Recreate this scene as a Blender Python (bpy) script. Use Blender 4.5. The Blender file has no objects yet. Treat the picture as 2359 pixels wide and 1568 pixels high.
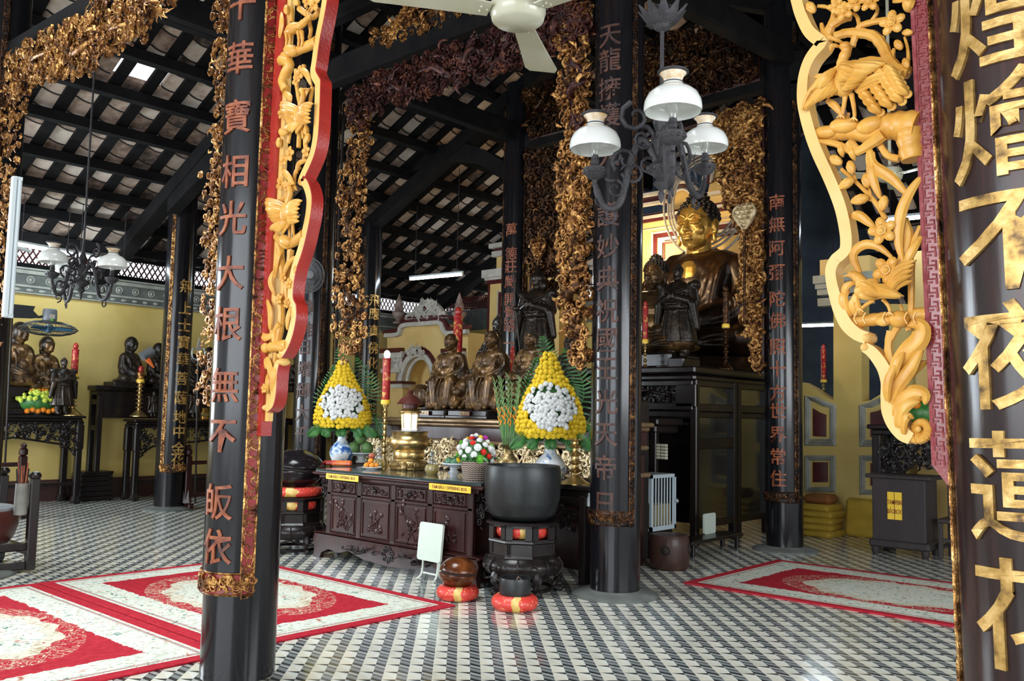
import bpy, bmesh, math, random
import numpy as np
from mathutils import Vector, Matrix, Euler
from mathutils.geometry import tessellate_polygon
random.seed(7)
scene = bpy.context.scene
COL = scene.collection
# ------------------------------------------------------------------ camera
F_PX, CXP, CYP, CAM_H = 2047.0, 1179.5, 784.0, 1.6
_yaw, _pit, _rol = (math.radians(a) for a in (41.944, 4.822, 1.144))
_fw = Vector((math.cos(_yaw)*math.cos(_pit), math.sin(_yaw)*math.cos(_pit), math.sin(_pit)))
_rt0 = Vector((math.sin(_yaw), -math.cos(_yaw), 0)); _up0 = _rt0.cross(_fw)
_rt = math.cos(_rol)*_rt0 + math.sin(_rol)*_up0
_up = -math.sin(_rol)*_rt0 + math.cos(_rol)*_up0
cam_d = bpy.data.cameras.new('camera'); cam = bpy.data.objects.new('camera', cam_d); COL.objects.link(cam)
cam_d.sensor_width = 36; cam_d.lens = F_PX/2359*36; cam_d.clip_end = 200; cam_d.clip_start = .05
_m = Matrix((_rt, _up, -_fw)).transposed().to_4x4(); _m.translation = (0, 0, CAM_H)
cam.matrix_world = _m
scene.camera = cam
CAM = Vector((0, 0, CAM_H))
def ray(x, y): return _fw + _rt*((x-CXP)/F_PX) + _up*((CYP-y)/F_PX)
def PU(x, y, u): d = ray(x, y); return CAM + d*(u/d.x)
def PV(x, y, v): d = ray(x, y); return CAM + d*(v/d.y)
def PZ(x, y, z=0.0): d = ray(x, y); return CAM + d*((z-CAM_H)/d.z)
# ------------------------------------------------------------------ world, lights, exposure
scene.view_settings.view_transform = 'Standard'; scene.view_settings.look = 'None'
scene.view_settings.exposure = 0.3; scene.view_settings.gamma = 1.0
scene.view_settings.use_curve_mapping = False
w = bpy.data.worlds.new('World'); scene.world = w; w.use_nodes = True
bg = w.node_tree.nodes['Background']; bg.inputs[0].default_value = (.92, .96, 1.0, 1); bg.inputs[1].default_value = 0.95
def area(name, loc, target, sx, sy, power, col):
    d = bpy.data.lights.new(name, 'AREA'); d.shape = 'RECTANGLE'; d.size = sx; d.size_y = sy; d.energy = power; d.color = col
    o = bpy.data.objects.new(name, d); COL.objects.link(o); o.location = loc
    o.rotation_euler = (Vector(target)-Vector(loc)).to_track_quat('-Z', 'Y').to_euler(); return o
def lamp(name, kind, loc, power, col, size=.1, target=None, angle=60):
    d = bpy.data.lights.new(name, kind); d.energy = power; d.color = col; d.shadow_soft_size = size
    o = bpy.data.objects.new(name, d); COL.objects.link(o); o.location = loc
    if kind == 'SPOT':
        d.spot_size = math.radians(angle); d.spot_blend = .6
        o.rotation_euler = (Vector(target)-Vector(loc)).to_track_quat('-Z', 'Y').to_euler()
    return o
# daylight through the open courtyard front (behind the camera) and the open sides
area('daylight_front', (-9.0, 2.5, 3.4), (6, 5, 1.6), 12.0, 4.2, 1050, (.88, .94, 1.0))
area('daylight_left', (.2, 14.5, 2.6), (5.5, 8.0, .8), 3.5, 2.6, 520, (.82, .91, 1.0))
area('overhead_fill', (3.2, 5.2, 7.3), (4.2, 5.4, 0), 5.0, 3.4, 270, (.92, .97, 1.0)).data.spread = math.radians(95)  # added overhead fill light; the roof above it has no opening
area('daylight_right', (4.5, -3.2, 3.0), (6.0, 4.0, .6), 6.0, 2.6, 480, (.90, .95, 1.0))
# warm lamps over the main altar
lamp('altar_lamp', 'SPOT', (8.6, 7.6, 5.0), 420, (1.0, .74, .42), .12, (12.4, 7.0, 4.0), 55)
lamp('altar_lamp_low', 'POINT', (12.9, 8.5, 4.6), 60, (1.0, .72, .38), .15)
# ------------------------------------------------------------------ shader expressions
class X:
    """a socket with arithmetic"""
    def __init__(s, t, k): s.t = t; s.k = k
    def _o(s, op, b=None, c=None, clamp=False):
        n = s.t.nodes.new('ShaderNodeMath'); n.operation = op; n.use_clamp = clamp
        for i, v in enumerate((s, b, c)):
            if v is None: continue
            if isinstance(v, X): s.t.links.new(v.k, n.inputs[i])
            else: n.inputs[i].default_value = v
        return X(s.t, n.outputs[0])
    def __add__(s, b): return s._o('ADD', b)
    __radd__ = __add__
    def __sub__(s, b): return s._o('SUBTRACT', b)
    def __rsub__(s, b): return (s*-1.0) + b
    def __mul__(s, b): return s._o('MULTIPLY', b)
    __rmul__ = __mul__
    def __truediv__(s, b): return s._o('DIVIDE', b)
    def lt(s, b): return s._o('LESS_THAN', b)
    def gt(s, b): return s._o('GREATER_THAN', b)
    def frac(s): return s._o('FRACT')
    def floor(s): return s._o('FLOOR')
    def abs(s): return s._o('ABSOLUTE')
    def sin(s): return s._o('SINE')
    def sqrt(s): return s._o('SQRT')
    def mod(s, b): return s._o('FLOORED_MODULO', b)
    def max(s, b): return s._o('MAXIMUM', b)
    def min(s, b): return s._o('MINIMUM', b)
    def pow(s, b): return s._o('POWER', b)
    def clamp(s): return s._o('ADD', 0.0, None, True)
    def atan2(s, b): return s._o('ARCTAN2', b)
class Mat:
    def __init__(s, name, color=(.5, .5, .5), rough=.5, metal=0.0, spec=.5, coat=0.0, trans=0.0, emit=None, estr=0.0, alpha=1.0):
        s.m = bpy.data.materials.new(name); s.m.use_nodes = True; s.t = s.m.node_tree
        s.b = s.t.nodes['Principled BSDF']; b = s.b.inputs
        b['Base Color'].default_value = (*color, 1); b['Roughness'].default_value = rough; b['Metallic'].default_value = metal
        b['Specular IOR Level'].default_value = spec; b['Coat Weight'].default_value = coat; b['Coat Roughness'].default_value = .12
        b['Transmission Weight'].default_value = trans; b['Alpha'].default_value = alpha
        if emit: b['Emission Color'].default_value = (*emit, 1); b['Emission Strength'].default_value = estr
        s.m.diffuse_color = (*color, 1)
    def coords(s, kind='Object'):
        tc = s.t.nodes.new('ShaderNodeTexCoord'); s.vec = tc.outputs[kind]
        sp = s.t.nodes.new('ShaderNodeSeparateXYZ'); s.t.links.new(s.vec, sp.inputs[0])
        return X(s.t, sp.outputs[0]), X(s.t, sp.outputs[1]), X(s.t, sp.outputs[2])
    def comb(s, x, y, z):
        n = s.t.nodes.new('ShaderNodeCombineXYZ')
        for i, v in enumerate((x, y, z)):
            if isinstance(v, X): s.t.links.new(v.k, n.inputs[i])
            else: n.inputs[i].default_value = v
        return n.outputs[0]
    def noise(s, scale=5, detail=3, vec=None, rough=.55, dist=0.0):
        n = s.t.nodes.new('ShaderNodeTexNoise'); n.inputs['Scale'].default_value = scale; n.inputs['Detail'].default_value = detail
        n.inputs['Roughness'].default_value = rough; n.inputs['Distortion'].default_value = dist
        s.t.links.new(vec if vec is not None else s.vec, n.inputs['Vector']); return X(s.t, n.outputs[0])
    def voro(s, scale=5, vec=None, feat='F1', out='Distance'):
        n = s.t.nodes.new('ShaderNodeTexVoronoi'); n.feature = feat; n.inputs['Scale'].default_value = scale
        s.t.links.new(vec if vec is not None else s.vec, n.inputs['Vector']); return X(s.t, n.outputs[out])
    def wave(s, scale=5, dist=2, detail=2, dirn='X', vec=None):
        n = s.t.nodes.new('ShaderNodeTexWave'); n.bands_direction = dirn; n.inputs['Scale'].default_value = scale
        n.inputs['Distortion'].default_value = dist; n.inputs['Detail'].default_value = detail
        s.t.links.new(vec if vec is not None else s.vec, n.inputs['Vector']); return X(s.t, n.outputs['Fac'])
    def ramp(s, fac, stops, interp='LINEAR'):
        n = s.t.nodes.new('ShaderNodeValToRGB'); n.color_ramp.interpolation = interp; e = n.color_ramp.elements
        while len(e) < len(stops): e.new(.5)
        for k, (p, c) in zip(e, stops): k.position = p; k.color = (*c, 1)
        s.t.links.new(fac.k, n.inputs[0]); return n.outputs[0]
    def mix(s, fac, a, b):
        n = s.t.nodes.new('ShaderNodeMix'); n.data_type = 'RGBA'
        s.t.links.new(fac.k, n.inputs['Factor']) if isinstance(fac, X) else setattr(n.inputs['Factor'], 'default_value', fac)
        for v, k in ((a, 6), (b, 7)):
            if isinstance(v, tuple): n.inputs[k].default_value = (*v, 1)
            else: s.t.links.new(v, n.inputs[k])
        return n.outputs[2]
    def color(s, sock): s.t.links.new(sock, s.b.inputs['Base Color']); return s
    def set(s, name, x): s.t.links.new(x.k, s.b.inputs[name]); return s
    def bump(s, h, strength=.3, dist=.01):
        n = s.t.nodes.new('ShaderNodeBump'); n.inputs['Strength'].default_value = strength; n.inputs['Distance'].default_value = dist
        s.t.links.new(h.k, n.inputs['Height']); s.t.links.new(n.outputs[0], s.b.inputs['Normal']); return s
def mottled(name, stops, rough, scale, metal=0.0, coat=0.0, spec=.5, bump=0.0, bscale=None, detail=4, bd=.01):
    m = Mat(name, stops[len(stops)//2][1], rough, metal, spec, coat); m.coords()
    m.color(m.ramp(m.noise(scale, detail), stops))
    if bump: m.bump(m.noise(bscale or scale*3, 3), bump, bd)
    return m
# ------------------------------------------------------------------ mesh helpers
def frame_from(o, ex, ey):
    ex = Vector(ex).normalized(); ey = Vector(ey).normalized(); ez = ex.cross(ey)
    m = Matrix((ex, ey, ez)).transposed().to_4x4(); m.translation = o; return m
def smooth_path(pts, n=6, closed=False):
    """Catmull-Rom"""
    P = [Vector(p) for p in pts]; out = []; N = len(P)
    if N < 3: return P
    rng = range(N if closed else N-1)
    for i in rng:
        if closed: a, b, c, d = P[(i-1) % N], P[i], P[(i+1) % N], P[(i+2) % N]
        else: a, b, c, d = P[max(i-1, 0)], P[i], P[i+1], P[min(i+2, N-1)]
        for k in range(n):
            t = k/n
            out.append(.5*((2*b)+(c-a)*t+(2*a-5*b+4*c-d)*t*t+(3*b-a-3*c+d)*t**3))
    if not closed: out.append(P[-1])
    return out
class B:
    def __init__(s): s.v = []; s.f = []
    def add(s, vs, fs, M=None):
        k = len(s.v)
        s.v += [tuple(M @ Vector(p)) for p in vs] if M is not None else [tuple(p) for p in vs]
        s.f += [tuple(i+k for i in f) for f in fs]; return s
    def box(s, c, d, M=None, rz=0.0):
        x, y, z = (a/2 for a in d)
        vs = [(sx*x, sy*y, sz*z) for sz in (-1, 1) for sy in (-1, 1) for sx in (-1, 1)]
        R = Matrix.Rotation(rz, 4, 'Z') if rz else None
        vs = [Vector(c)+(R @ Vector(p) if R else Vector(p)) for p in vs]
        return s.add(vs, [(0, 2, 3, 1), (4, 5, 7, 6), (0, 1, 5, 4), (2, 6, 7, 3), (0, 4, 6, 2), (1, 3, 7, 5)], M)
    def bb(s, lo, hi, M=None):
        return s.box([(a+b)/2 for a, b in zip(lo, hi)], [abs(b-a) for a, b in zip(lo, hi)], M)
    def cbox(s, c, d, b=.01, M=None):
        """box with chamfered edges"""
        h = [a/2 for a in d]; vs = []; idx = {}
        for sx in (-1, 1):
            for sy in (-1, 1):
                for sz in (-1, 1):
                    for ax in range(3):
                        p = [sx*h[0], sy*h[1], sz*h[2]]
                        for k in range(3):
                            if k != ax: p[k] -= math.copysign(b, p[k])
                        idx[(sx, sy, sz, ax)] = len(vs); vs.append((c[0]+p[0], c[1]+p[1], c[2]+p[2]))
        fs = []
        for ax in range(3):
            o = [k for k in range(3) if k != ax]
            for sg in (-1, 1):
                loop = []
                for a, bb in ((-1, -1), (1, -1), (1, 1), (-1, 1)):
                    t = [0, 0, 0]; t[ax] = sg; t[o[0]] = a; t[o[1]] = bb; loop.append(idx[(*t, ax)])
                flip = (sg > 0) == (ax == 1)
                fs.append(tuple(reversed(loop)) if flip else tuple(loop))
        for ax in range(3):
            o = [k for k in range(3) if k != ax]
            for a in (-1, 1):
                for bb in (-1, 1):
                    q = []
                    for sg, fa in ((-1, o[0]), (1, o[0]), (1, o[1]), (-1, o[1])):
                        t = [0, 0, 0]; t[ax] = sg; t[o[0]] = a; t[o[1]] = bb; q.append(idx[(*t, fa)])
                    fs.append(tuple(q))
        for sx in (-1, 1):
            for sy in (-1, 1):
                for sz in (-1, 1): fs.append(tuple(idx[(sx, sy, sz, k)] for k in range(3)))
        return s.add(vs, fs, M)
    def cyl(s, p0, p1, r0, r1=None, n=16, caps=True, M=None): return s.tube([p0, p1], [r0, r0 if r1 is None else r1], n, caps, M=M)
    def tube(s, pts, rad, n=8, caps=True, closed=False, M=None, flat=1.0, nrm=None):
        """swept tube; flat<1 squashes it along nrm"""
        P = [Vector(p) for p in pts]; N = len(P)
        if not hasattr(rad, '__len__'): rad = [rad]*N
        T = []
        for i in range(N):
            a = P[(i-1) % N] if closed else P[max(i-1, 0)]; b = P[(i+1) % N] if closed else P[min(i+1, N-1)]
            t = (b-a); T.append(t.normalized() if t.length > 1e-9 else Vector((0, 0, 1)))
        if nrm is not None: u = Vector(nrm)
        else:
            u = Vector((0, 0, 1)) if abs(T[0].z) < .9 else Vector((1, 0, 0))
        vs = []
        for i in range(N):
            u = (u - T[i]*u.dot(T[i]))
            u = u.normalized() if u.length > 1e-6 else T[i].orthogonal().normalized()
            w_ = T[i].cross(u)
            for k in range(n):
                a = 2*math.pi*k/n; vs.append(P[i]+rad[i]*(math.cos(a)*u*flat+math.sin(a)*w_))
        fs = []
        for i in range(N if closed else N-1):
            j = (i+1) % N
            for k in range(n):
                l = (k+1) % n; fs.append((i*n+k, i*n+l, j*n+l, j*n+k))
        if caps and not closed:
            fs.append(tuple(reversed(range(n)))); fs.append(tuple(range((N-1)*n, N*n)))
        return s.add(vs, fs, M)
    def lathe(s, prof, n=24, c=(0, 0, 0), M=None, caps=True, arc=None, sx=1.0, sy=1.0):
        vs = []; fs = []; a0, a1 = arc if arc else (0, 2*math.pi); full = arc is None
        m = n if full else n+1
        for r, z in prof:
            for k in range(m):
                a = a0+(a1-a0)*k/n; vs.append((c[0]+r*math.cos(a)*sx, c[1]+r*math.sin(a)*sy, c[2]+z))
        for i in range(len(prof)-1):
            for k in range(n):
                l = (k+1) % m if full else k+1
                fs.append((i*m+k, i*m+l, (i+1)*m+l, (i+1)*m+k))
        if caps and full:
            if prof[0][0] > 1e-6: fs.append(tuple(reversed(range(m))))
            if prof[-1][0] > 1e-6: fs.append(tuple(range((len(prof)-1)*m, len(prof)*m)))
        return s.add(vs, fs, M)
    def ell(s, c, r, nu=14, nv=9, M=None, R=None):
        r = (r, r, r) if not hasattr(r, '__len__') else r
        vs = []; fs = []
        for j in range(nv+1):
            t = math.pi*j/nv
            for k in range(nu):
                a = 2*math.pi*k/nu; p = Vector((r[0]*math.sin(t)*math.cos(a), r[1]*math.sin(t)*math.sin(a), -r[2]*math.cos(t)))
                if R is not None: p = R @ p
                vs.append(Vector(c)+p)
        for j in range(nv):
            for k in range(nu):
                l = (k+1) % nu; fs.append((j*nu+k, j*nu+l, (j+1)*nu+l, (j+1)*nu+k))
        return s.add(vs, fs, M)
    def cap(s, p0, p1, r0, r1=None, n=12, M=None):
        """rounded tapered limb"""
        p0 = Vector(p0); p1 = Vector(p1); r1 = r0 if r1 is None else r1; d = (p1-p0); L = d.length; d = d.normalized()
        pts = [p0-d*r0*.98, p0-d*r0*.7, p0, p0.lerp(p1, .5), p1, p1+d*r1*.7, p1+d*r1*.98]
        return s.tube(pts, [r0*.15, r0*.7, r0, (r0+r1)/2, r1, r1*.7, r1*.15], n, M=M)
    def prism(s, pts, d0, d1, M=None):
        """2D outline in the frame's xy, extruded along its z"""
        n = len(pts); A = sum(pts[i][0]*pts[(i+1) % n][1]-pts[(i+1) % n][0]*pts[i][1] for i in range(n))
        if A < 0: pts = list(reversed(pts))
        lo, hi = min(d0, d1), max(d0, d1)
        tri = tessellate_polygon([[Vector((p[0], p[1], 0)) for p in pts]])
        vs = [(p[0], p[1], lo) for p in pts]+[(p[0], p[1], hi) for p in pts]; fs = []
        for t in tri:
            a, b, c = t
            ar = (pts[b][0]-pts[a][0])*(pts[c][1]-pts[a][1])-(pts[c][0]-pts[a][0])*(pts[b][1]-pts[a][1])
            if ar < 0: a, b, c = a, c, b
            fs.append((c, b, a)); fs.append((a+n, b+n, c+n))
        for i in range(n): j = (i+1) % n; fs.append((i, j, j+n, i+n))
        return s.add(vs, fs, M)
    def leaf(s, pts, wid, th=.008, M=None, nrm=(0, 0, 1), curl=.25):
        """a leaf blade along pts (3D), half widths wid, raised midrib; nrm faces out"""
        P = [Vector(p) for p in pts]; N = len(P); vs = []; nr = Vector(nrm).normalized()
        for i in range(N):
            t = (P[min(i+1, N-1)]-P[max(i-1, 0)]).normalized(); sd = nr.cross(t).normalized(); wv = wid[i] if hasattr(wid, '__len__') else wid
            for q, h in ((-1, -curl*wv), (-.5, curl*.5*wv), (0, -curl*.1*wv), (.5, curl*.5*wv), (1, -curl*wv)):
                vs.append(P[i]+sd*q*wv+nr*(h+th))
            for q in (1, 0, -1): vs.append(P[i]+sd*q*wv*.98-nr*th*.6)
        fs = []
        for i in range(N-1):
            for k in range(8):
                l = (k+1) % 8; fs.append((i*8+k, (i+1)*8+k, (i+1)*8+l, i*8+l))
        fs.append(tuple(range(8))); fs.append(tuple(reversed(range((N-1)*8, N*8))))
        return s.add(vs, fs, M)
    def mesh(s, name, ang=40):
        me = bpy.data.meshes.new(name); me.from_pydata(s.v, [], s.f); me.update()
        if ang:
            me.polygons.foreach_set('use_smooth', [True]*len(me.polygons)); me.set_sharp_from_angle(angle=math.radians(ang))
        return me
    def build(s, name, mat, parent=None, ang=40, world=False, **props):
        if world and parent is not None:
            inv = parent.matrix_basis.inverted(); s.v = [tuple(inv @ Vector(p)) for p in s.v]
        return link(name, s.mesh(name, ang), mat, parent, **props)
def link(name, me, mat, parent=None, **props):
    o = bpy.data.objects.new(name, me); COL.objects.link(o)
    if mat is not None:
        me.materials.clear(); me.materials.append(mat.m if isinstance(mat, Mat) else mat)
    if parent is not None: o.parent = parent
    for k, v in props.items(): o[k] = v
    return o
def thing(name, label, cat, loc=(0, 0, 0), rz=0.0, group=None, scale=None):
    o = bpy.data.objects.new(name, None); o.empty_display_size = .05; COL.objects.link(o); o.location = loc; o.rotation_euler = (0, 0, rz)
    if scale: o.scale = scale if hasattr(scale, '__len__') else (scale,)*3
    o.matrix_basis = Matrix.LocRotScale(Vector(loc), Euler((0, 0, rz)), Vector(o.scale))
    return tag(o, label, cat, group)
def tag(o, label, cat, group=None):
    o['label'] = label; o['category'] = cat
    if group: o['group'] = group
    return o
def struct(o): o['kind'] = 'structure'; return o
def dup(root, loc, rz=0.0, label=None, group=None, scale=None):
    r = root.copy(); COL.objects.link(r); r.location = loc; r.rotation_euler = (0, 0, rz)
    if scale: r.scale = scale if hasattr(scale, '__len__') else (scale,)*3
    if label: r['label'] = label
    if group: r['group'] = group
    for ch in list(root.children):
        c = ch.copy(); COL.objects.link(c); c.parent = r
        for g in ch.children:
            d = g.copy(); COL.objects.link(d); d.parent = c
    return r
_glyphs = {}
def glyph(ch, size=1.0, bold=.02, depth=.02):
    """one character as a triangulated mesh centred on the origin in the xy plane"""
    key = (ch, bold, depth)
    if key not in _glyphs:
        cu = bpy.data.curves.new('glyph', 'FONT'); cu.body = ch; cu.size = 1; cu.align_x = 'CENTER'; cu.offset = bold; cu.extrude = depth
        cu.resolution_u = 3
        o = bpy.data.objects.new('glyph', cu); COL.objects.link(o); bpy.context.view_layer.update()
        me = bpy.data.meshes.new_from_object(o.evaluated_get(bpy.context.evaluated_depsgraph_get()))
        vs = [v.co.copy() for v in me.vertices]; fs = [tuple(p.vertices) for p in me.polygons]
        bpy.data.objects.remove(o); bpy.data.curves.remove(cu); bpy.data.meshes.remove(me)
        if vs:
            x0, x1 = min(v.x for v in vs), max(v.x for v in vs); y0, y1 = min(v.y for v in vs), max(v.y for v in vs)
            c = Vector(((x0+x1)/2, (y0+y1)/2, 0)); vs = [v-c for v in vs]
        if ch == '不':                                      # its short right-hand dot
            q = B().prism([(-.02, .12), (.05, .20), (.44, -.07), (.38, -.16)], -depth*.98, depth*.98); k = len(vs); vs += [Vector(p) for p in q.v]; fs += [tuple(i+k for i in f) for f in q.f]
        _glyphs[key] = (vs, fs)
    vs, fs = _glyphs[key]; return [v*size for v in vs], fs
def text_line(b, txt, size, M, bold=.01, depth=.01, sx=1.0):
    cu = bpy.data.curves.new('line', 'FONT'); cu.body = txt; cu.size = size; cu.align_x = 'CENTER'; cu.align_y = 'CENTER'; cu.offset = bold*size; cu.extrude = depth; cu.resolution_u = 2
    o = bpy.data.objects.new('line', cu); COL.objects.link(o); bpy.context.view_layer.update()
    me = bpy.data.meshes.new_from_object(o.evaluated_get(bpy.context.evaluated_depsgraph_get()))
    b.add([(v.co.x*sx, v.co.y, v.co.z) for v in me.vertices], [tuple(p.vertices) for p in me.polygons], M)
    bpy.data.objects.remove(o); bpy.data.curves.remove(cu); bpy.data.meshes.remove(me)
def fuse(b, name, voxel, smooth=6, fac=.5):
    """melt overlapping shapes into one continuous surface"""
    me = b.mesh(name, 0); o = bpy.data.objects.new(name, me); COL.objects.link(o)
    m = o.modifiers.new('r', 'REMESH'); m.mode = 'VOXEL'; m.voxel_size = voxel; m.use_smooth_shade = True
    if smooth: q = o.modifiers.new('s', 'SMOOTH'); q.iterations = smooth; q.factor = fac
    bpy.context.view_layer.update()
    r = bpy.data.meshes.new_from_object(o.evaluated_get(bpy.context.evaluated_depsgraph_get())); r.name = name
    bpy.data.objects.remove(o); bpy.data.meshes.remove(me)
    r.polygons.foreach_set('use_smooth', [True]*len(r.polygons)); return r
# ------------------------------------------------------------------ materials
def floor_mat():
    m = Mat('cement_tiles', (.5, .5, .45), .22, 0, .5); x, y, z = m.coords()
    q = (x-y)*(1/math.sqrt(2)/.150); p = (x+y)*(1/math.sqrt(2)/.163)
    a = q.frac(); r = p.frac()
    cream_col = a.lt(.56)
    aq = a*(1/.56)
    # slim dark wedge between two cream tiles, pointed at its left end
    edge = (aq*.26)*cream_col
    wedge = r.gt(1.0-edge.max(.02))*cream_col
    diag = (aq+r).gt(1.0)
    n1 = m.noise(3.0, 3); n2 = m.noise(40, 2)
    cellid = m.comb(q.floor(), p.floor(), 0.0)
    wn = m.t.nodes.new('ShaderNodeTexWhiteNoise'); wn.noise_dimensions = '3D'; m.t.links.new(cellid, wn.inputs['Vector']); rnd = X(m.t, wn.outputs['Value'])
    cream_a = m.ramp((n1*.6+n2*.2+rnd*.25), [(.25, (.55, .55, .46)), (.55, (.74, .72, .60)), (.8, (.80, .75, .64))])
    cream_b = m.ramp((n1*.6+n2*.2+rnd*.25), [(.25, (.62, .64, .57)), (.8, (.86, .87, .79))])
    cream = m.mix(diag, cream_a, cream_b)
    g = (a-.56)*(1/.44)
    s = (p + g*.34).frac()
    grey = m.ramp(s, [(0, (.030, .036, .040)), (.26, (.24, .265, .265)), (.60, (.045, .055, .06)), (.74, (.40, .42, .40))], 'CONSTANT')
    c = m.mix(cream_col, grey, m.mix(wedge, cream, (.035, .042, .042)))
    m.color(c); m.set('Roughness', n1*.12+.07); m.bump(m.noise(2.2, 2), .06, .02)
    return m
def rug_mat(name, hx, hy, ft=.10):
    m = Mat(name, (.5, .05, .06), .95, 0, .1); x, y, z = m.coords()
    n = m.noise(7, 3); n2 = m.noise(22, 3); w1 = (n-.5)*.16; w2 = (n2-.5)*.06
    dx = (x.abs()*-1.0)+hx; dy = (y.abs()*-1.0)+hy
    e = dx.min(dy)                                   # metres from the edge
    ew = e+w2
    ax = x.abs()*(1/hx); ay = y.abs()*(1/hy)
    red = m.ramp(n2, [(.3, (.36, .014, .028)), (.7, (.50, .030, .045))])
    ivory = m.ramp(m.noise(30, 3), [(.3, (.42, .43, .33)), (.5, (.66, .70, .60)), (.7, (.74, .78, .72))])
    flo = m.noise(16, 3, dist=1.2)
    flow = m.ramp(flo, [(.0, (.12, .22, .17)), (.36, (.16, .28, .22)), (.42, (.68, .72, .62)), (.60, (.68, .70, .60)), (.66, (.52, .30, .22)), (.74, (.40, .10, .08))])
    ivory = m.mix(m.noise(5.5, 2).gt(.5), ivory, flow)
    border = (e.gt(.055))*((ew+w1*.5).lt(.40))
    cord = (e.gt(.125)*e.lt(.155))*(((x+y)*30.0).frac().gt(.35))
    # scalloped corners: ivory reaching in where |x|+|y| is large
    sc = ((ax*ax*ax+ay*ay*ay)+w1*3.5+((ax-ay)*9.0).sin()*.10).gt(.92)
    # centre medallion
    rr = (x*x*(1/(hx*.52)**2)+y*y*(1/(hy*.50)**2)).sqrt()
    th = y.atan2(x)
    lob = (th*10.0).sin()*.045
    med = (rr+lob+w1*.8).lt(1.0); medring = (rr+lob+w1*.8).gt(.82)*med; heart = (rr+w1).lt(.45)
    medc = m.mix(medring, m.mix(heart, ivory, flow), m.ramp(m.noise(14, 2, dist=1.5), [(.36, (.44, .36, .22)), (.5, (.68, .66, .54)), (.66, (.66, .62, .48)), (.70, (.42, .05, .05))]))
    scroll = (m.noise(9, 2, dist=2.2)-.5).abs().lt(.022)
    c = m.mix(scroll*(ax*ax+ay*ay).lt(.42), red, (.60, .52, .38))
    c = m.mix(med, c, medc)
    c = m.mix(sc, c, ivory)
    c = m.mix(border, c, ivory)
    c = m.mix(cord, c, (.30, .13, .12))
    c = m.mix(e.lt(ft*1.0), c, red)
    m.color(c); m.bump(m.noise(350, 1), .3, .004)
    return m
def tile_mat(swap=False):
    m = Mat('clay_tile_underside', (.4, .33, .28), .9); x, y, z = m.coords()
    if swap: x, y = y, x
    n = m.noise(2.2, 4); n2 = m.noise(9, 3)
    wn = m.t.nodes.new('ShaderNodeTexWhiteNoise'); wn.noise_dimensions = '3D'
    ry = y*(1/.30)+(((x*(1/.44)).frac()-.5)*((x*(1/.44)).frac()-.5))*.8
    m.t.links.new(m.comb((x*(1/.44)).floor(), ry.floor(), 0.0), wn.inputs['Vector']); rnd = X(m.t, wn.outputs['Value'])
    c = m.ramp(n*.35+n2*.35+rnd*.38, [(.30, (.04, .03, .025)), (.43, (.24, .16, .12)), (.57, (.48, .37, .30)), (.75, (.62, .55, .47))])
    line = ry.frac().gt(.90)
    m.color(m.mix(line, c, (.02, .016, .014)))
    return m
def lacquer(name, stops, rough=.16, scale=3.0, stretch=True):
    m = Mat(name, stops[0][1], rough, 0, .32, .10); x, y, z = m.coords()
    v = m.comb(x*2.0, y*2.0, z*.25) if stretch else m.vec
    n = m.noise(scale, 4, v); n2 = m.noise(18, 3, v)
    m.color(m.ramp(n*.7+n2*.3, stops)); m.set('Roughness', n2*.16+rough-.06); m.bump(n2, .05, .01); return m
M_floor = floor_mat(); M_tile = tile_mat(); M_tile2 = tile_mat(True)
M_black = lacquer('black_lacquer', [(.3, (.004, .0045, .006)), (.55, (.008, .008, .010)), (.75, (.020, .010, .008))])
M_blackbase = lacquer('black_lacquer_base', [(.3, (.008, .010, .010)), (.7, (.016, .018, .018))], .3)
M_brown = lacquer('brown_black_lacquer', [(.3, (.010, .007, .008)), (.5, (.028, .012, .010)), (.72, (.085, .018, .010))], .2, 2.2)
M_timber = mottled('sooty_timber', [(.3, (.004, .004, .0045)), (.7, (.010, .009, .009))], .85, 3, spec=.12, bump=.3, bscale=14)
M_glyph = mottled('copper_red_lettering', [(.3, (.06, .016, .010)), (.5, (.27, .065, .022)), (.7, (.40, .13, .05))], .5, 14, bump=.2)
M_glyph_dull = mottled('worn_copper_lettering', [(.3, (.012, .008, .008)), (.58, (.085, .030, .018)), (.8, (.20, .075, .04))], .5, 14, bump=.2)
M_glyph_gold = mottled('gold_leaf_lettering', [(.33, (.10, .055, .02)), (.47, (.46, .27, .07)), (.68, (.74, .50, .19))], .4, 14, metal=.5, bump=.2)
def gilt(name, stops, rough=.34, metal=.75, scale=22, bump=.7):
    m = Mat(name, stops[1][1], rough, metal); m.coords(); n = m.noise(scale, 4)
    m.color(m.ramp(n*.6+m.noise(scale*.22, 3)*.4, stops)); m.bump(m.noise(scale*2.4, 3), bump, .012); return m
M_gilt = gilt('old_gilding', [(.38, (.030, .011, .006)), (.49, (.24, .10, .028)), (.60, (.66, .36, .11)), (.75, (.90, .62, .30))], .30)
M_giltdark = gilt('dark_gilding', [(.42, (.012, .006, .004)), (.55, (.085, .034, .012)), (.70, (.42, .21, .065))], .34)  # gilding with a larger share of dark tone
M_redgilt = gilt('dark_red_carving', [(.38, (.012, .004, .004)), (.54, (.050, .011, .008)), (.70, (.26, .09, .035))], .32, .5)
M_palegilt = gilt('pale_gilding', [(.30, (.20, .13, .06)), (.46, (.62, .47, .26)), (.60, (.86, .72, .46)), (.75, (.95, .85, .64))], .36, .6)
M_carveback = Mat('carving_ground', (.014, .008, .006), .7)
M_silvergilt = gilt('worn_silver_gilding', [(.32, (.03, .025, .02)), (.48, (.20, .16, .11)), (.66, (.55, .45, .30))], .34, .7)
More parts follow.
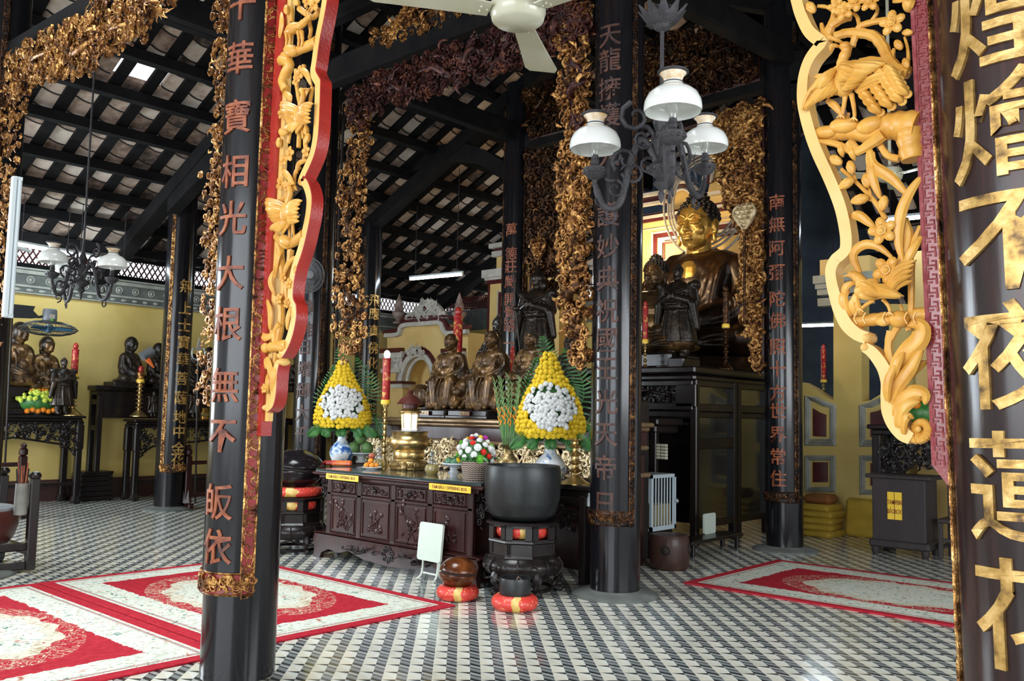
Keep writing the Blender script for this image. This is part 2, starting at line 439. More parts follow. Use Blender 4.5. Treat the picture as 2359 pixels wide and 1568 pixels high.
def saffron():
    m = Mat('golden_yellow_carving', (.84, .50, .11), .42, .0, .5, .1); m.coords()
    m.color(m.ramp(m.noise(9, 4), [(.3, (.60, .27, .035)), (.5, (.74, .38, .065)), (.7, (.82, .48, .11))])); m.bump(m.noise(34, 3), .22, .006); return m
M_saffron = saffron()
M_saffband = mottled('pale_yellow_band', [(.3, (.78, .46, .12)), (.7, (.86, .56, .19))], .4, 6, bump=.05)
M_redpaint = mottled('glossy_red_paint', [(.3, (.30, .018, .014)), (.7, (.46, .030, .02))], .25, 6, coat=.4, bump=.15, bscale=60)
M_maroon = mottled('maroon_paint', [(.3, (.055, .009, .009)), (.7, (.10, .014, .014))], .35, 8, coat=.2)
M_crimson = mottled('crimson_board', [(.3, (.17, .008, .009)), (.7, (.28, .014, .014))], .3, 8, coat=.3, bump=.15, bscale=50)
M_keyline = mottled('pale_pink_line', [(.3, (.30, .05, .06)), (.7, (.48, .17, .17))], .35, 30)  # key lines paler and pinker than the crimson board
M_yellow = mottled('ochre_yellow_wall', [(.3, (.54, .40, .11)), (.5, (.61, .46, .145)), (.7, (.68, .52, .19))], .85, 1.3, bump=.05, bscale=60)
M_yellow2 = mottled('altar_yellow_plaster', [(.3, (.62, .42, .14)), (.7, (.76, .54, .22))], .8, 1.6)
M_white = mottled('offwhite_moulding', [(.3, (.42, .39, .33)), (.7, (.62, .58, .51))], .8, 4)
M_grey = mottled('grey_cornice', [(.3, (.085, .095, .088)), (.7, (.15, .165, .15))], .85, 5)
M_greytrim = mottled('pale_cornice', [(.3, (.26, .27, .23)), (.7, (.40, .41, .36))], .85, 5)
M_basebd = mottled('brown_baseboard', [(.3, (.035, .014, .012)), (.7, (.07, .028, .022))], .5, 3)
M_wood = lacquer('dark_rosewood', [(.3, (.014, .0045, .004)), (.5, (.032, .009, .008)), (.75, (.060, .018, .013))], .3, 2.5)
M_woodblk = lacquer('blackened_wood', [(.3, (.006, .0045, .0045)), (.7, (.018, .012, .011))], .3, 2.5)
M_woodgrey = lacquer('grey_brown_cabinet', [(.3, (.026, .021, .022)), (.7, (.050, .038, .038))], .5, 2.5)
M_brass = mottled('brass', [(.3, (.42, .27, .09)), (.6, (.72, .52, .22)), (.75, (.80, .62, .32))], .28, 8, metal=.9, bump=.1)
M_brassold = gilt('patterned_brass', [(.35, (.16, .10, .04)), (.52, (.52, .38, .17)), (.7, (.80, .66, .40))], .3, .85, 26, .5)
M_bronze = gilt('gilt_bronze_statue', [(.36, (.018, .011, .006)), (.52, (.10, .052, .018)), (.72, (.42, .24, .08))], .34, .45, 7, .25)
M_statue = gilt('dark_statue', [(.36, (.010, .008, .007)), (.56, (.035, .024, .016)), (.8, (.16, .10, .055))], .34, .35, 9, .3)
M_robe = gilt('brown_statue_robe', [(.38, (.010, .005, .003)), (.56, (.036, .015, .006)), (.8, (.17, .08, .022))], .36, .3, 6, .2)
M_goldface = mottled('bright_gilt_skin', [(.3, (.58, .32, .06)), (.7, (.82, .52, .14))], .3, 6, metal=.75)
M_hair = mottled('black_curls', [(.3, (.008, .006, .005)), (.7, (.02, .014, .010))], .5, 20)
M_milk = Mat('milk_glass', (.80, .82, .78), .12, 0, .5, .4); M_milk.b.inputs['Subsurface Weight'].default_value = 0
M_amber = mottled('amber_glass_collar', [(.35, (.55, .33, .12)), (.6, (.80, .70, .55))], .15, 12, coat=.3)
M_iron = mottled('dusty_cast_iron', [(.3, (.016, .015, .017)), (.7, (.045, .042, .048))], .6, 12, bump=.5, bscale=40)
M_glass = Mat('clear_glass', (.95, .97, .97), .03, 0, .5, 0, .95)
M_fanwhite = mottled('shaded_white_enamel', [(.3, (.44, .42, .28)), (.7, (.58, .57, .45))], .3, 3, coat=.3)  # white enamel with the fan's shadow tone mixed into its colour
M_tube = Mat('fluorescent_tube', (1, 1, 1), .3, 0, .5, 0, 0, (.78, .92, 1.0), 85)
M_fixture = Mat('white_fixture', (.55, .62, .64), .4)
M_bulblit = Mat('lit_bulb', (1, .9, .7), .3, 0, .5, 0, 0, (1.0, .80, .48), 16)
M_cageblk = Mat('black_plastic', (.02, .022, .025), .35)
M_greyplas = mottled('grey_plastic', [(.3, (.10, .11, .12)), (.7, (.16, .17, .18))], .4, 8)
M_bluepl = Mat('blue_fan_blade', (.02, .12, .22), .3)
M_orange = Mat('orange_plastic', (.80, .16, .03), .4)
M_signyel = mottled('yellow_sign', [(.3, (.86, .55, .03)), (.7, (.92, .62, .06))], .35, 3)
M_signtxt = Mat('dark_red_print', (.22, .05, .01), .5)
M_cushred = None
def brocade():
    m = Mat('red_gold_brocade', (.6, .06, .04), .45, 0, .5, .2); x, y, z = m.coords()
    a = y.atan2(x); seg = (((a*(3/(2*math.pi)))+m.noise(5, 2)*.5).frac()).lt(.22)
    n = m.noise(16, 3); red = m.ramp(m.voro(34), [(.16, (.80, .42, .16)), (.26, (.66, .05, .035))])
    yel = m.ramp(n, [(.3, (.62, .36, .06)), (.7, (.80, .60, .22))])
    m.color(m.mix(seg, red, yel)); m.bump(n, .2, .01); return m
M_brocade = brocade()
M_petalY = mottled('yellow_chrysanthemum', [(.3, (.76, .52, .015)), (.7, (.93, .75, .06))], .7, 30)
M_petalW = mottled('white_chrysanthemum', [(.3, (.70, .72, .70)), (.7, (.86, .87, .86))], .7, 30)
M_petalO = Mat('orange_petal', (.86, .30, .02), .6); M_petalP = Mat('magenta_petal', (.62, .05, .45), .6)
M_petalR = Mat('red_petal', (.70, .03, .02), .6); M_petalL = Mat('lime_petal', (.60, .70, .10), .6); M_petalG = Mat('green_bloom', (.16, .50, .05), .6)
M_leaf = mottled('green_leaf', [(.3, (.020, .10, .022)), (.7, (.06, .23, .045))], .4, 14)
M_leaf2 = mottled('pale_green_stem', [(.3, (.10, .20, .06)), (.7, (.22, .34, .13))], .5, 14)
M_pomelo = mottled('green_pomelo_skin', [(.3, (.09, .20, .06)), (.7, (.16, .30, .10))], .5, 7, bump=.1, bscale=90)
M_mango = mottled('green_mango_skin', [(.3, (.05, .16, .09)), (.7, (.12, .26, .15))], .4, 7)
M_tanger = mottled('orange_peel', [(.3, (.80, .26, .02)), (.7, (.90, .36, .04))], .45, 9, bump=.1, bscale=120)
M_apple = mottled('red_fruit_skin', [(.3, (.30, .05, .03)), (.7, (.58, .18, .10))], .35, 8)
M_porc = mottled('white_porcelain', [(.3, (.56, .62, .64)), (.7, (.74, .78, .78))], .15, 5, coat=.4)
def bluewhite(name, lo, hi, sc):
    m = Mat(name, (.7, .75, .8), .12, 0, .5, .5); m.coords(); n = m.noise(sc, 4, dist=.8)
    m.color(m.ramp(n, [(lo, (.78, .82, .84)), (lo+.05, (.40, .55, .74)), (hi, (.035, .13, .42))])); return m
M_vaseblue = bluewhite('blue_white_porcelain', .46, .60, 9); M_vasepale = bluewhite('pale_blue_white_porcelain', .54, .68, 11)
def wicker():
    m = Mat('striped_wicker', (.3, .2, .16), .6); x, y, z = m.coords('Generated'); a = (y-.5).atan2(x-.5)
    k = ((a*(26/(2*math.pi))).frac()-.5).abs()*.9; s = ((z*9.0)+k*1.0).frac()
    m.color(m.mix(s.gt(.5), (.12, .06, .05), (.62, .55, .46))); m.bump(s, .5, .01); return m
M_wicker = wicker()
M_oil = Mat('yellow_oil', (.85, .62, .02), .08, 0, .5, .3, .35)
M_bowlblk = mottled('black_bronze_bowl', [(.3, (.014, .016, .017)), (.7, (.030, .033, .034))], .38, 5, metal=.3, bump=.08, bscale=60)
M_fishwood = lacquer('polished_fish_wood', [(.3, (.030, .008, .003)), (.5, (.10, .028, .008)), (.75, (.26, .085, .02))], .18, 6, False)
M_fishblk = lacquer('black_fish_wood', [(.3, (.006, .006, .008)), (.7, (.016, .012, .014))], .14, 4, False)
M_tableleg = Mat('cream_enamel', (.55, .60, .53), .35); M_tabletop = mottled('pale_green_tabletop', [(.3, (.52, .60, .52)), (.7, (.58, .66, .57))], .4, 60)
M_candle = gilt('red_candle', [(.44, (.34, .012, .014)), (.52, (.46, .022, .02)), (.57, (.70, .42, .10))], .4, 0.0, 16, .15)
M_packet = mottled('orange_packet', [(.4, (.80, .22, .02)), (.6, (.70, .06, .02))], .3, 7, coat=.4)
M_cushyel = mottled('mustard_cushion', [(.3, (.42, .27, .025)), (.7, (.56, .38, .045))], .85, 5, bump=.1, bscale=30)
M_cushbrn = mottled('brown_cushion', [(.3, (.22, .085, .02)), (.7, (.32, .13, .03))], .85, 5)
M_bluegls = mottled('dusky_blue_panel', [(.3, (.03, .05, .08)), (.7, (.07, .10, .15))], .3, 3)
M_cagewht = Mat('pale_blue_paint', (.46, .55, .60), .45)
M_paper = mottled('aged_paper', [(.3, (.40, .38, .28)), (.7, (.60, .57, .45))], .8, 6)
M_drum = mottled('red_brown_drum', [(.3, (.050, .012, .009)), (.7, (.10, .022, .016))], .4, 6)
M_skin = mottled('drum_skin', [(.3, (.22, .24, .25)), (.7, (.32, .34, .35))], .6, 4)
M_glasstop = Mat('glass_table_top', (.03, .05, .05), .05, 0, .6, .8)
M_darkgls = Mat('dark_cabinet_glass', (.012, .014, .014), .06, 0, .7, .6)
M_steel = Mat('steel', (.6, .62, .64), .25, .9)
M_sky = None
# ------------------------------------------------------------------ the setting
FU = frame_from((0, 0, 0), (0, 1, 0), (0, 0, 1))            # local (v, z, u)
FV = frame_from((0, 0, 0), (1, 0, 0), (0, 0, 1))            # local (u, z, -v)
def onU(u, pts): return [(p.y, p.z) for p in (PU(x, y, u) for x, y in pts)]
def onV(v, pts): return [(p.x, p.z) for p in (PV(x, y, v) for x, y in pts)]
struct(B().bb((-5, -6, -.1), (19, 17, 0)).build('floor', M_floor, ang=0))
SL = math.tan(math.radians(25)); RIDGE_V = 7.1; RIDGE_Z = 4.35+(15.8-RIDGE_V)*SL
def roof_z(v): return RIDGE_Z-abs(v-RIDGE_V)*SL
b = B()
def roof_piece(b, u0, u1, v0, v1):
    P = [(u, v, roof_z(v)+d) for d in (0, .06) for u, v in ((u0, v0), (u1, v0), (u1, v1), (u0, v1))]
    b.add(P, [(0, 1, 2, 3), (4, 7, 6, 5), (0, 4, 5, 1), (2, 6, 7, 3), (1, 5, 6, 2), (0, 3, 7, 4)])
HU0, HU1, HV0, HV1 = 5.05, 5.75, 11.45, 12.0            # a missing strip of tiles lets the sky in
roof_piece(b, -5, HU0, RIDGE_V, 15.95); roof_piece(b, HU1, 19, RIDGE_V, 15.95); roof_piece(b, HU0, HU1, RIDGE_V, HV0); roof_piece(b, HU0, HU1, HV1, 15.95); roof_piece(b, -5, 19, RIDGE_V, -5.5)
struct(b.build('ceiling', M_tile, ang=0))
def slope_bar(b, u, v0, v1, w_, h, drop):
    z0, z1 = roof_z(v0)-drop, roof_z(v1)-drop
    b.add([(u+s*w_/2, v, z-d) for v, z in ((v0, z0), (v1, z1)) for d in (0, h) for s in (-1, 1)], [(0, 1, 3, 2), (4, 6, 7, 5), (0, 4, 5, 1), (2, 3, 7, 6), (1, 5, 7, 3), (0, 2, 6, 4)])
b = B()
for i in range(38):
    u = 1.2+.44*i
    slope_bar(b, u, 7.2, 15.9, .155, .06, .0)
    if i > 10: slope_bar(b, u, -3.5, 7.0, .155, .06, .0)
struct(b.build('ceiling_battens', M_timber, ang=0))
b = B()
for v in [15.5, 14.85, 14.2, 13.55, 12.8, 12.1, 11.4, 10.7, 10.0, 9.3, 8.6, 7.9]:
    for vv in (v, 2*RIDGE_V-v):
        z = roof_z(vv)-.14; b.box((8, vv, z), (20, .16, .14))
b.box((8, RIDGE_V, RIDGE_Z-.2), (20, .25, .3))
struct(b.build('ceiling_purlins', M_timber, ang=0))
b = B()
for u in (2.92, 6.75, 10.6, 14.4):
    slope_bar(b, u, 7.1, 15.9, .24, .26, .28); slope_bar(b, u, -4.5, 7.1, .24, .26, .28)
struct(b.build('ceiling_rafters', M_timber, ang=0))
# tie beams along the pillar rows and the long beams between the rows
def beam(name, p0, p1, w_, h):
    p0, p1 = Vector(p0), Vector(p1); d = p1-p0; M = frame_from(p0, d, Vector((0, 0, 1)).cross(d))
    return struct(B().cbox((d.length/2, 0, 0), (d.length, w_, h), .03, M).build(name, M_timber, ang=30))
beam('ceiling_beam', (6.75, 4.6, 5.98), (6.75, 9.6, 5.98), .2, .34)
beam('ceiling_beam', (6.75, 4.6, 6.75), (6.75, 9.6, 6.75), .2, .2)
beam('ceiling_beam', (10.6, 4.6, 6.1), (10.6, 9.6, 6.1), .22, .42)
beam('ceiling_beam', (2.92, 4.4, 6.2), (2.92, 9.6, 6.2), .2, .34)
beam('ceiling_beam', (2.5, 4.8, 5.6), (14.4, 4.8, 5.6+1.0), .2, .3)
beam('ceiling_beam', (2.5, 9.42, 6.15), (14.4, 9.42, 6.15), .2, .3)
beam('ceiling_beam', (10.6, -1.0, 5.2), (10.6, 4.8, 6.0), .2, .3)
def curved_beam(u, v0, v1, z0, z1, h):
    """a bowed strut from the pillar down to the eaves"""
    b = B(); N = 12; out = []
    for i in range(N+1):
        t = i/N; v = v0+(v1-v0)*t; z = z0+(z1-z0)*t+.35*math.sin(math.pi*t); out.append((v, z))
    pts = out+[(v, z-h) for v, z in reversed(out)]
    b.prism(pts, u-.1, u+.1, FU); return struct(b.build('ceiling_beam', M_timber, ang=30))
curved_beam(10.6, 9.4, 12.0, 5.55, 6.25, .3)
curved_beam(10.6, 4.8, 2.0, 6.0, 5.0, .34)
curved_beam(6.75, 9.4, 13.4, 5.6, 5.0, .3)
# left wall with cornice and lattice openings
WV = 16.0
struct(B().bb((-5, WV, 0), (16, WV+.2, 3.47)).build('wall_left', M_yellow, ang=0))
struct(B().bb((-5, WV-.03, 0), (16, WV, .36)).build('baseboard_left', M_basebd, ang=0))
b = B().bb((-5, WV-.02, .0), (16, WV+.2, .02)); b.v = []; b.f = []
b.bb((-5, WV-.05, 3.47), (16, WV+.2, 3.90)); o = struct(b.build('trim_1', M_grey, ang=0))
b = B(); b.bb((-5, WV-.10, 3.47), (16, WV-.05, 3.49)); b.bb((-5, WV-.09, 3.58), (16, WV-.05, 3.615)); b.bb((-5, WV-.12, 3.80), (16, WV-.05, 3.86)); b.bb((-5, WV-.15, 3.87), (16, WV-.05, 3.90))
struct(b.build('trim_2', M_greytrim, ang=0))
b = B()
for i in range(62):
    u = .8+.2*i; b.ell((u, WV-.055, 3.535), (.06, .02, .028), 8, 5)
for i in range(42):
    u = .8+.3*i
    b.tube([(u+.055*math.cos(a), WV-.06, 3.71+.055*math.sin(a)) for a in [2*math.pi*k/12 for k in range(12)]], .012, 5, closed=True)
    b.ell((u, WV-.055, 3.71), (.035, .02, .035), 8, 5)
struct(b.build('trim_3', M_greytrim, ang=50))
struct(B().bb((-5, WV-.08, 3.90), (16, WV+.2, 3.98)).build('trim_4', M_timber, ang=0))
struct(B().bb((-5, WV-.1, 4.27), (16, WV+.02, 4.36)).build('trim_5', M_timber, ang=0))
b = B(); L = .32
for i in range(150):
    u = 1.5+.105*i
    for s in (-1, 1): b.tube([(u, WV+.05, 3.97), (u+s*L*.62, WV+.05, 3.97+L)], .013, 4, False)
struct(b.build('window_1', M_maroon, ang=0))
# pillar bases and tie-in of the back wall
BU = 14.6
b = B().bb((BU, 9.6, 0), (BU+.2, 16.2, 4.0)); struct(b.build('wall_back', M_yellow, ang=0))
b = B(); 
for i in range(70):
    v = 11.2+.07*i
    for s in (-1, 1): b.tube([(BU, v, 4.02), (BU, v+s*.2, 4.34)], .012, 4, False)
struct(b.build('window_2', M_maroon, ang=0))
struct(B().bb((BU-.04, 9.6, 3.55), (BU, 16.1, 4.02)).build('trim_6', M_grey, ang=0))
# ------------------------------------------------------------------ pillars
def on_pillar(u, v, r, az, z, dz=0.0):
    a = math.radians(az); return Vector((u+r*math.cos(a), v+r*math.sin(a), z+dz))
def wrap(b, vs, fs, u, v, r, az, z):
    """bend a flat character round a pillar; its x runs clockwise seen from outside"""
    out = []
    for p in vs:
        a = math.radians(az)+p.x/r; rr = r+p.z+.004; out.append((u+rr*math.cos(a), v+rr*math.sin(a), z+p.y))
    b.add(out, fs)
def refine(vs, fs, L):
    bm = bmesh.new(); bv = [bm.verts.new(v) for v in vs]
    for f in fs:
        try: bm.faces.new([bv[i] for i in f])
        except ValueError: pass
    bmesh.ops.remove_doubles(bm, verts=bm.verts, dist=1e-5)
    for _ in range(9):
        ed = [e for e in bm.edges if e.calc_length() > L]
        if not ed: break
        bmesh.ops.subdivide_edges(bm, edges=ed, cuts=1); bmesh.ops.triangulate(bm, faces=bm.faces)
    bm.verts.index_update(); out = [v.co.copy() for v in bm.verts], [tuple(v.index for v in f.verts) for f in bm.faces]; bm.free(); return out
def carved_curve_strip(b, u, v, r, az0, az1, z0, z1, rnd, step=.05, amp=.02):
    """scrolling relief on a curved band"""
    z = z0
    while z < z1:
        for k in range(2):
            a = az0+(az1-az0)*rnd.random(); pts = []; th = rnd.random()*6.28; cw = rnd.choice((-1, 1)); R = step*(.35+.35*rnd.random())
            for i in range(7):
                t = th+cw*i*.85; q = R*(1-i*.1); pts.append(on_pillar(u, v, r+amp*.5, min(max(a+math.degrees(q*math.cos(t)/r), min(az0, az1)), max(az0, az1)), z+q*math.sin(t)))
            b.tube(pts, [amp*(.55-.05*i) for i in range(7)], 5)
        z += step*.55
def curved_plate(b, u, v, r, th, az0, az1, z0, z1, n=10):
    vs = []; fs = []
    for k in range(n+1):
        a = az0+(az1-az0)*k/n
        for rr, z in ((r, z0), (r+th, z0), (r+th, z1), (r, z1)): vs.append(on_pillar(u, v, rr, a, z))
    for k in range(n):
        for j in range(4): l = (j+1) % 4; fs.append((k*4+j, k*4+l, (k+1)*4+l, (k+1)*4+j))
    fs.append((0, 3, 2, 1)); fs.append(tuple(n*4+j for j in range(4))); b.add(vs, fs)
def pillar(label, u, v, r, face, half, zband, ztop, chars, csize, gmat, shaft=None, giltm=None, plinth=True, strip_w=12, sides=(-1, 1), seed=1, red_ground=False, csx=1.0):
    t = thing('pillar', label, 'pillar', (u, v, 0), group='lacquered pillars of the hall')
    shaft = shaft or M_black; giltm = giltm or M_giltdark; rnd = random.Random(seed)
    obj = B().lathe([(r, .05), (r, ztop)], 56).build('shaft', shaft, t)
    if plinth: B().lathe([(r*1.75, 0), (r*1.75, .02), (r*1.6, .035), (r*1.05, .05), (r, .06)], 40).build('plinth', M_grey, t)
    bd = B(); curved_plate(bd, 0, 0, r, .012, face-half, face+half, zband, ztop-.3, 24); bd.build('couplet_board', shaft, t)
    rb = r+.012
    g = B()
    for s in sides:
        a0, a1 = sorted((face+s*(half-strip_w), face+s*half)); curved_plate(g, 0, 0, rb, .006, a0, a1, zband, ztop-.3, 4)
    g.build('border_strip', M_crimson if red_ground else M_carveback, t)
    g = B()
    for s in sides:
        a0, a1 = sorted((face+s*(half-strip_w+1.5), face+s*(half-1.5)))
        carved_curve_strip(g, 0, 0, rb+.006, a0, a1, zband+.02, ztop-.4, rnd, .075 if not red_ground else .10, .012 if not red_ground else .008)
        for aa in (a0-1.5, a1+1.5): g.tube([on_pillar(0, 0, rb+.007, aa, zband), on_pillar(0, 0, rb+.007, aa, ztop-.3)], .006, 4)
    g.build('gilt_scrollwork', giltm, t, ang=60)
    g = B(); curved_plate(g, 0, 0, rb, .006, face-half, face+half, zband-.02, zband+.11, 20); g.build('band_ground', M_crimson if red_ground else M_carveback, t)
    g = B()
    for zz in (zband-.015, zband+.105): g.tube([on_pillar(0, 0, rb+.008, face-half+2*half*k/20, zz) for k in range(21)], .006, 4)
    for k in range(44):
        a = face-half+2*half*rnd.random(); z = zband+.015+.06*rnd.random(); pts = []; th = rnd.random()*6.28
        for i in range(6): pts.append(on_pillar(0, 0, rb+.014, a+math.degrees(.03*(1-i*.1)*math.cos(th+i)/r), z+.03*(1-i*.1)*math.sin(th+i)))
        g.tube(pts, [.0085-.0009*i for i in range(6)], 5)
    g.build('gilt_band', giltm, t, ang=60)
    if chars:
        g = B()
        for ch, z in chars:
            vs, fs = glyph(ch, csize, .010, .006/csize); vs, fs = refine(vs, fs, r*.3)
            wrap(g, [Vector((p.x*csx, p.y, p.z)) for p in vs], fs, 0, 0, rb, face, z)
        g.build('inscription', gmat, t, ang=35)
    return t
def zs(x, ys, u): return [PU(x, y, u).z for y in ys]
PL = dict(L1=(2.96, 4.79, .215), C=(6.76, 4.76, .225), R2=(10.65, 4.94, .225), R1=(2.92, .535, .225), LL1=(2.92, 9.4, .22), L2=(7.0, 9.83, .22), L3=(10.6, 9.45, .22), LL2=(7.05, 13.65, .22), P5=(10.6, 13.2, .22))
def pz(k, ys, x):
    u, v, r = PL[k]; return [PU(x, y, u-.15).z for y in ys]
u, v, r = PL['L1']
pillar('black pillar in the foreground with copper red characters and a red and gold carved strip', u, v, r, 197, 58, .56, 6.2,
       list(zip('千華寶相光大根無不皈依', pz('L1', [60, 175, 300, 418, 520, 640, 752, 888, 1002, 1150, 1252], 500))), .215, M_glyph, giltm=M_gilt, red_ground=True, strip_w=18, seed=3, plinth=False, sides=(1,))
u, v, r = PL['C']
pillar('black pillar with faded red characters right of the big black bowl', u, v, r, 190, 66, .66, 7.0,
       list(zip('天龍擁護大護妙典祝國王光天帝日', pz('C', [95, 150, 215, 275, 365, 500, 572, 645, 718, 785, 850, 925, 1000, 1075, 1158], 1395))), .235, M_glyph_dull, seed=5, sides=(1,))
u, v, r = PL['R2']
pillar('slimmer black pillar with red characters beside the dark altar table', u, v, r, 186, 62, .62, 7.0,
       list(zip('南無阿彌陀佛照十方世界常住', pz('R2', [470, 520, 575, 630, 690, 740, 800, 850, 905, 945, 1000, 1050, 1100], 1785))), .215, M_glyph, seed=6, sides=(1,))
u, v, r = PL['R1']
pillar('brown black pillar at the right edge with large gold characters', u, v, r, 178, 82, .3, 6.0,
       list(zip('煌燴不夜蓮花', pz('R1', [55, 300, 565, 820, 1115, 1400], 2320))), .315, M_glyph_gold, shaft=M_brown, giltm=M_gilt, seed=8, strip_w=8).rotation_euler = (math.radians(-1.25), 0, 0)
u, v, r = PL['LL1']
pillar('pillar cut by the left edge behind the vertical light fitting', u, v, r, 200, 60, .6, 6.2, [], .3, M_glyph, seed=9)
u, v, r = PL['L2']
pillar('blue black pillar behind the hanging cage fan left of the flowers', u, v, r, 205, 60, .6, 7.0,
       list(zip('法輪常轉佛日增輝大千世界', pz('L2', [560, 610, 660, 710, 760, 800, 850, 900, 950, 1000, 1050, 1090], 710))), .22, M_glyph_dull, seed=10, sides=(1,))
u, v, r = PL['L3']
pillar('thin black pillar with orange characters behind the seated statues', u, v, r, 195, 62, .6, 7.0,
       list(zip('萬德莊嚴開覺路一心', pz('L3', [530, 585, 615, 650, 690, 720, 750, 790, 830], 1185))), .22, M_glyph, seed=11)
u, v, r = PL['LL2']
pillar('black pillar with gold characters before the left wall statues', u, v, r, 272, 66, .62, 5.1,
       list(zip('無上士寶華菩薩地中金花', pz('LL2', [655, 705, 745, 785, 825, 870, 915, 960, 995, 1035, 1060], 415))), .23, M_glyph_gold, seed=12, giltm=M_gilt, sides=(-1,))
u, v, r = PL['P5']
pillar('narrow black pillar with gold characters left of the fluorescent tube', u, v, r, 262, 62, .62, 5.2,
       list(zip('飛應真佛化士度普', pz('P5', [690, 720, 760, 800, 835, 870, 905, 940], 855))), .24, M_glyph_gold, seed=13, sides=(-1,))

# lean-to roof of the back room, falling away from the hall
b = B(); sl = (3.5-6.7)/(18.6-13.7)
def lt(u): return 6.7+(u-13.7)*sl
b.add([(13.7, -2, lt(13.7)), (18.7, -2, lt(18.7)), (18.7, 5.9, lt(18.7)), (13.7, 5.9, lt(13.7))]+[(13.7, -2, lt(13.7)+.06), (18.7, -2, lt(18.7)+.06), (18.7, 5.9, lt(18.7)+.06), (13.7, 5.9, lt(13.7)+.06)], [(0, 3, 2, 1), (4, 5, 6, 7), (0, 1, 5, 4), (1, 2, 6, 5), (2, 3, 7, 6), (3, 0, 4, 7)])
struct(b.build('ceiling', M_tile2, ang=0)); b = B()
for i in range(18): v = -1.8+.44*i; b.add([(u, v+s*.085, lt(u)-d) for u in (13.7, 18.7) for d in (0, .07) for s in (-1, 1)], [(0, 1, 3, 2), (4, 6, 7, 5), (0, 4, 5, 1), (2, 3, 7, 6), (1, 5, 7, 3), (0, 2, 6, 4)])
for k in range(6): u = 14.2+.8*k; b.box((u, 2, lt(u)-.17), (.17, 8, .2))
struct(b.build('ceiling_purlins', M_timber, ang=0))
# ------------------------------------------------------------------ carved work
def inside(p, poly):
    x, y = p; c = False; n = len(poly)
    for i in range(n):
        x0, y0 = poly[i]; x1, y1 = poly[(i+1) % n]
        if (y0 > y) != (y1 > y) and x < (x1-x0)*(y-y0)/(y1-y0)+x0: c = not c
    return c
def curl(b, x, y, d, R, th, cw, M, tr=.30, turns=1.25, n=9, sides=5):
    pts = []
    for i in range(n):
        t = i/(n-1); a = th+cw*turns*6.283*t; q = R*(1-.78*t); pts.append((x+q*math.cos(a), y+q*math.sin(a), d-R*.35*t))
    b.tube(pts, [R*tr*(1-.45*i/(n-1)) for i in range(n)], sides, M=M)
def leafy(b, x, y, d, L, th, M, rnd):
    k = 5; pts = []; bend = rnd.uniform(-1.3, 1.3)
    for i in range(k):
        t = i/(k-1); a = th+bend*t; pts.append(Vector((x+L*t*math.cos(a), y+L*t*math.sin(a), d-L*.25*math.sin(3.1*t))))
    b.tube(pts, [L*.10, L*.17, L*.16, L*.10, L*.02], 5, M=M, flat=.45, nrm=(0, 0, 1))
def scroll_fill(poly, u0, n, size, rnd, b=None, depth=.07, M=None):
    """dense pierced carving inside an outline of the plane"""
    b = b or B(); M = M or FU
    xs = [p[0] for p in poly]; ys = [p[1] for p in poly]; k = 0; tries = 0
    while k < n and tries < n*20:
        tries += 1; x = rnd.uniform(min(xs), max(xs)); y = rnd.uniform(min(ys), max(ys))
        if not inside((x, y), poly): continue
        k += 1; d = u0-rnd.random()*depth; R = size*rnd.uniform(.55, 1.15); q = rnd.random()
        if q < .58: curl(b, x, y, d, R, rnd.random()*6.28, rnd.choice((-1, 1)), M, .36)
        elif q < .82: leafy(b, x, y, d, R*1.7, rnd.random()*6.28, M, rnd)
        elif q < .90:
            for j in range(5):
                a = j*1.2566+rnd.random(); b.ell((x+R*.5*math.cos(a), y+R*.5*math.sin(a), d-R*.2), (R*.38, R*.38, R*.22), 7, 5, M)
            b.ell((x, y, d-R*.35), R*.3, 7, 5, M)
        else:
            leafy(b, x, y, d, R*2.4, rnd.random()*6.28, M, rnd)
    return b
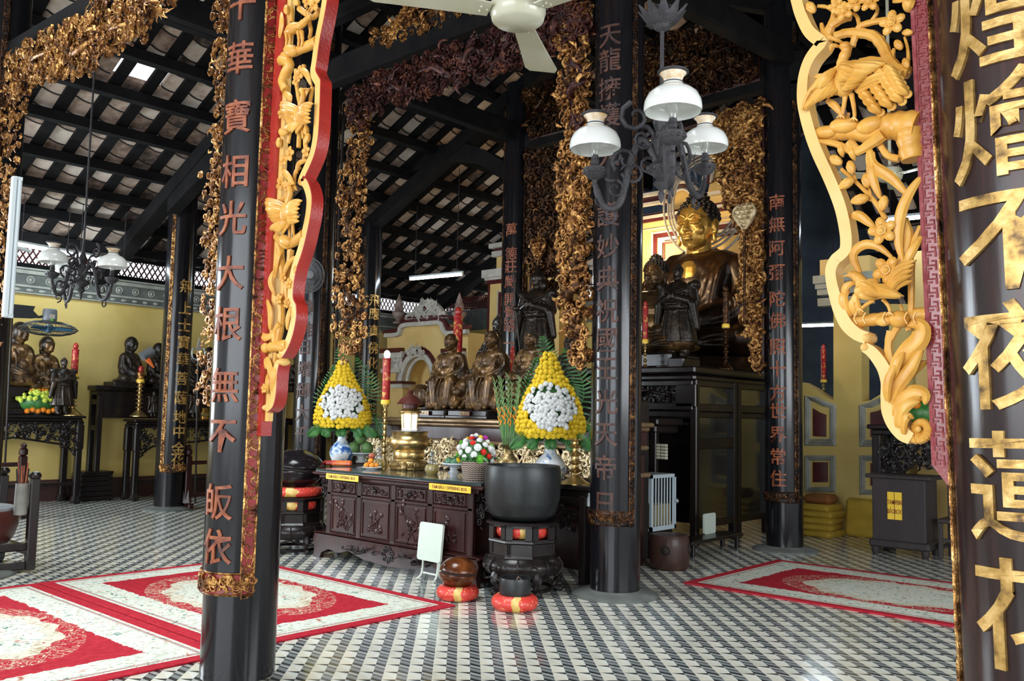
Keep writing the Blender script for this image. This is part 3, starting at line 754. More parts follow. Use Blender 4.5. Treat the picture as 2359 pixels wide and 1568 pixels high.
def serpent(b, path, r0, M, u0, rnd, head=True):
    """a scaled dragon body winding in the plane, with back spikes, claws and a maned head"""
    P = smooth_path([(x, y, u0) for x, y in path], 12); N = len(P); rad = []
    for i, p in enumerate(P):
        t = i/(N-1); p.z = u0-.05-.05*math.sin(t*22); rad.append(r0*(.35+.65*math.sin(math.pi*min(1, t*1.15+.08)))*(1+.10*(i % 2)))
    b.tube(P, rad, 9, M=M)
    for i in range(2, N-2, 2):
        t = (P[i+1]-P[i-1]).normalized(); nn = Vector((-t.y, t.x, 0)); b.tube([P[i]+nn*rad[i]*.8, P[i]+nn*rad[i]*1.9+t*rad[i]*.5], [rad[i]*.4, .002], 4, M=M)
    if head:
        h = P[0]; d = (P[0]-P[3]).normalized(); nn = Vector((-d.y, d.x, 0))
        b.ell(h+d*r0*.5-Vector((0, 0, r0*.4)), (r0*1.5, r0*1.25, r0*1.2), 10, 7, M); b.ell(h+d*r0*1.9-Vector((0, 0, r0*.3)), (r0*.9, r0*.8, r0*.6), 9, 6, M)
        for s in (-1, 1):
            b.tube(smooth_path([h+nn*s*r0*.6, h+nn*s*r0*1.3-d*r0*1.4, h+nn*s*r0*1.2-d*r0*3], 4), [r0*.3]*6+[r0*.15]*2+[.004], 5, M=M)
            b.tube(smooth_path([h+d*r0*2.2+nn*s*r0*.5, h+d*r0*3+nn*s*r0*1.5, h+d*r0*2.2+nn*s*r0*3], 4), [r0*.14]*9, 4, M=M)
            b.ell(h+d*r0*.8+nn*s*r0*.6-Vector((0, 0, r0*1.4)), r0*.28, 7, 5, M)
        for k in range(9): leafy(b, h.x-d.x*r0*1.5, h.y-d.y*r0*1.5, h.z-.02, r0*3.2, rnd.random()*6.28, M, rnd)
    for i in range(N//5, N-3, max(6, N//7)):
        for s in (-1, 1):
            q = P[i]; a = rnd.random()*6.28
            for j in (-.5, 0, .5): b.tube([q, q+Vector((math.cos(a+j), math.sin(a+j), -.3))*r0*2.1, q+Vector((math.cos(a+j*1.4), math.sin(a+j*1.4), -.1))*r0*3.2], [r0*.32, r0*.25, .003], 4, M=M)
    return b
def panel_thing(name, label, group, polys, u0, n, size, seed, mat, serp=None, depth=.07, cat='carving', part='scrollwork', rail=None, ru=0.0):
    rnd = random.Random(seed); p2 = [onU(u0, p) for p in polys]
    c = p2[0]; cx = sum(q[0] for q in c)/len(c); cz = min(q[1] for q in c)
    t = thing(name, label, cat, (u0, cx, cz), group=group)
    for q, k in zip(p2, n if hasattr(n, '__len__') else [n]*len(p2)):
        scroll_fill(q, u0, k, size, rnd, depth=depth).build(part, mat, t, ang=60, world=True)
    if serp:
        for pth, r0, m2 in serp: serpent(B(), onU(u0-.03, pth), r0, FU, u0-.03, rnd).build('dragon', m2, t, ang=60, world=True)
    if rail:
        for pth, rr, m2 in rail:
            b = B(); b.tube([(y, z, u0+ru) for y, z in onU(u0+ru, pth)], rr, 6, M=FU); b.build('edge_rail', m2, t, world=True)
    return t
# --- gilded work between the two front pillars on the left
panel_thing('gilded_valance', 'gilded openwork valance hanging under the top beam in the upper left corner', None,
    [[(35, 150), (60, 125), (130, 80), (200, 50), (240, 20), (255, -20), (420, -20), (400, 20), (370, 55), (345, 85), (310, 110), (270, 135), (240, 150), (235, 165), (195, 185), (150, 182), (95, 195), (75, 215), (40, 240)]],
    2.92, 900, .045, 21, M_gilt, serp=[([(90, 150), (150, 120), (200, 130), (250, 80), (300, 70), (345, 30), (380, 10)], .028, M_gilt)], depth=.12)
beam('ceiling_beam', PU(30, 128, 2.95), PU(330, -42, 2.95), .16, .24)
panel_thing('gilded_strip', 'narrow gilded leaf carving down the left edge of the photo', None,
    [[(40, 180), (78, 215), (70, 260), (60, 300), (52, 380), (46, 420), (34, 500), (26, 600), (18, 700), (4, 830), (-14, 830), (-12, 600), (-6, 450), (12, 350), (22, 250)]], 2.92, 380, .036, 22, M_gilt, depth=.08)
panel_thing('gilded_strip', 'narrow gilded leaf carving along the left side of the foreground pillar', None,
    [[(560, -20), (516, -20), (508, 60), (517, 120), (503, 170), (512, 230), (497, 300), (507, 350), (486, 420), (497, 480), (487, 560), (492, 640), (482, 700), (488, 760), (474, 840), (476, 930), (520, 930), (530, 400)]], 2.92, 520, .030, 23, M_gilt, depth=.08)
# --- dragon gate between the second pillar row
panel_thing('dragon_valance', 'dark red dragon valance under the beam behind the ceiling fan', None,
    [[(835, 195), (960, 150), (1100, 95), (1190, 48), (1290, 10), (1366, -10), (1366, 95), (1290, 120), (1215, 150), (1170, 165), (1120, 190), (1060, 200), (1000, 225), (960, 235), (900, 240), (870, 275), (850, 300), (825, 290), (808, 240)]],
    6.62, 760, .062, 24, M_redgilt, serp=[([(905, 190), (960, 215), (1010, 160), (1060, 185), (1100, 120), (1150, 150), (1190, 95)], .05, M_redgilt), ([(1340, 60), (1300, 40), (1280, 100), (1230, 70), (1200, 120)], .05, M_redgilt)], depth=.14)
panel_thing('dragon_strip', 'gilded dragon and cloud carving hanging above the left flower cone', None,
    [[(805, 240), (862, 262), (864, 330), (852, 420), (847, 520), (840, 620), (852, 700), (847, 780), (826, 832), (800, 840), (795, 800), (780, 750), (785, 650), (800, 550), (795, 420), (815, 330)]],
    6.62, 480, .050, 25, M_gilt, serp=[([(820, 540), (812, 470), (835, 420), (815, 360), (842, 320), (825, 270)], .036, M_giltdark), ([(805, 760), (826, 700), (800, 650), (835, 610), (812, 560)], .034, M_giltdark)], depth=.12,
    rail=[([(793, 240), (781, 500), (769, 1080)], .022, M_carveback), ([(786, 240), (775, 500), (762, 1080)], .012, M_giltdark)], ru=.85)
panel_thing('dragon_strip', 'gilded dragon and cloud carving left of the black pillar with faded characters', None,
    [[(1290, 60), (1366, 10), (1366, 850), (1345, 850), (1318, 800), (1308, 760), (1298, 720), (1306, 640), (1294, 560), (1304, 480), (1293, 420), (1310, 330), (1300, 220), (1310, 150)]],
    6.62, 620, .056, 26, M_gilt, serp=[([(1345, 300), (1320, 230), (1352, 180), (1322, 130), (1345, 80)], .042, M_redgilt), ([(1330, 520), (1345, 460), (1312, 420), (1350, 370), (1325, 330)], .042, M_gilt), ([(1340, 760), (1315, 700), (1350, 640), (1322, 590), (1340, 540)], .042, M_giltdark)], depth=.13)
panel_thing('gilded_frieze', 'dim gilded frieze above the beam at the top left of the ceiling fan', None,
    [[(865, 118), (862, 70), (900, 64), (945, 34), (1000, 27), (1100, 22), (1120, 34), (980, 84), (930, 98)], [(930, -20), (975, -20), (972, 38), (940, 42)]], 6.72, [240, 60], .05, 27, M_gilt, depth=.08)
# --- pierced panels of the altar bay
panel_thing('pierced_panel', 'tall gilded pierced panel beside the thin pillar with orange characters', 'pierced panels of the altar bay',
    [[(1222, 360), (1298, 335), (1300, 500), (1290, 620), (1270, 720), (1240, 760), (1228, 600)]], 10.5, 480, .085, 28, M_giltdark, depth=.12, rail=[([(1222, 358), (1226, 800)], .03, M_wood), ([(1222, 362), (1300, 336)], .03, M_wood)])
panel_thing('pierced_panel', 'small square gilded pierced panel left of the hanging lamp with three shades', 'pierced panels of the altar bay',
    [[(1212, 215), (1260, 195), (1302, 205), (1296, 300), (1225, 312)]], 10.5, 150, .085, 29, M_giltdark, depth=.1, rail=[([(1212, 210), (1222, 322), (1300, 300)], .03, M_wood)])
panel_thing('pierced_panel', 'tall gilded pierced panel right of the big golden buddha', 'pierced panels of the altar bay',
    [[(1625, 280), (1700, 258), (1755, 240), (1755, 850), (1738, 832), (1732, 745), (1712, 700), (1716, 560), (1702, 500), (1682, 480), (1662, 390)]], 10.5, 820, .085, 30, M_gilt, depth=.12, rail=[([(1758, 235), (1757, 860)], .03, M_wood), ([(1758, 240), (1480, 325)], .03, M_wood)])
panel_thing('pierced_panel', 'wide dim pierced panel above the beam behind the white lamp shades', 'pierced panels of the altar bay',
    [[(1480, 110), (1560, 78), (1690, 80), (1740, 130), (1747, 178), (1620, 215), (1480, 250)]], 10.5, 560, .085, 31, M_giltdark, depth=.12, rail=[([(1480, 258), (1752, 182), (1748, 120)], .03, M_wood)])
# --- the two golden yellow brackets on the front row
class Carve:
    def __init__(s, u0, y=500): s.u0 = u0; s.m = (PU(1200, 700, u0)-CAM).length*0
    def p(s, x, y): q = PU(x, y, s.u0); return (q.y, q.z)
    def sc(s, x, y): return abs(PU(x, y+10, s.u0).z-PU(x, y-10, s.u0).z)/20
    def P3(s, pts, d): return [Vector((*s.p(x, y), s.u0+d)) for x, y in pts]
    def band(s, b, pts, wpx, d0, d1, n=6, taper=None, split=None):
        """flat-faced strip following a path; split lists the indices of sharp cusps"""
        segs = []; cut = [0]+(split or [])+[len(pts)-1]
        for a, c in zip(cut[:-1], cut[1:]): segs.append(smooth_path([Vector((*s.p(x, y), 0)) for x, y in pts[a:c+1]], n))
        k = s.sc(*pts[0]); L = []; R = []; all_ = []
        for sg in segs: all_ += sg if not all_ else sg[1:]
        N = len(all_)
        for i in range(N):
            t = (all_[min(i+1, N-1)]-all_[max(i-1, 0)]).normalized(); nn = Vector((-t.y, t.x, 0))
            w = (wpx[min(int(i/(N-1)*(len(wpx)-1)), len(wpx)-2)]*(1-((i/(N-1)*(len(wpx)-1)) % 1 if i < N-1 else 1))+wpx[min(int(i/(N-1)*(len(wpx)-1))+1, len(wpx)-1)]*((i/(N-1)*(len(wpx)-1)) % 1 if i < N-1 else 1)) if hasattr(wpx, '__len__') else wpx
            L.append(all_[i]+nn*w*k/2); R.append(all_[i]-nn*w*k/2)
        vs = []; fs = []
        for i in range(N):
            for q, d in ((L[i], d0), (R[i], d0), (R[i], d1), (L[i], d1)): vs.append((q.x, q.y, s.u0+d))
        for i in range(N-1):
            for j in range(4): l = (j+1) % 4; fs.append((i*4+j, (i+1)*4+j, (i+1)*4+l, i*4+l))
        fs.append((0, 1, 2, 3)); fs.append(tuple(reversed([(N-1)*4+j for j in range(4)])))
        b.add(vs, fs, FU); return L, R
    def branch(s, b, pts, r, d=0.0, n=8, sm=5):
        k = s.sc(*pts[0]); P = smooth_path(s.P3(pts, d), sm); N = len(P)
        rr = [(r[0]+(r[-1]-r[0])*i/(N-1) if hasattr(r, '__len__') else r)*k*(1+.06*math.sin(i*1.9)) for i in range(N)]
        b.tube(P, rr, n, M=FU)
    def leaf(s, b, pts, w, d=-.02, sm=5, curl_=.3):
        k = s.sc(*pts[0]); P = smooth_path(s.P3(pts, d), sm); N = len(P)
        for i, q in enumerate(P): q.z -= .02*math.sin(math.pi*i/(N-1))
        ww = [max(.0015, w*k*math.sin(math.pi*(.10+.88*i/(N-1)))**.8) for i in range(N)]
        b.leaf(P, ww, .006, FU, (0, 0, -1), curl_)
    def flower(s, b, x, y, r, d=-.03, rot=0.0, n=5, sq=1.0):
        k = s.sc(x, y); cx, cy = s.p(x, y); R = r*k
        for j in range(n):
            a = rot+j*2*math.pi/n; Rm = Matrix.Rotation(a, 3, 'Z')
            b.ell((cx+R*.58*math.cos(a)*sq, cy+R*.58*math.sin(a), s.u0+d), (R*.45, R*.36, R*.17), 10, 6, FU, R=Rm)
            for dl in (-.35, 0, .35): b.tube([Vector((cx+R*.25*math.cos(a), cy+R*.25*math.sin(a), s.u0+d-R*.18)), Vector((cx+R*.85*math.cos(a+dl), cy+R*.85*math.sin(a+dl), s.u0+d-R*.10))], [R*.05, R*.03], 4, M=FU)
        b.ell((cx, cy, s.u0+d-R*.15), (R*.27, R*.27, R*.24), 10, 6, FU)
        b.tube([(cx+R*.28*math.cos(t), cy+R*.28*math.sin(t), s.u0+d-R*.2) for t in [2*math.pi*q/12 for q in range(12)]], R*.06, 5, closed=True, M=FU)
    def bud(s, b, x, y, L, ang, d=-.02):
        k = s.sc(x, y); cx, cy = s.p(x, y); Rm = Matrix.Rotation(math.radians(ang), 3, 'Z'); L *= k
        b.ell((cx, cy, s.u0+d), (L*.5, L*.30, L*.27), 10, 7, FU, R=Rm)
        for o in (-.55, .55):
            R2m = Matrix.Rotation(math.radians(ang)+o*.5, 3, 'Z'); v = R2m @ Vector((-L*.12, o*L*.28, 0)); b.ell((cx+v.x, cy+v.y, s.u0+d-L*.12), (L*.40, L*.16, L*.14), 8, 6, FU, R=R2m)
    def blob(s, b, x, y, rx, ry, ang=0, d=-.02, dz=.6, nu=14, nv=9):
        k = s.sc(x, y); cx, cy = s.p(x, y); b.ell((cx, cy, s.u0+d), (rx*k, ry*k, min(rx, ry)*k*dz), nu, nv, FU, R=Matrix.Rotation(math.radians(ang), 3, 'Z'))
    def fan(s, b, root0, root1, tip0, tip1, n, w, d=-.03, bulge=.12):
        """feathers between a leading edge root0-root1 and trailing tips tip0-tip1"""
        for i in range(n):
            t = i/(n-1); r = (root0[0]+(root1[0]-root0[0])*t, root0[1]+(root1[1]-root0[1])*t); q = (tip0[0]+(tip1[0]-tip0[0])*t, tip0[1]+(tip1[1]-tip0[1])*t)
            m = ((r[0]+q[0])/2+(q[1]-r[1])*bulge, (r[1]+q[1])/2-(q[0]-r[0])*bulge); s.leaf(b, [r, m, q], w, d-.012*math.sin(math.pi*t)-.004*(i % 2), 3, .35)
class Each:
    """hands out a fresh mesh for every element and links it as a part of its own"""
    def __init__(s, name, t, mat=None): s.n = name; s.t = t; s.m = mat
    def __enter__(s): s.b = B(); return s.b
    def __exit__(s, *a): s.b.build(s.n, s.m or M_saffron, s.t, world=True)
def spiral_px(cx, cy, r0, r1, a0, turns, n=22):
    return [(cx+(r0+(r1-r0)*i/(n-1))*math.cos(a0+turns*6.283*i/(n-1)), cy+(r0+(r1-r0)*i/(n-1))*math.sin(a0+turns*6.283*i/(n-1))) for i in range(n)]
K = Carve(2.88)
tR = thing('carved_bracket', 'golden yellow carved bracket with phoenix and songbird on the right foreground pillar', 'bracket', PU(2120, 1100, 2.90), group='golden brackets of the front pillar row')
b = B()
K.band(b, [(1836, -20), (1841, 0), (1852, 39), (1872, 79), (1902, 104), (1874, 138), (1859, 179), (1856, 229), (1863, 271), (1875, 314), (1891, 357), (1913, 404), (1931, 446), (1945, 486), (1954, 529), (1957, 560), (1953, 581), (1934, 598), (1925, 612), (1921, 630), (1924, 655), (1931, 683), (1941, 716), (1957, 748), (1980, 770), (2004, 780)],
       [24, 24, 26, 22, 24, 24, 24, 24, 24, 24, 22, 24, 26, 24], -.03, .035, split=[4, 17])
K.blob(b, 2004, 779, 14, 14, 0, 0, 2.2); K.blob(b, 1999, 801, 14, 13, 0, 0, 2.2)
L_, R_ = K.band(b, [(1999, 801), (2018, 814), (2041, 846), (2053, 879), (2057, 912), (2061, 945), (2070, 973), (2087, 998), (2106, 1010)], [22, 26, 28, 32, 40, 44, 40, 34, 26], -.03, .035)
b.build('border_frame', M_saffband, tR, ang=45, world=True)
b = B(); K.branch(b, [(2087, 998), (2108, 1008)]+spiral_px(2122, 988, 22, 6, 1.9, -1.25), [14, 6], -.01); K.blob(b, 2122, 988, 8, 8, 0, -.03)
K.branch(b, [(2063, 905), (2060, 870), (2052, 830), (2047, 800), (2052, 762)], [11, 10], .0); K.branch(b, [(2052, 780), (2070, 752), (2090, 742)], [9, 7], 0)
b.build('scroll_stem', M_saffron, tR, world=True); b = B(); K.leaf(b, [(2062, 900), (2072, 850), (2098, 812), (2126, 786), (2132, 760), (2118, 748), (2096, 752)], 22, -.02); K.leaf(b, [(2060, 930), (2080, 890), (2110, 850), (2134, 800)], 16, -.03)
K.leaf(b, [(2064, 880), (2078, 845), (2094, 812)], 12, -.04); K.leaf(b, [(2068, 890), (2096, 860), (2134, 830)], 14, .01)
K.leaf(b, [(2066, 965), (2082, 925), (2112, 905), (2138, 910), (2136, 932)], 18, -.02); K.leaf(b, [(2078, 985), (2088, 950), (2106, 932), (2128, 925)], 14, -.035); K.leaf(b, [(2090, 1000), (2094, 972), (2104, 958), (2112, 965)], 10, -.03)
K.leaf(b, [(2058, 925), (2064, 880), (2084, 830)], 10, -.05)
b.build('acanthus_leaf', M_saffron, tR, world=True)
b = B(); K.branch(b, [(1958, 742), (1990, 738), (2030, 733), (2075, 734), (2110, 726), (2138, 724)], [13, 18], .01, 10); K.blob(b, 2076, 736, 24, 20, 10, -.02, .9); K.blob(b, 2040, 740, 18, 13, 0, -.02, .8)
for x in (1985, 2005, 2050, 2100, 2120): K.branch(b, [(x, 722), (x-6, 735), (x, 748)], 2.2, -.04, 5)
b.build('log', M_saffron, tR, world=True); b = B(); K.branch(b, [(1884, 316), (1920, 306), (1960, 300), (2000, 302), (2040, 290), (2075, 288), (2115, 292)], [13, 36], .01, 12); K.blob(b, 1905, 306, 28, 15, 8, -.01, .9); K.blob(b, 1950, 292, 34, 18, 10, -.02, .9); K.blob(b, 2010, 292, 32, 20, -6, -.02, .9)
K.branch(b, [(1884, 328), (1930, 334), (1975, 352), (2010, 335), (2040, 314)], [5, 14], -.02, 8); K.branch(b, [(1984, 360), (1976, 345), (1960, 335)], [5, 14], -.02); b.build('log', M_saffron, tR, world=True); b = B(); K.branch(b, [(2095, 300), (2098, 330), (2104, 368)], [30, 26], 0, 10); b.build('log_stump', M_saffron, tR, world=True); b = B(); K.branch(b, [(2025, 330), (2045, 358), (2072, 366)], [7, 9], 0)
b.build('branch', M_saffron, tR, world=True)
b = B()
for pts, r in (([(1924, 84), (1950, 76), (1981, 76), (2014, 84), (2034, 108), (2048, 138), (2068, 160), (2094, 168)], [10, 14]), ([(1980, 142), (2010, 138), (2044, 148), (2068, 160)], [7, 12]), ([(1963, 107), (1970, 85), (1980, 62), (2006, 52), (2052, 44)], [8, 7]), ([(1906, 96), (1914, 62), (1941, 44), (1960, 40)], [12, 8]), ([(1906, 90), (1896, 70), (1892, 54)], [8, 4]), ([(1913, 60), (1924, 25), (1920, -10)], [8, 7]), ([(1980, 62), (1975, 40), (1965, 30)], [5, 4]), ([(1940, 42), (1910, 18), (1884, 14)], [5, 4]), ([(2005, 52), (2020, 30), (2020, 14)], [5, 4]),
               ([(2038, 120), (2034, 95), (2034, 84)], [8, 4]), ([(2055, 148), (2056, 128), (2060, 112)], [8, 4]), ([(2092, 170), (2092, 120), (2084, 85)], [5, 3]), ([(1938, 389), (1974, 421), (2013, 461), (2041, 506)], [4, 6]), ([(1968, 400), (1972, 418)], [3, 3]), ([(2002, 430), (2006, 450)], [3, 3]), ([(1988, 455), (2010, 462)], [3, 3]),
               ([(2060, 640), (2084, 580), (2092, 540), (2080, 505)], [10, 12]), ([(2085, 620), (2096, 580), (2120, 520)], [9, 5]), ([(2074, 700), (2096, 760), (2100, 600)], [3, 9]), ([(1960, 108), (1955, 130)], [4, 4]), ([(1955, 260), (1952, 275)], [4, 4])):
    with Each('branch', tR) as b: K.branch(b, pts, r, .0)
b = B()
for x, y, r, q in ((2065, 62, 29, .3), (1981, 11, 26, .8), (1956, 34, 22, .2), (2015, 12, 24, .5), (2043, 536, 32, .1), (2053, 626, 33, .9), (1935, 22, 18, .0)): 
    with Each('flower', tR) as b: K.flower(b, x, y, r, -.04, q)
for x, y, L, a in ((1874, 22, 34, 60), (1931, 372, 36, 40), (1966, 388, 34, 75), (1957, 425, 38, 150), (2002, 418, 36, 80), (1988, 462, 40, 170), (2041, 470, 36, 100), (2092, 150, 28, 70), (2075, 108, 30, 60), (2095, 80, 26, 20)): 
    with Each('bud', tR) as b: K.bud(b, x, y, L, a)
b = B()
for pts, wd in (([(2006, 345), (2018, 385), (2062, 415), (2098, 456)], 13), ([(2013, 352), (2016, 405), (2033, 462)], 11), ([(1964, 498), (1990, 502), (2024, 530)], 11), ([(2124, 410), (2100, 450), (2082, 500), (2076, 560), (2086, 612)], 13), ([(1984, 630), (1972, 590), (1998, 567), (2031, 572), (2066, 602)], 11), ([(2126, 545), (2104, 590), (2082, 630)], 10), ([(1948, 690), (1958, 662), (1982, 650)], 8), ([(1962, 730), (1950, 690), (1960, 668)], 11), ([(1975, 728), (1972, 700), (1984, 690)], 9), ([(1990, 726), (1978, 690), (1996, 672)], 9), ([(2092, 30), (2100, 15), (2106, 0)], 14), ([(2060, 6), (2088, 4), (2104, -10)], 8), ([(1908, 232), (1932, 250), (1952, 275)], 8), ([(1880, 180), (1905, 182), (1920, 190)], 6), ([(1940, 330), (1946, 350), (1944, 364)], 8), ([(1962, 340), (1970, 355), (1972, 372)], 8)):
    with Each('leaf', tR) as b: K.leaf(b, pts, wd, -.01)
def phoenix(K, t):
    b = B(); K.blob(b, 1954, 200, 24, 34, -12, -.045, .9); K.branch(b, [(1952, 176), (1955, 150), (1963, 128), (1962, 118)], [13, 10], -.05, 10); K.blob(b, 1961, 118, 13, 10, 10, -.055, 1); K.leaf(b, [(1950, 120), (1938, 124), (1932, 134)], 5, -.06)
    for o in (-8, 0, 8): K.leaf(b, [(1956+o*.3, 112), (1940+o*.8, 106+o*.4), (1934+o, 104+o)], 4, -.06)
    K.branch(b, [(1958, 228), (1954, 258), (1950, 276)], [6, 3.5], -.04); K.branch(b, [(1972, 224), (1978, 256), (1980, 282)], [6, 3.5], -.04)
    for x, y in ((1950, 276), (1980, 282)):
        for o in (-9, 0, 9): K.branch(b, [(x, y-3), (x+o, y+5)], [3, 1.5], -.05, 5)
    b.build('phoenix_body', M_saffron, t, world=True)
    b = B(); K.fan(b, (1944, 172), (1938, 214), (1864, 262), (1938, 228), 9, 13, -.045, .05); K.fan(b, (1946, 170), (1936, 196), (1885, 222), (1922, 222), 6, 11, -.06, .03); K.branch(b, [(1948, 168), (1912, 190), (1880, 222), (1863, 263)], [8, 3], -.055)
    b.build('wing', M_saffron, t, world=True); b = B(); K.fan(b, (1954, 164), (1956, 208), (2056, 160), (1990, 212), 8, 13, -.06, -.06); K.fan(b, (1954, 166), (1955, 204), (2006, 178), (1976, 208), 5, 11, -.075, -.04); K.branch(b, [(1954, 162), (1990, 157), (2030, 154), (2056, 162)], [8, 3], -.06)
    b.build('wing', M_saffron, t, world=True)
    b = B()
    for row, (x0, y0, x1, y1) in enumerate(((1990, 206, 2030, 262), (2020, 196, 2058, 250), (2048, 186, 2084, 240), (2072, 180, 2098, 225))):
        for i in range(5):
            t_ = i/4; x = x0+(x1-x0)*t_-(6 if row == 0 else 0)*0; y = y0+(y1-y0)*t_; K.leaf(b, [(x-22, y-14), (x-4, y-4), (x+10, y+6)], 11, -.03-.008*row, 3, .4); K.blob(b, x+6, y+3, 11, 10, 30, -.03-.008*row, .35, 10, 6)
    K.fan(b, (1985, 205), (1990, 222), (2090, 172), (2075, 190), 4, 6, -.035, .05)
    b.build('tail', M_saffron, t, world=True)
phoenix(K, tR)
b = B(); K.blob(b, 2008, 665, 30, 17, -24, -.045, .95); K.blob(b, 2030, 676, 42, 18, -8, -.045, .9); K.branch(b, [(2000, 664), (1996, 650), (1984, 640), (1976, 637)], [15, 9], -.05, 10); K.blob(b, 1978, 637, 12, 9, 10, -.05, 1); K.branch(b, [(1968, 638), (1956, 641)], [4, 1], -.05, 6)
K.fan(b, (2006, 660), (2020, 684), (2100, 688), (2092, 692), 5, 8, -.07, .03); K.fan(b, (2004, 652), (2010, 676), (2062, 690), (2040, 692), 5, 8, -.08, .02)
K.fan(b, (2058, 676), (2066, 686), (2124, 604), (2116, 652), 5, 9, -.05, .14)
K.branch(b, [(2024, 694), (2004, 706), (1994, 716)], [5, 3.5], -.04); K.branch(b, [(2044, 692), (2056, 706), (2062, 724)], [5, 3.5], -.04)
for x, y in ((1994, 716), (2062, 724)):
    for o in (-9, 0, 9): K.branch(b, [(x, y-2), (x+o, y+6)], [3, 1.5], -.05, 5)
b.build('songbird', M_saffron, tR, world=True)
# crimson key-pattern board that carries the bracket
def key_board(K, t, left, right, d0, d1, tip):
    """left/right: px edge (top, bottom)"""
    q = [K.p(*left[0]), K.p(*right[0]), K.p(*right[1]), K.p(*tip), K.p(*left[1])]
    B().prism(q, K.u0+d0, K.u0+d1, FU).build('board', M_crimson, t, ang=0, world=True)
    b = B(); z0 = K.p(*right[0])[1]; z1 = K.p(*left[1])[1]; N = int((z0-z1)/.042)
    def pt(a, z):
        yl = K.p(*left[0])[1], K.p(*left[1])[1]; f = (z-yl[0])/(yl[1]-yl[0]); vl = K.p(*left[0])[0]+(K.p(*left[1])[0]-K.p(*left[0])[0])*f; vr = K.p(*right[0])[0]+(K.p(*right[1])[0]-K.p(*right[0])[0])*f
        return Vector((vl+(vr-vl)*a, z, K.u0+d0-.003))
    h = (z0-z1)/N; r = .0032
    for i in range(N):
        z = z0-i*h
        for path in ([(.28, 0), (.28, .62), (.72, .62), (.72, .30), (.50, .30)], [(.28, .86), (.50, .86)], [(.72, .62), (.72, 1.0)]):
            b.tube([pt(a, z-h*y) for a, y in path], r, 4, M=FU)
    for a in (.06, .94, .16): b.tube([pt(a, z0), pt(a, z1)], r, 4, M=FU)
    b.build('key_pattern', M_keyline, t, ang=0, world=True)
key_board(K, tR, ((2098, -20), (2150, 1071)), ((2146, -20), (2190, 1090)), -.012, .05, (2190, 1122))
# the left bracket: same design family, its own figures
K = Carve(2.90)
tL = thing('carved_bracket', 'golden yellow carved bracket with cranes and deer on the left foreground pillar', 'bracket', PU(610, 1000, 2.90), group='golden brackets of the front pillar row')
b = B()
LP = [(760, -30), (758, 0), (751, 43), (741, 93), (734, 143), (731, 171), (742, 193), (741, 229), (739, 286), (735, 329), (726, 364), (708, 404), (703, 416), (714, 428), (722, 457), (720, 493), (713, 529), (706, 560), (697, 590), (688, 616), (681, 653), (679, 690), (686, 708), (686, 735), (677, 775), (665, 803), (655, 818)]
L_, R_ = K.band(b, LP, [19]*10, -.03, .03, split=[6, 12, 22])
K.blob(b, 654, 820, 9, 9, 0, 0, 2); K.blob(b, 653, 834, 9, 9, 0, 0, 2)
L2_, R2_ = K.band(b, [(651, 834), (645, 848), (642, 878), (640, 905), (634, 929), (622, 942)], [14, 18, 19, 20, 22, 18], -.03, .03)
K.blob(b, 620, 939, 10, 9, 0, 0, 2)
b.build('border_frame', M_saffband, tL, ang=45, world=True)
b = B()
for S in (L_, L2_):
    # painted outer rim (the side that looks across the aisle)
    N = len(S); vs = []; fs = []
    SS = S if S[len(S)//2].x < (R_ if S is L_ else R2_)[len(S)//2].x else (R_ if S is L_ else R2_)
    for q in SS:
        for x, d in ((.001, -.031), (-.007, -.031), (-.007, .045), (.001, .045)): vs.append((q.x+x, q.y, K.u0+d))
    for i in range(N-1):
        for j in range(4): l = (j+1) % 4; fs.append((i*4+j, (i+1)*4+j, (i+1)*4+l, i*4+l))
    b.add(vs, fs, FU)
b.build('red_rim', M_redpaint, tL, ang=45, world=True)
b = B()
for pts, r in (([(656, 130), (690, 118), (735, 96)], [8, 12]), ([(652, 140), (670, 150), (655, 185), (662, 210)], [12, 10]), ([(640, 545), (665, 565), (705, 540)], [8, 12]), ([(628, 800), (645, 797), (668, 795)], [12, 13]), ([(640, 800), (636, 770), (650, 745)], [8, 8])):
    with Each('log', tL) as b: K.branch(b, pts, r, -.01, 10)
b = B(); 
for x, y, rx, ry in ((680, 120, 26, 14), (668, 556, 24, 13), (622, 802, 13, 12), (655, 800, 16, 10)):
    with Each('rock', tL) as b: K.blob(b, x, y, rx, ry, 20, -.03, .8)
b = B()
for pts, r in (([(682, 160), (684, 200), (690, 240)], [5, 4]), ([(700, 150), (700, 175)], [5, 4]), ([(690, 290), (688, 340)], [5, 5]), ([(700, 300), (704, 340), (700, 370)], [5, 5]), ([(662, 250), (668, 290), (664, 330)], [5, 4]), ([(720, 200), (712, 250)], [5, 4]), ([(668, 430), (655, 460), (645, 500)], [5, 4]), ([(690, 385), (680, 400), (675, 440)], [5, 4]), ([(645, 570), (650, 620), (655, 660), (650, 700)], [9, 8]), ([(670, 575), (665, 620), (660, 660), (664, 700)], [8, 6]), ([(648, 700), (648, 740), (640, 790)], [9, 8]), ([(638, 812), (632, 850), (630, 880)], [8, 6]), ([(650, 812), (648, 850)], [5, 4]), ([(665, 690), (675, 730)], [5, 4]), ([(710, 40), (716, 70), (712, 90)], [5, 4]), ([(670, 20), (672, 50)], [6, 4]), ([(690, 20), (720, 40), (736, 20)], [7, 6])):
    with Each('branch', tL) as b: K.branch(b, pts, r, .0)
b = B()
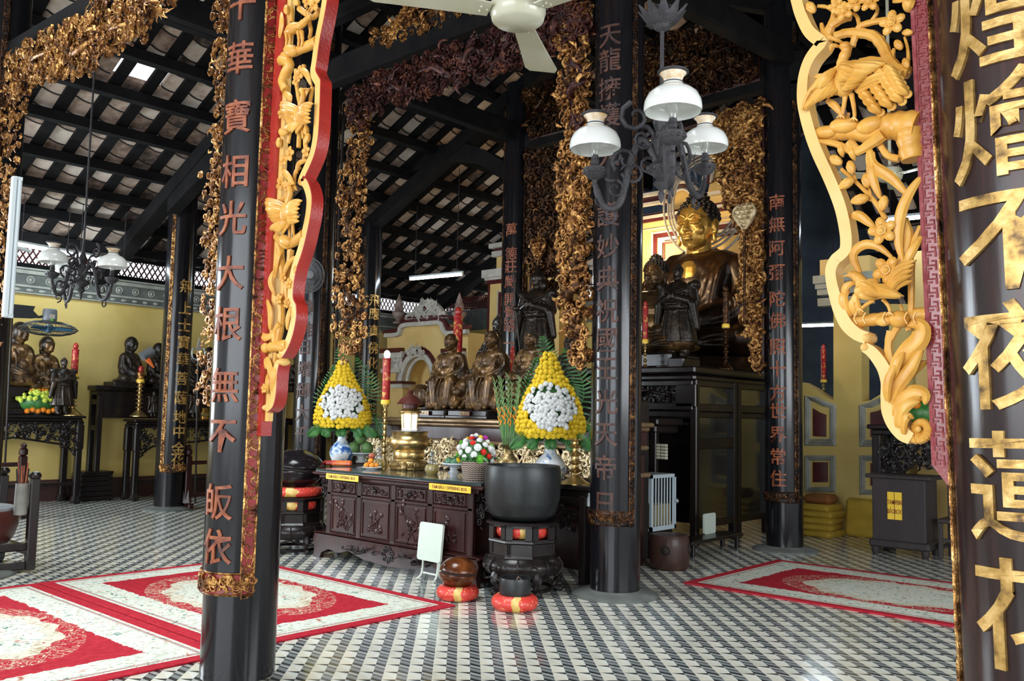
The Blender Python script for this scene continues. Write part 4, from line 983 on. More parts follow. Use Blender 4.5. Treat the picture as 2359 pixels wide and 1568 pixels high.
for x, y, r, q in ((702, 172, 17, .3), (694, 188, 15, .9), (660, 263, 14, .2), (678, 358, 18, .5), (664, 372, 15, .2), (658, 425, 17, .8), (672, 432, 14, .1), (676, 655, 13, .3), (664, 640, 13, .9), (735, 12, 22, .4), (720, 4, 18, .1), (716, 352, 15, .3), (620, 895, 12, .2), (654, 690, 13, .2), (672, 700, 12, .6)): 
    with Each('flower', tL) as b: K.flower(b, x, y, r, -.035, q)
for x, y, L, a in ((668, 25, 26, 70), (690, 8, 26, 40), (712, 300, 26, 70), (650, 330, 24, 80), (700, 420, 22, 60), (645, 470, 22, 70), (690, 620, 22, 100), (716, 320, 24, 100)): 
    with Each('bud', tL) as b: K.bud(b, x, y, L, a)
b = B()
for pts, wd in (([(700, 160), (718, 175), (724, 200)], 8), ([(660, 215), (680, 230), (668, 250)], 8), ([(655, 390), (676, 410), (690, 440)], 8), ([(644, 500), (655, 470), (672, 450)], 8), ([(628, 760), (634, 720), (622, 690)], 8), ([(612, 770), (622, 778), (640, 772)], 9), ([(640, 900), (636, 860), (625, 830), (618, 850)], 11), ([(634, 910), (640, 870), (645, 845)], 10), ([(622, 905), (628, 880), (624, 860)], 8), ([(660, 640), (675, 610), (690, 590)], 7), ([(640, 640), (650, 600), (655, 580)], 8), ([(668, 760), (676, 730), (680, 700)], 7), ([(650, 90), (660, 60), (655, 30)], 8), ([(700, 250), (715, 220), (720, 205)], 7), ([(650, 300), (662, 310), (675, 300)], 7), ([(690, 400), (700, 380), (715, 370)], 7), ([(640, 680), (634, 650), (640, 620)], 7)): 
    with Each('leaf', tL) as b: K.leaf(b, pts, wd, -.015)
def crane(K, t, x, y, s, up=True):
    b = B(); K.blob(b, x, y, 16*s, 26*s, 15, -.045, .9); K.branch(b, [(x+4*s, y-22*s), (x+10*s, y-46*s), (x+6*s, y-60*s)], [8*s, 5*s], -.05); K.blob(b, x+6*s, y-61*s, 7*s, 6*s, 0, -.05, 1); K.branch(b, [(x+8*s, y-62*s), (x+20*s, y-66*s)], [3*s, 1], -.05, 5)
    K.fan(b, (x-4*s, y-16*s), (x-6*s, y+14*s), (x-46*s, y-30*s), (x-34*s, y+16*s), 7, 9*s, -.05, .05); K.fan(b, (x+8*s, y-12*s), (x+10*s, y+16*s), (x+40*s, y-26*s), (x+34*s, y+22*s), 6, 9*s, -.06, -.05)
    K.fan(b, (x-6*s, y+20*s), (x+8*s, y+22*s), (x-40*s, y+40*s), (x-10*s, y+50*s), 5, 8*s, -.04, .03); K.branch(b, [(x, y+22*s), (x+2*s, y+60*s)], [4*s, 2.5*s], -.03); K.branch(b, [(x+8*s, y+22*s), (x+12*s, y+58*s)], [4*s, 2.5*s], -.03)
    b.build('crane', M_saffron, t, world=True)
crane(K, tL, 706, 268, .9); crane(K, tL, 676, 492, 1.0)
b = B(); K.blob(b, 690, 72, 26, 13, 0, -.045, .9); K.branch(b, [(706, 68), (718, 58), (726, 50)], [9, 6], -.05); K.blob(b, 727, 50, 10, 6, -20, -.05, 1)
for x in (674, 682, 702, 710): K.branch(b, [(x, 78), (x+2, 96), (x, 112)], [5, 2.5], -.045)
for o in (0, 6): K.branch(b, [(724+o, 46), (720+o, 34), (726+o, 24)], [2.5, 1], -.05, 5)
b.build('deer', M_saffron, t if False else tL, world=True)
b = B(); q = [K.p(*p) for p in ((640, -30), (657, -30), (640, 330), (622, 620), (606, 905), (598, 1002), (590, 1002), (600, 600), (625, 300))]
b.prism([K.p(*p) for p in ((648, -30), (664, -30), (640, 420), (620, 780), (608, 1004), (594, 1004), (606, 700), (622, 420))], K.u0-.02, K.u0+.05, FU); b.build('board', M_redpaint, tL, ang=0, world=True)
b = B(); b.prism([K.p(*p) for p in ((662, -30), (672, -30), (652, 360), (634, 700), (618, 970), (606, 970), (622, 700), (640, 400))], K.u0+.0, K.u0+.03, FU); b.build('backing_board', M_saffband, tL, ang=0, world=True)
# ------------------------------------------------------------------ back of the hall: plaster altars, right wall, back room
def ubox(b, u0, u1, v0, v1, z0, z1): return b.bb((min(u0, u1), min(v0, v1), z0), (max(u0, u1), max(v0, v1), z1))
RU = 13.4
t = thing('plaster_retable', 'yellow plaster retable with white and maroon mouldings behind the big golden buddha', 'retable', (RU, 7.3, 0))
b = B(); ubox(b, RU, RU+.35, 6.3, 9.15, 0, 5.25)
arch = [(6.3, 5.2), (9.0, 5.2), (9.0, 5.3), (8.42, 5.3)]+[(8.1+.32*math.cos(a), 5.36+.32*math.sin(a)) for a in [math.pi*k/10 for k in range(11)]]+[(7.78, 5.4), (7.62, 5.45)]+[(6.95+.62*math.cos(a), 5.65+.62*math.sin(a)) for a in [math.pi*k/14 for k in range(15)]]+[(6.3, 5.35)]
b.prism(arch, RU+.05, RU+.3, FU); b.build('wall_slab', M_yellow2, t, ang=0, world=True)
def course(b, u0, proj, v0, v1, z0, z1): ubox(b, u0-proj, u0, v0-proj*.6, v1+proj*.6, z0, z1)
b = B()
for z0, z1, p in ((5.18, 5.23, .08), (5.42, 5.47, .10), (5.58, 5.64, .13), (4.985, 5.0, .03)):
    course(b, RU, p, 6.3, 9.15, z0, z1) if z0 < 5.4 else (course(b, RU, p, 8.40, 9.10, z0, z1), course(b, RU, p, 6.3, 7.6, z0, z1) if z0 < 5.5 else None)
for c, r in (((8.1, 5.40), .36), ((6.95, 5.65), .68)):
    b.tube([(c[0]+r*math.cos(a), c[1]+r*math.sin(a), RU-.03) for a in [math.pi*k/16 for k in range(17)]], .045, 6, M=FU); b.tube([(c[0]+(r-.13)*math.cos(a), c[1]+(r-.13)*math.sin(a), RU-.02) for a in [math.pi*k/16 for k in range(17)]], .03, 6, M=FU)
def frame_rect(b, u0, v0, v1, z0, z1, w_, p):
    ubox(b, u0-p, u0, v0, v1, z1-w_, z1); ubox(b, u0-p, u0, v0, v1, z0, z0+w_); ubox(b, u0-p, u0, v0, v0+w_, z0+w_, z1-w_); ubox(b, u0-p, u0, v1-w_, v1, z0+w_, z1-w_)
frame_rect(b, RU, 6.4, 8.70, 2.6, 4.93, .035, .03); frame_rect(b, RU, 6.55, 8.54, 2.8, 4.80, .085, .06)
b.build('white_moulding', M_white, t, ang=30, world=True)
b = B()
for z0, z1, p in ((5.12, 5.18, .05), (5.23, 5.27, .05), (5.47, 5.56, .06)): course(b, RU, p, 6.3 if z0 < 5.3 else 8.35, 9.12, z0, z1)
for c, r in (((8.1, 5.40), .29), ((6.95, 5.65), .60)): b.tube([(c[0]+r*math.cos(a), c[1]+r*math.sin(a), RU+.0) for a in [math.pi*k/16 for k in range(17)]], .05, 6, M=FU)
frame_rect(b, RU, 6.435, 8.665, 2.64, 4.895, .08, .02); frame_rect(b, RU, 6.635, 8.455, 2.885, 4.715, .03, .03); ubox(b, RU-.03, RU+.36, 9.13, 9.17, 0, 5.1)
b.build('maroon_moulding', M_maroon, t, ang=30, world=True)
# flanking tower of the retable, further left
TU = 13.9
t = thing('plaster_tower', 'yellow plaster tower with a stepped white cornice behind the thin pillar', 'retable', (TU, 12.0, 0))
z = lambda x, y: PU(x, y, TU).z
v = lambda x: PU(x, 640, TU).y
v0, v1 = v(1290), v(1128); zc = z(1128, 645)
b = B(); ubox(b, TU, TU+.6, v0, v1, 0, zc); ubox(b, TU+.08, TU+.5, v0+.12, v1-.12, zc, z(1135, 580)); b.build('shaft', M_yellow2, t, ang=0, world=True)
b = B(); course(b, TU, .16, v0, v1, zc+.03, zc+.20); course(b, TU, .10, v0, v1, zc-.02, zc+.06); course(b, TU+.08, .10, v0+.12, v1-.12, z(1135, 590)-.02, z(1135, 590)+.10); course(b, TU+.08, .16, v0+.12, v1-.12, z(1128, 574), z(1128, 574)+.10)
frame_rect(b, TU, v0+.22, v1-.26, 2.3, zc-.26, .03, .03); frame_rect(b, TU, v0+.38, v1-.42, 2.45, zc-.42, .10, .06); b.build('white_moulding', M_white, t, ang=30, world=True)
b = B(); course(b, TU, .05, v0, v1, zc-.10, zc-.02); course(b, TU+.08, .06, v0+.12, v1-.12, z(1130, 588)+.02, z(1128, 574)); frame_rect(b, TU, v0+.25, v1-.29, 2.33, zc-.29, .07, .02); frame_rect(b, TU, v0+.48, v1-.52, 2.55, zc-.52, .03, .03); ubox(b, TU-.02, TU+.6, v1-.02, v1+.03, 0, zc); b.build('maroon_moulding', M_maroon, t, ang=30, world=True)
def finial(c, s, parent):
    b = B().lathe([(.16*s, 0), (.17*s, .05*s), (.07*s, .10*s), (.09*s, .14*s), (.20*s, .26*s), (.21*s, .34*s), (.13*s, .40*s), (.15*s, .46*s), (.12*s, .54*s), (.13*s, .58*s), (.09*s, .66*s), (.09*s, .70*s), (.05*s, .80*s), (.01*s, .92*s)], 14, c); return b.build('urn_finial', M_white if parent is None else M_finial, parent, world=True)
M_finial = mottled('dusty_pink_plaster', [(.3, (.16, .09, .075)), (.7, (.36, .27, .23))], .8, 9)
finial((TU+.25, v1-.35, z(1128, 574)+.1), .62, t); finial((TU+.25, v0+.15, z(1128, 574)+.1), .62, t)
# side altar with an arched niche
NU = 13.0
Nq = lambda *p: onU(NU, p)
t = thing('plaster_niche', 'yellow plaster side altar with a white arched niche and carved crest behind the red candle', 'retable', (NU, 14.2, 0))
b = B(); out = Nq((892, 1080), (892, 772), (925, 768), (935, 750), (1022, 745), (1030, 765), (1078, 765), (1078, 1080), (1000, 1080), (1000, 888))
# arch opening
cx_, cz_ = onU(NU, [(962, 885)])[0]; r_ = abs(onU(NU, [(928, 885)])[0][0]-cx_)
out += [(cx_+r_*math.cos(a)*-1, cz_+r_*1.25*math.sin(a)) for a in [math.pi*k/12 for k in range(13)]]+Nq((928, 1080))
b.prism(out, NU, NU+.5, FU); ubox(b, NU+.5, NU+.55, cx_-1, cx_+1, 0, cz_+1.2); b.build('wall_slab', M_yellow2, t, ang=0, world=True)
b = B(); K = Carve(NU)
K.band(b, [(892, 773), (922, 770), (928, 755), (940, 749), (980, 746), (1018, 744), (1026, 758), (1036, 768), (1080, 764)], 9, -.10, .02)
b.tube([(cx_+(r_+.06)*math.cos(a), cz_+(r_*1.25+.06)*math.sin(a), NU-.02) for a in [math.pi*k/16 for k in range(17)]], .075, 6, M=FU); b.tube([(cx_+(r_-.02)*math.cos(a), cz_+(r_*1.25-.02)*math.sin(a), NU+.1) for a in [math.pi*k/16 for k in range(17)]], .05, 6, M=FU)
for x in (908, 1050):
    for y0, y1, w_ in ((812, 824, 26), (850, 858, 22)): q = Nq((x-w_, y0), (x+w_, y1)); ubox(b, NU-.12, NU, q[0][0], q[1][0], q[1][1], q[0][1])
    q = Nq((x-22, 824), (x+22, 850)); ubox(b, NU-.06, NU, q[0][0], q[1][0], q[1][1], q[0][1])
for x in (920, 1004): q = Nq((x-14, 884), (x+12, 893)); ubox(b, NU-.08, NU+.3, q[0][0], q[1][0], q[1][1], q[0][1])
b.build('white_moulding', M_white, t, ang=40, world=True)
b = B(); K.band(b, [(886, 766), (918, 760), (926, 748), (940, 741), (980, 738), (1018, 736), (1030, 748), (1040, 758), (1086, 752)], 8, -.06, .02); K.band(b, [(925, 742), (935, 733), (975, 730), (1030, 728), (1040, 735)], 5, -.05, .2)
b.tube([(cx_+(r_+.17)*math.cos(a), cz_+(r_*1.25+.17)*math.sin(a), NU-.0) for a in [math.pi*k/16 for k in range(17)]], .06, 6, M=FU)
for x in (908, 1050): q = Nq((x-24, 804), (x+24, 812)); ubox(b, NU-.14, NU, q[0][0], q[1][0], q[1][1], q[0][1])
for x in (920, 1004): q = Nq((x-16, 878), (x+14, 884)); ubox(b, NU-.10, NU+.3, q[0][0], q[1][0], q[1][1], q[0][1])
b.build('maroon_moulding', M_maroon, t, ang=40, world=True)
b = B(); q = onU(NU, [(932, 736), (945, 720), (960, 706), (972, 696), (985, 689), (1000, 696), (1010, 706), (1020, 720), (1034, 732)]); b.prism(q, NU+.02, NU+.12, FU); scroll_fill(q, NU+.02, 150, .07, random.Random(3), b, .06); b.build('carved_crest', M_white, t, ang=60, world=True)
b = B(); scroll_fill(onU(NU, [(945, 815), (960, 798), (975, 798), (988, 812), (975, 818)]), NU-.1, 40, .055, random.Random(4), b, .06); b.build('flower_relief', M_white, t, ang=60, world=True)
b = B(); scroll_fill(Nq((1030, 824), (1072, 824), (1072, 850), (1030, 850)), NU-.06, 40, .05, random.Random(5), b, .03); b.build('capital_relief', M_white, t, ang=60, world=True); b = B(); scroll_fill(Nq((888, 824), (926, 824), (926, 850), (888, 850)), NU-.06, 40, .05, random.Random(6), b, .03); b.build('capital_relief', M_white, t, ang=60, world=True)
b = B(); b.ell((*onU(NU, [(983, 712)])[0], NU-.06), (.035, .07, .03), 10, 6, FU); b.build('crest_boss', M_maroon, t, world=True)
for x, y in ((918, 746), (1057, 748)): p = PU(x, y, NU+.2); finial(p, .75, t)
# right part of the back wall: piers, swept sills, framed panels, opening into the back room
WU = 13.0
W = lambda *p: onU(WU, p)
b = B()
b.prism(W((1845, 1300), (1845, 880), (1870, 893), (1895, 910), (1920, 922), (1920, 690), (1985, 690), (1985, 925), (2005, 922), (2028, 908), (2048, 890), (2048, 700), (2130, 700), (2130, 1300)), WU, WU+.3, FU)
struct(b.build('wall_right', M_yellow, ang=0))
b = B(); q = W((1897, 700), (2010, 590)); ubox(b, WU-.12, WU+.3, q[0][0], q[1][0], q[0][1]+.30, q[1][1]); ubox(b, WU-.12, WU+.3, W((2135, 0))[0][0]-1.5, W((2100, 0))[0][0], 0, 4.0); struct(b.build('wall_pier', M_yellow2, ang=0))
b = B()
for y0, y1, e in ((640, 648, .14), (648, 660, .10), (668, 674, .06), (690, 700, .05)): q = W((1897, y0), (2012, y1)); ubox(b, WU-.12-e, WU, q[0][0]+e*.4, q[1][0]-e*.4, q[1][1], q[0][1])
for pts in ([(1858, 912), (1880, 918), (1900, 928), (1922, 934), (1922, 1024), (1858, 1024)], [(1858, 1052), (1922, 1052), (1922, 1130), (1858, 1130)], [(1984, 934), (2004, 931), (2025, 922), (2050, 905), (2050, 1026), (1984, 1026)], [(1984, 1052), (2050, 1052), (2050, 1136), (1984, 1136)]):
    q = W(*pts); c = Vector((sum(a for a, _ in q)/len(q), sum(k for _, k in q)/len(q)))
    for sh, r in ((.0, .035), (.09, .035), (.17, .025)):
        pp = [(c.x+(a-c.x)*(1-sh*1.3), c.y+(k-c.y)*(1-sh)) for a, k in q]; b.tube([(a, k, WU-.005) for a, k in pp], r, 4, closed=True, M=FU)
struct(b.build('trim_7', M_greytrim, ang=30))
b = B()
for pts in ([(1874, 940), (1890, 950), (1904, 955), (1904, 1006), (1874, 1004)], [(1874, 1064), (1908, 1064), (1908, 1110), (1874, 1110)], [(2006, 950), (2024, 946), (2042, 936), (2046, 1008), (2006, 1006)], [(2006, 1066), (2040, 1066), (2040, 1118), (2006, 1118)]): b.prism(W(*pts), WU-.02, WU+.02, FU)
struct(b.build('trim_8', M_maroon, ang=0))
# dim room seen through the opening
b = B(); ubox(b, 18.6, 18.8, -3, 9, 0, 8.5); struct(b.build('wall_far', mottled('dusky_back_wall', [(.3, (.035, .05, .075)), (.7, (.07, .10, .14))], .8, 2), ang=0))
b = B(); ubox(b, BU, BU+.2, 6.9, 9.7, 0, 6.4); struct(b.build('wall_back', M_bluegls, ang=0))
b = B(); ubox(b, 16.6, 17.0, 4.2, 8.0, 0, 1.95); ubox(b, 16.5, 17.05, 4.2, 8.0, 1.95, 2.0); tag(b.build('dark_sideboard', M_woodblk, ang=0), 'dark sideboard in the blue back room seen through the wall opening', 'sideboard')
# ------------------------------------------------------------------ the tall dark altar block under the buddha
t = thing('altar_cabinet', 'tall black altar cabinet with glass panels under the big golden buddha', 'altar', (9.96, 7.2, 0))
AV = 5.8
b = B(); b.cbox((11.0, 7.4, 2.225), (2.3, 3.3, .09), .02); b.cbox((11.0, 7.4, 2.13), (2.16, 3.22, .09), .03); b.cbox((11.0, 7.4, 1.66), (2.0, 3.1, .10), .02)
b.build('top_slab', M_woodblk, t, ang=30, world=True)
b = B(); b.bb((10.05, 5.9, 1.7), (12.0, 8.9, 2.1)); b.bb((10.3, 6.1, .25), (12.0, 8.9, 1.65)); b.build('body', M_woodblk, t, ang=0, world=True)
b = B()
for u in (9.98, 10.98, 11.10, 11.95):
    b.cbox((u+.045, AV+.05, 1.06), (.09, .10, 2.1), .012)
for z0, z1 in ((2.02, 2.10), (1.70, 1.80), (1.22, 1.36), (.22, .30)):
    b.cbox((10.5, AV+.05, (z0+z1)/2), (.98, .07, z1-z0), .01); b.cbox((11.55, AV+.05, (z0+z1)/2), (.84, .07, z1-z0), .01) if z0 > 1.5 or z0 < .3 else None
b.cbox((10.02, 8.9, 1.06), (.1, .1, 2.1), .012); b.cbox((9.99, 7.4, 1.76), (.06, 3.1, .10), .012); b.cbox((9.99, 7.4, 2.06), (.06, 3.1, .08), .012); b.cbox((9.99, 5.95, 1.9), (.06, .3, .3), .012); b.cbox((9.99, 8.8, 1.9), (.06, .3, .3), .012)
b.build('frame', M_woodblk, t, ang=30, world=True)
b = B(); b.bb((10.03, AV+.06, .3), (11.95, AV+.068, 2.05)); b.build('glass_panel', M_darkgls, t, ang=0, world=True)
b = B(); scroll_fill([(6.12, 1.82), (8.6, 1.82), (8.6, 2.02), (6.12, 2.02)], 10.05, 190, .055, random.Random(8), b, .05); serpent(b, [(6.3, 1.92), (6.6, 1.97), (6.9, 1.88), (7.2, 1.96), (7.5, 1.9)], .03, FU, 10.02, random.Random(9)); b.build('carved_panel', M_woodblk, t, ang=60, world=True)
t = thing('altar_case', 'low black glazed case with old books in front of the tall altar cabinet', 'altar', (9.5, 7.3, 0))
b = B(); b.cbox((9.62, 7.4, 1.56), (.62, 2.9, .09), .02); b.cbox((9.62, 7.4, 1.47), (.54, 2.8, .10), .02)
for v in (6.05, 6.75, 8.75): b.cbox((9.40, v, .72), (.08, .09, 1.44), .012)
for z in (1.06, .2): b.cbox((9.40, 7.4, z), (.07, 2.75, .10), .01)
b.cbox((9.40, 6.4, 1.28), (.06, .7, .05), .01); b.build('frame', M_woodblk, t, ang=30, world=True)
b = B(); b.bb((9.42, 6.05, .2), (9.428, 8.75, 1.42)); b.build('glass_panel', M_darkgls, t, ang=0, world=True)
for k in range(2):
    q = PU(1512+k*15, 1000, 9.37); b = B()
    for j in range(5): b.cbox((9.40, q.y, 1.12+.038*j), (.05, .085, .034), .006)
    tag(b.build('book_stack', M_paper), ['stack of old paper books behind the altar glass beside the black pillar', 'second stack of old paper books behind the altar glass, right of the first'][k], 'books')
# ------------------------------------------------------------------ statues
def arm(b, pts, rad, n=10):
    for i in range(len(pts)-1): b.cap(pts[i], pts[i+1], rad[i], rad[i+1], n)
def head(b, c, s, feat=True, ear=True):
    """c centre of the skull, s head half height; the face looks along -x"""
    c = Vector(c); q = lambda x, y, z: c+Vector((x, y, z))*s
    b.ell(q(0, 0, .12), (.86*s, .74*s, .92*s), 18, 12); b.ell(q(-.18, 0, -.40), (.62*s, .56*s, .56*s), 16, 10); b.ell(q(-.36, 0, -.78), (.30*s, .26*s, .20*s), 10, 8)
    for y in (-1, 1): b.ell(q(-.50, .30*y, -.22), (.28*s, .26*s, .26*s), 10, 8)
    if feat:
        b.cap(q(-.80, 0, .12), q(-.98, 0, -.26), .075*s, .115*s, 8)
        for y in (-1, 1):
            b.ell(q(-.90, .09*y, -.28), (.10*s, .09*s, .07*s), 8, 6); b.ell(q(-.74, .31*y, .05), (.12*s, .19*s, .10*s), 10, 8)
            b.tube(smooth_path([q(-.86, .08*y, .22), q(-.86, .28*y, .34), q(-.70, .52*y, .24)], 4), .045*s, 6)
            b.tube(smooth_path([q(-.86, .14*y, .04), q(-.87, .32*y, -.03), q(-.74, .48*y, .05)], 4), .030*s, 6)
        b.ell(q(-.84, 0, -.50), (.12*s, .22*s, .06*s), 10, 6); b.ell(q(-.80, 0, -.60), (.12*s, .17*s, .065*s), 10, 6)
    if ear:
        for y in (-1, 1): b.ell(q(.06, .76*y, -.02), (.20*s, .10*s, .34*s), 10, 8); b.ell(q(.0, .74*y, -.46), (.12*s, .09*s, .26*s), 8, 6)
def curls(c, s, parent, mat, bump=.07, hood=False):
    b = B(); c = Vector(c)
    if hood:
        b.ell(c+Vector((.10, 0, .14))*s, (.92*s, .82*s, 1.0*s), 16, 10); b.ell(c+Vector((.38, 0, -.5))*s, (.5*s, .66*s, 1.0*s), 14, 10)
    else:
        b.ell(c+Vector((.12, 0, .28))*s, (.86*s, .80*s, .86*s), 16, 10); b.ell(c+Vector((.10, 0, 1.05))*s, (.42*s, .42*s, .36*s), 12, 8)
        for ring in range(8):
            ph = .16+ring*.19
            for k in range(max(4, int(24*math.sin(ph)))):
                a = 2*math.pi*k/max(4, int(24*math.sin(ph))); d = Vector((math.sin(ph)*math.cos(a), math.sin(ph)*math.sin(a), math.cos(ph)))
                if d.x < -.62 and d.z < .40: continue
                if d.z < -.15 and d.x < .1: continue
                b.ell(c+Vector((.12+.86*d.x, .80*d.y, .28+.86*d.z))*s, bump*s*1.2, 6, 4)
        for ring in range(3):
            for k in range(9): a = k*.7; ph = .3+ring*.5; b.ell(c+Vector((.10+.42*math.sin(ph)*math.cos(a), .42*math.sin(ph)*math.sin(a), 1.05+.36*math.cos(ph)))*s, bump*s*1.1, 6, 4)
    return b.build('hair', mat, parent, ang=80)
def folds(b, lines, r):
    for l in lines: b.tube(smooth_path(l, 5), r, 6)
def upper_body(b, H, arms='lap', w=1.0, fr=.013):
    s = H; P = lambda x, y, z: (x*s, y*s*w, z*s)
    b.cap(P(.04, 0, .18), P(.01, 0, .46), .185*s*w, .20*s*w, 16); b.ell(P(-.01, 0, .48), (.155*s, .235*s*w, .17*s), 16, 10); b.cap(P(.01, -.17, .55), P(.01, .17, .55), .105*s, .105*s, 12)
    b.ell(P(-.07, 0, .28), (.16*s, .18*s*w, .15*s), 14, 9)
    for y in (-1, 1):
        b.cap(P(.01, .235*y, .54), P(-.01, .30*y, .34), .088*s, .088*s, 12)
        if arms == 'lap':
            b.cap(P(-.01, .30*y, .33), P(-.23, .10*y, .21), .085*s, .055*s, 12); b.cap(P(-.05, .31*y, .26), P(-.12, .27*y, .16), .10*s, .07*s, 10)
        elif arms == 'pray': b.cap(P(-.01, .30*y, .33), P(-.22, .03*y, .42), .08*s, .05*s, 12); b.cap(P(-.22, .02*y, .42), P(-.24, .015*y, .54), .035*s, .02*s, 8); b.cap(P(-.08, .25*y, .33), P(-.14, .17*y, .18), .07*s, .05*s, 10)
    if arms == 'lap':
        b.ell(P(-.25, 0, .195), (.075*s, .11*s, .035*s), 12, 8)
        for i in range(4): b.cap(P(-.30, -.07+.035*i, .205), P(-.29, .0+.03*i, .225), .014*s, .012*s, 6)
        for y in (-1, 1): b.cap(P(-.25, .06*y, .22), P(-.27, .015*y, .26), .017*s, .013*s, 6)
    b.cap(P(0, 0, .58), P(-.01, 0, .68), .08*s, .07*s, 12)
    f = []
    for y in (-1, 1):
        for k in range(3): f.append([P(.02, (.10+.05*k)*y, .66-.03*k), P(-.13-.01*k, (.12+.04*k)*y, .50), P(-.17, (.06+.05*k)*y, .30)])
        for k in range(4): f.append([P(-.06-.03*k, (.32-.012*k)*y, .50-.05*k), P(-.10-.02*k, (.36-.02*k)*y, .36-.03*k), P(-.10-.04*k, (.30-.05*k)*y, .20)])
    for k in range(3): f.append([P(-.14, -.18, .36-.06*k), P(-.20, 0, .30-.06*k), P(-.14, .18, .36-.06*k)])
    folds(b, f, fr*s)
def crossed_lap(b, H, w=1.0):
    s = H; P = lambda x, y, z: (x*s, y*s*w, z*s)
    b.ell(P(.0, 0, .06), (.36*s, .46*s*w, .075*s), 20, 8)
    for y in (-1, 1):
        b.cap(P(.05, .12*y, .13), P(-.13, .35*y, .105), .125*s, .115*s, 12); b.cap(P(-.14, .34*y, .10), P(-.29, -.02*y, .085), .10*s, .07*s, 12); b.ell(P(-.15, .36*y, .10), (.14*s, .13*s, .10*s), 12, 8)
    f = []
    for k in range(5):
        for y in (-1, 1): f.append([P(-.10-.03*k, (.46-.03*k)*y, .05+.02*k), P(-.24-.02*k, (.30-.03*k)*y, .15-.012*k), P(-.33, (.06)*y, .13-.02*k)])
    folds(b, f, .014*s)
def buddha(name, label, cat, loc, H, rz, mat, hairmat, group=None, facemat=None, lotus=True, hood=False, voxel=.011, w=1.0, plinth_h=0.0, robe=None):
    t = thing(name, label, cat, loc, rz, group); s = H; z0 = .0
    if robe:
        b = B(); upper_body(b, H, 'lap', w, .021); crossed_lap(b, H, w)
        folds(b, [[(.06*s, y*s, .60*s), (-.10*s, (y*1.15)*s, .50*s), (-.17*s, (y*1.0)*s, .26*s)] for y in (.13, .17, .21, -.13, -.17)]+[[(.02*s, y*s, .57*s), (-.05*s, y*1.25*s, .42*s), (-.06*s, y*1.3*s, .22*s)] for y in (.27, .30, -.27, -.30)], .019*s); link('robe', fuse(b, 'robe', voxel*H, 5), robe, t)
        b = B(); head(b, (-.03*s, 0, .80*s), .155*s); b.cap((0, 0, .56*s), (-.01*s, 0, .72*s), .085*s, .075*s, 14); b.ell((-.085*s, 0, .47*s), (.095*s, .10*s, .14*s), 14, 9)
        b.ell((-.27*s, 0, .215*s), (.075*s, .11*s, .035*s), 12, 8); link('body', fuse(b, 'body', voxel*.45*H, 4), facemat, t)
    else:
        b = B(); upper_body(b, H, 'lap', w); crossed_lap(b, H, w); head(b, (-.03*s, 0, .80*s), .155*s); link('body', fuse(b, 'body', voxel*H*.8, 3), mat, t)
    curls((-.03*s, 0, .80*s), .155*s, t, hairmat, hood=hood)
    return t
ZA = 2.27
# the great buddha and its halo
tB = buddha('buddha_statue', 'large golden faced buddha statue seated at the centre of the main altar', 'statue', (12.15, 7.02, 2.52), 2.58, math.radians(4), M_robe, M_hair, facemat=M_goldface, robe=M_robe)
b = B(); b.lathe([(1.12, -.25), (1.16, -.2), (1.05, -.12), (1.12, -.02), (1.0, 0)], 40); b.build('lotus_base', M_robe, tB)
hl = thing('halo', 'wire halo of thin pale rings behind the big golden buddha head', 'halo', (12.72, 7.25, PU(1622, 462, 12.7).z))
b = B()
for r in (.60, .66, .72, .82): b.tube([(.03*(r-.6)*10, r*math.cos(a), r*1.12*math.sin(a)) for a in [2*math.pi*k/48 for k in range(48)]], .019, 6, closed=True)
b.tube([(0.1, -.82, -.55), (.1, .82, -.55)], .015, 5); b.tube([(0.1, 0, -.55), (.1, 0, -.95), (.1, .0, -1.6)], .02, 5)
b.build('ring', M_white, hl)
buddha('buddha_statue', 'smaller gilt buddha statue left of the big golden buddha, seen beside the pillar', 'statue', (10.62, PU(1512, 800, 10.62).y, 2.50), 1.38, math.radians(6), M_bronze, M_hair, voxel=.010)
b = B(); b.cbox((10.62, PU(1512, 800, 10.62).y, 2.385), (.8, .95, .23), .04); tag(b.build('statue_plinth', M_woodblk), 'dark plinth under the smaller gilt buddha', 'plinth')
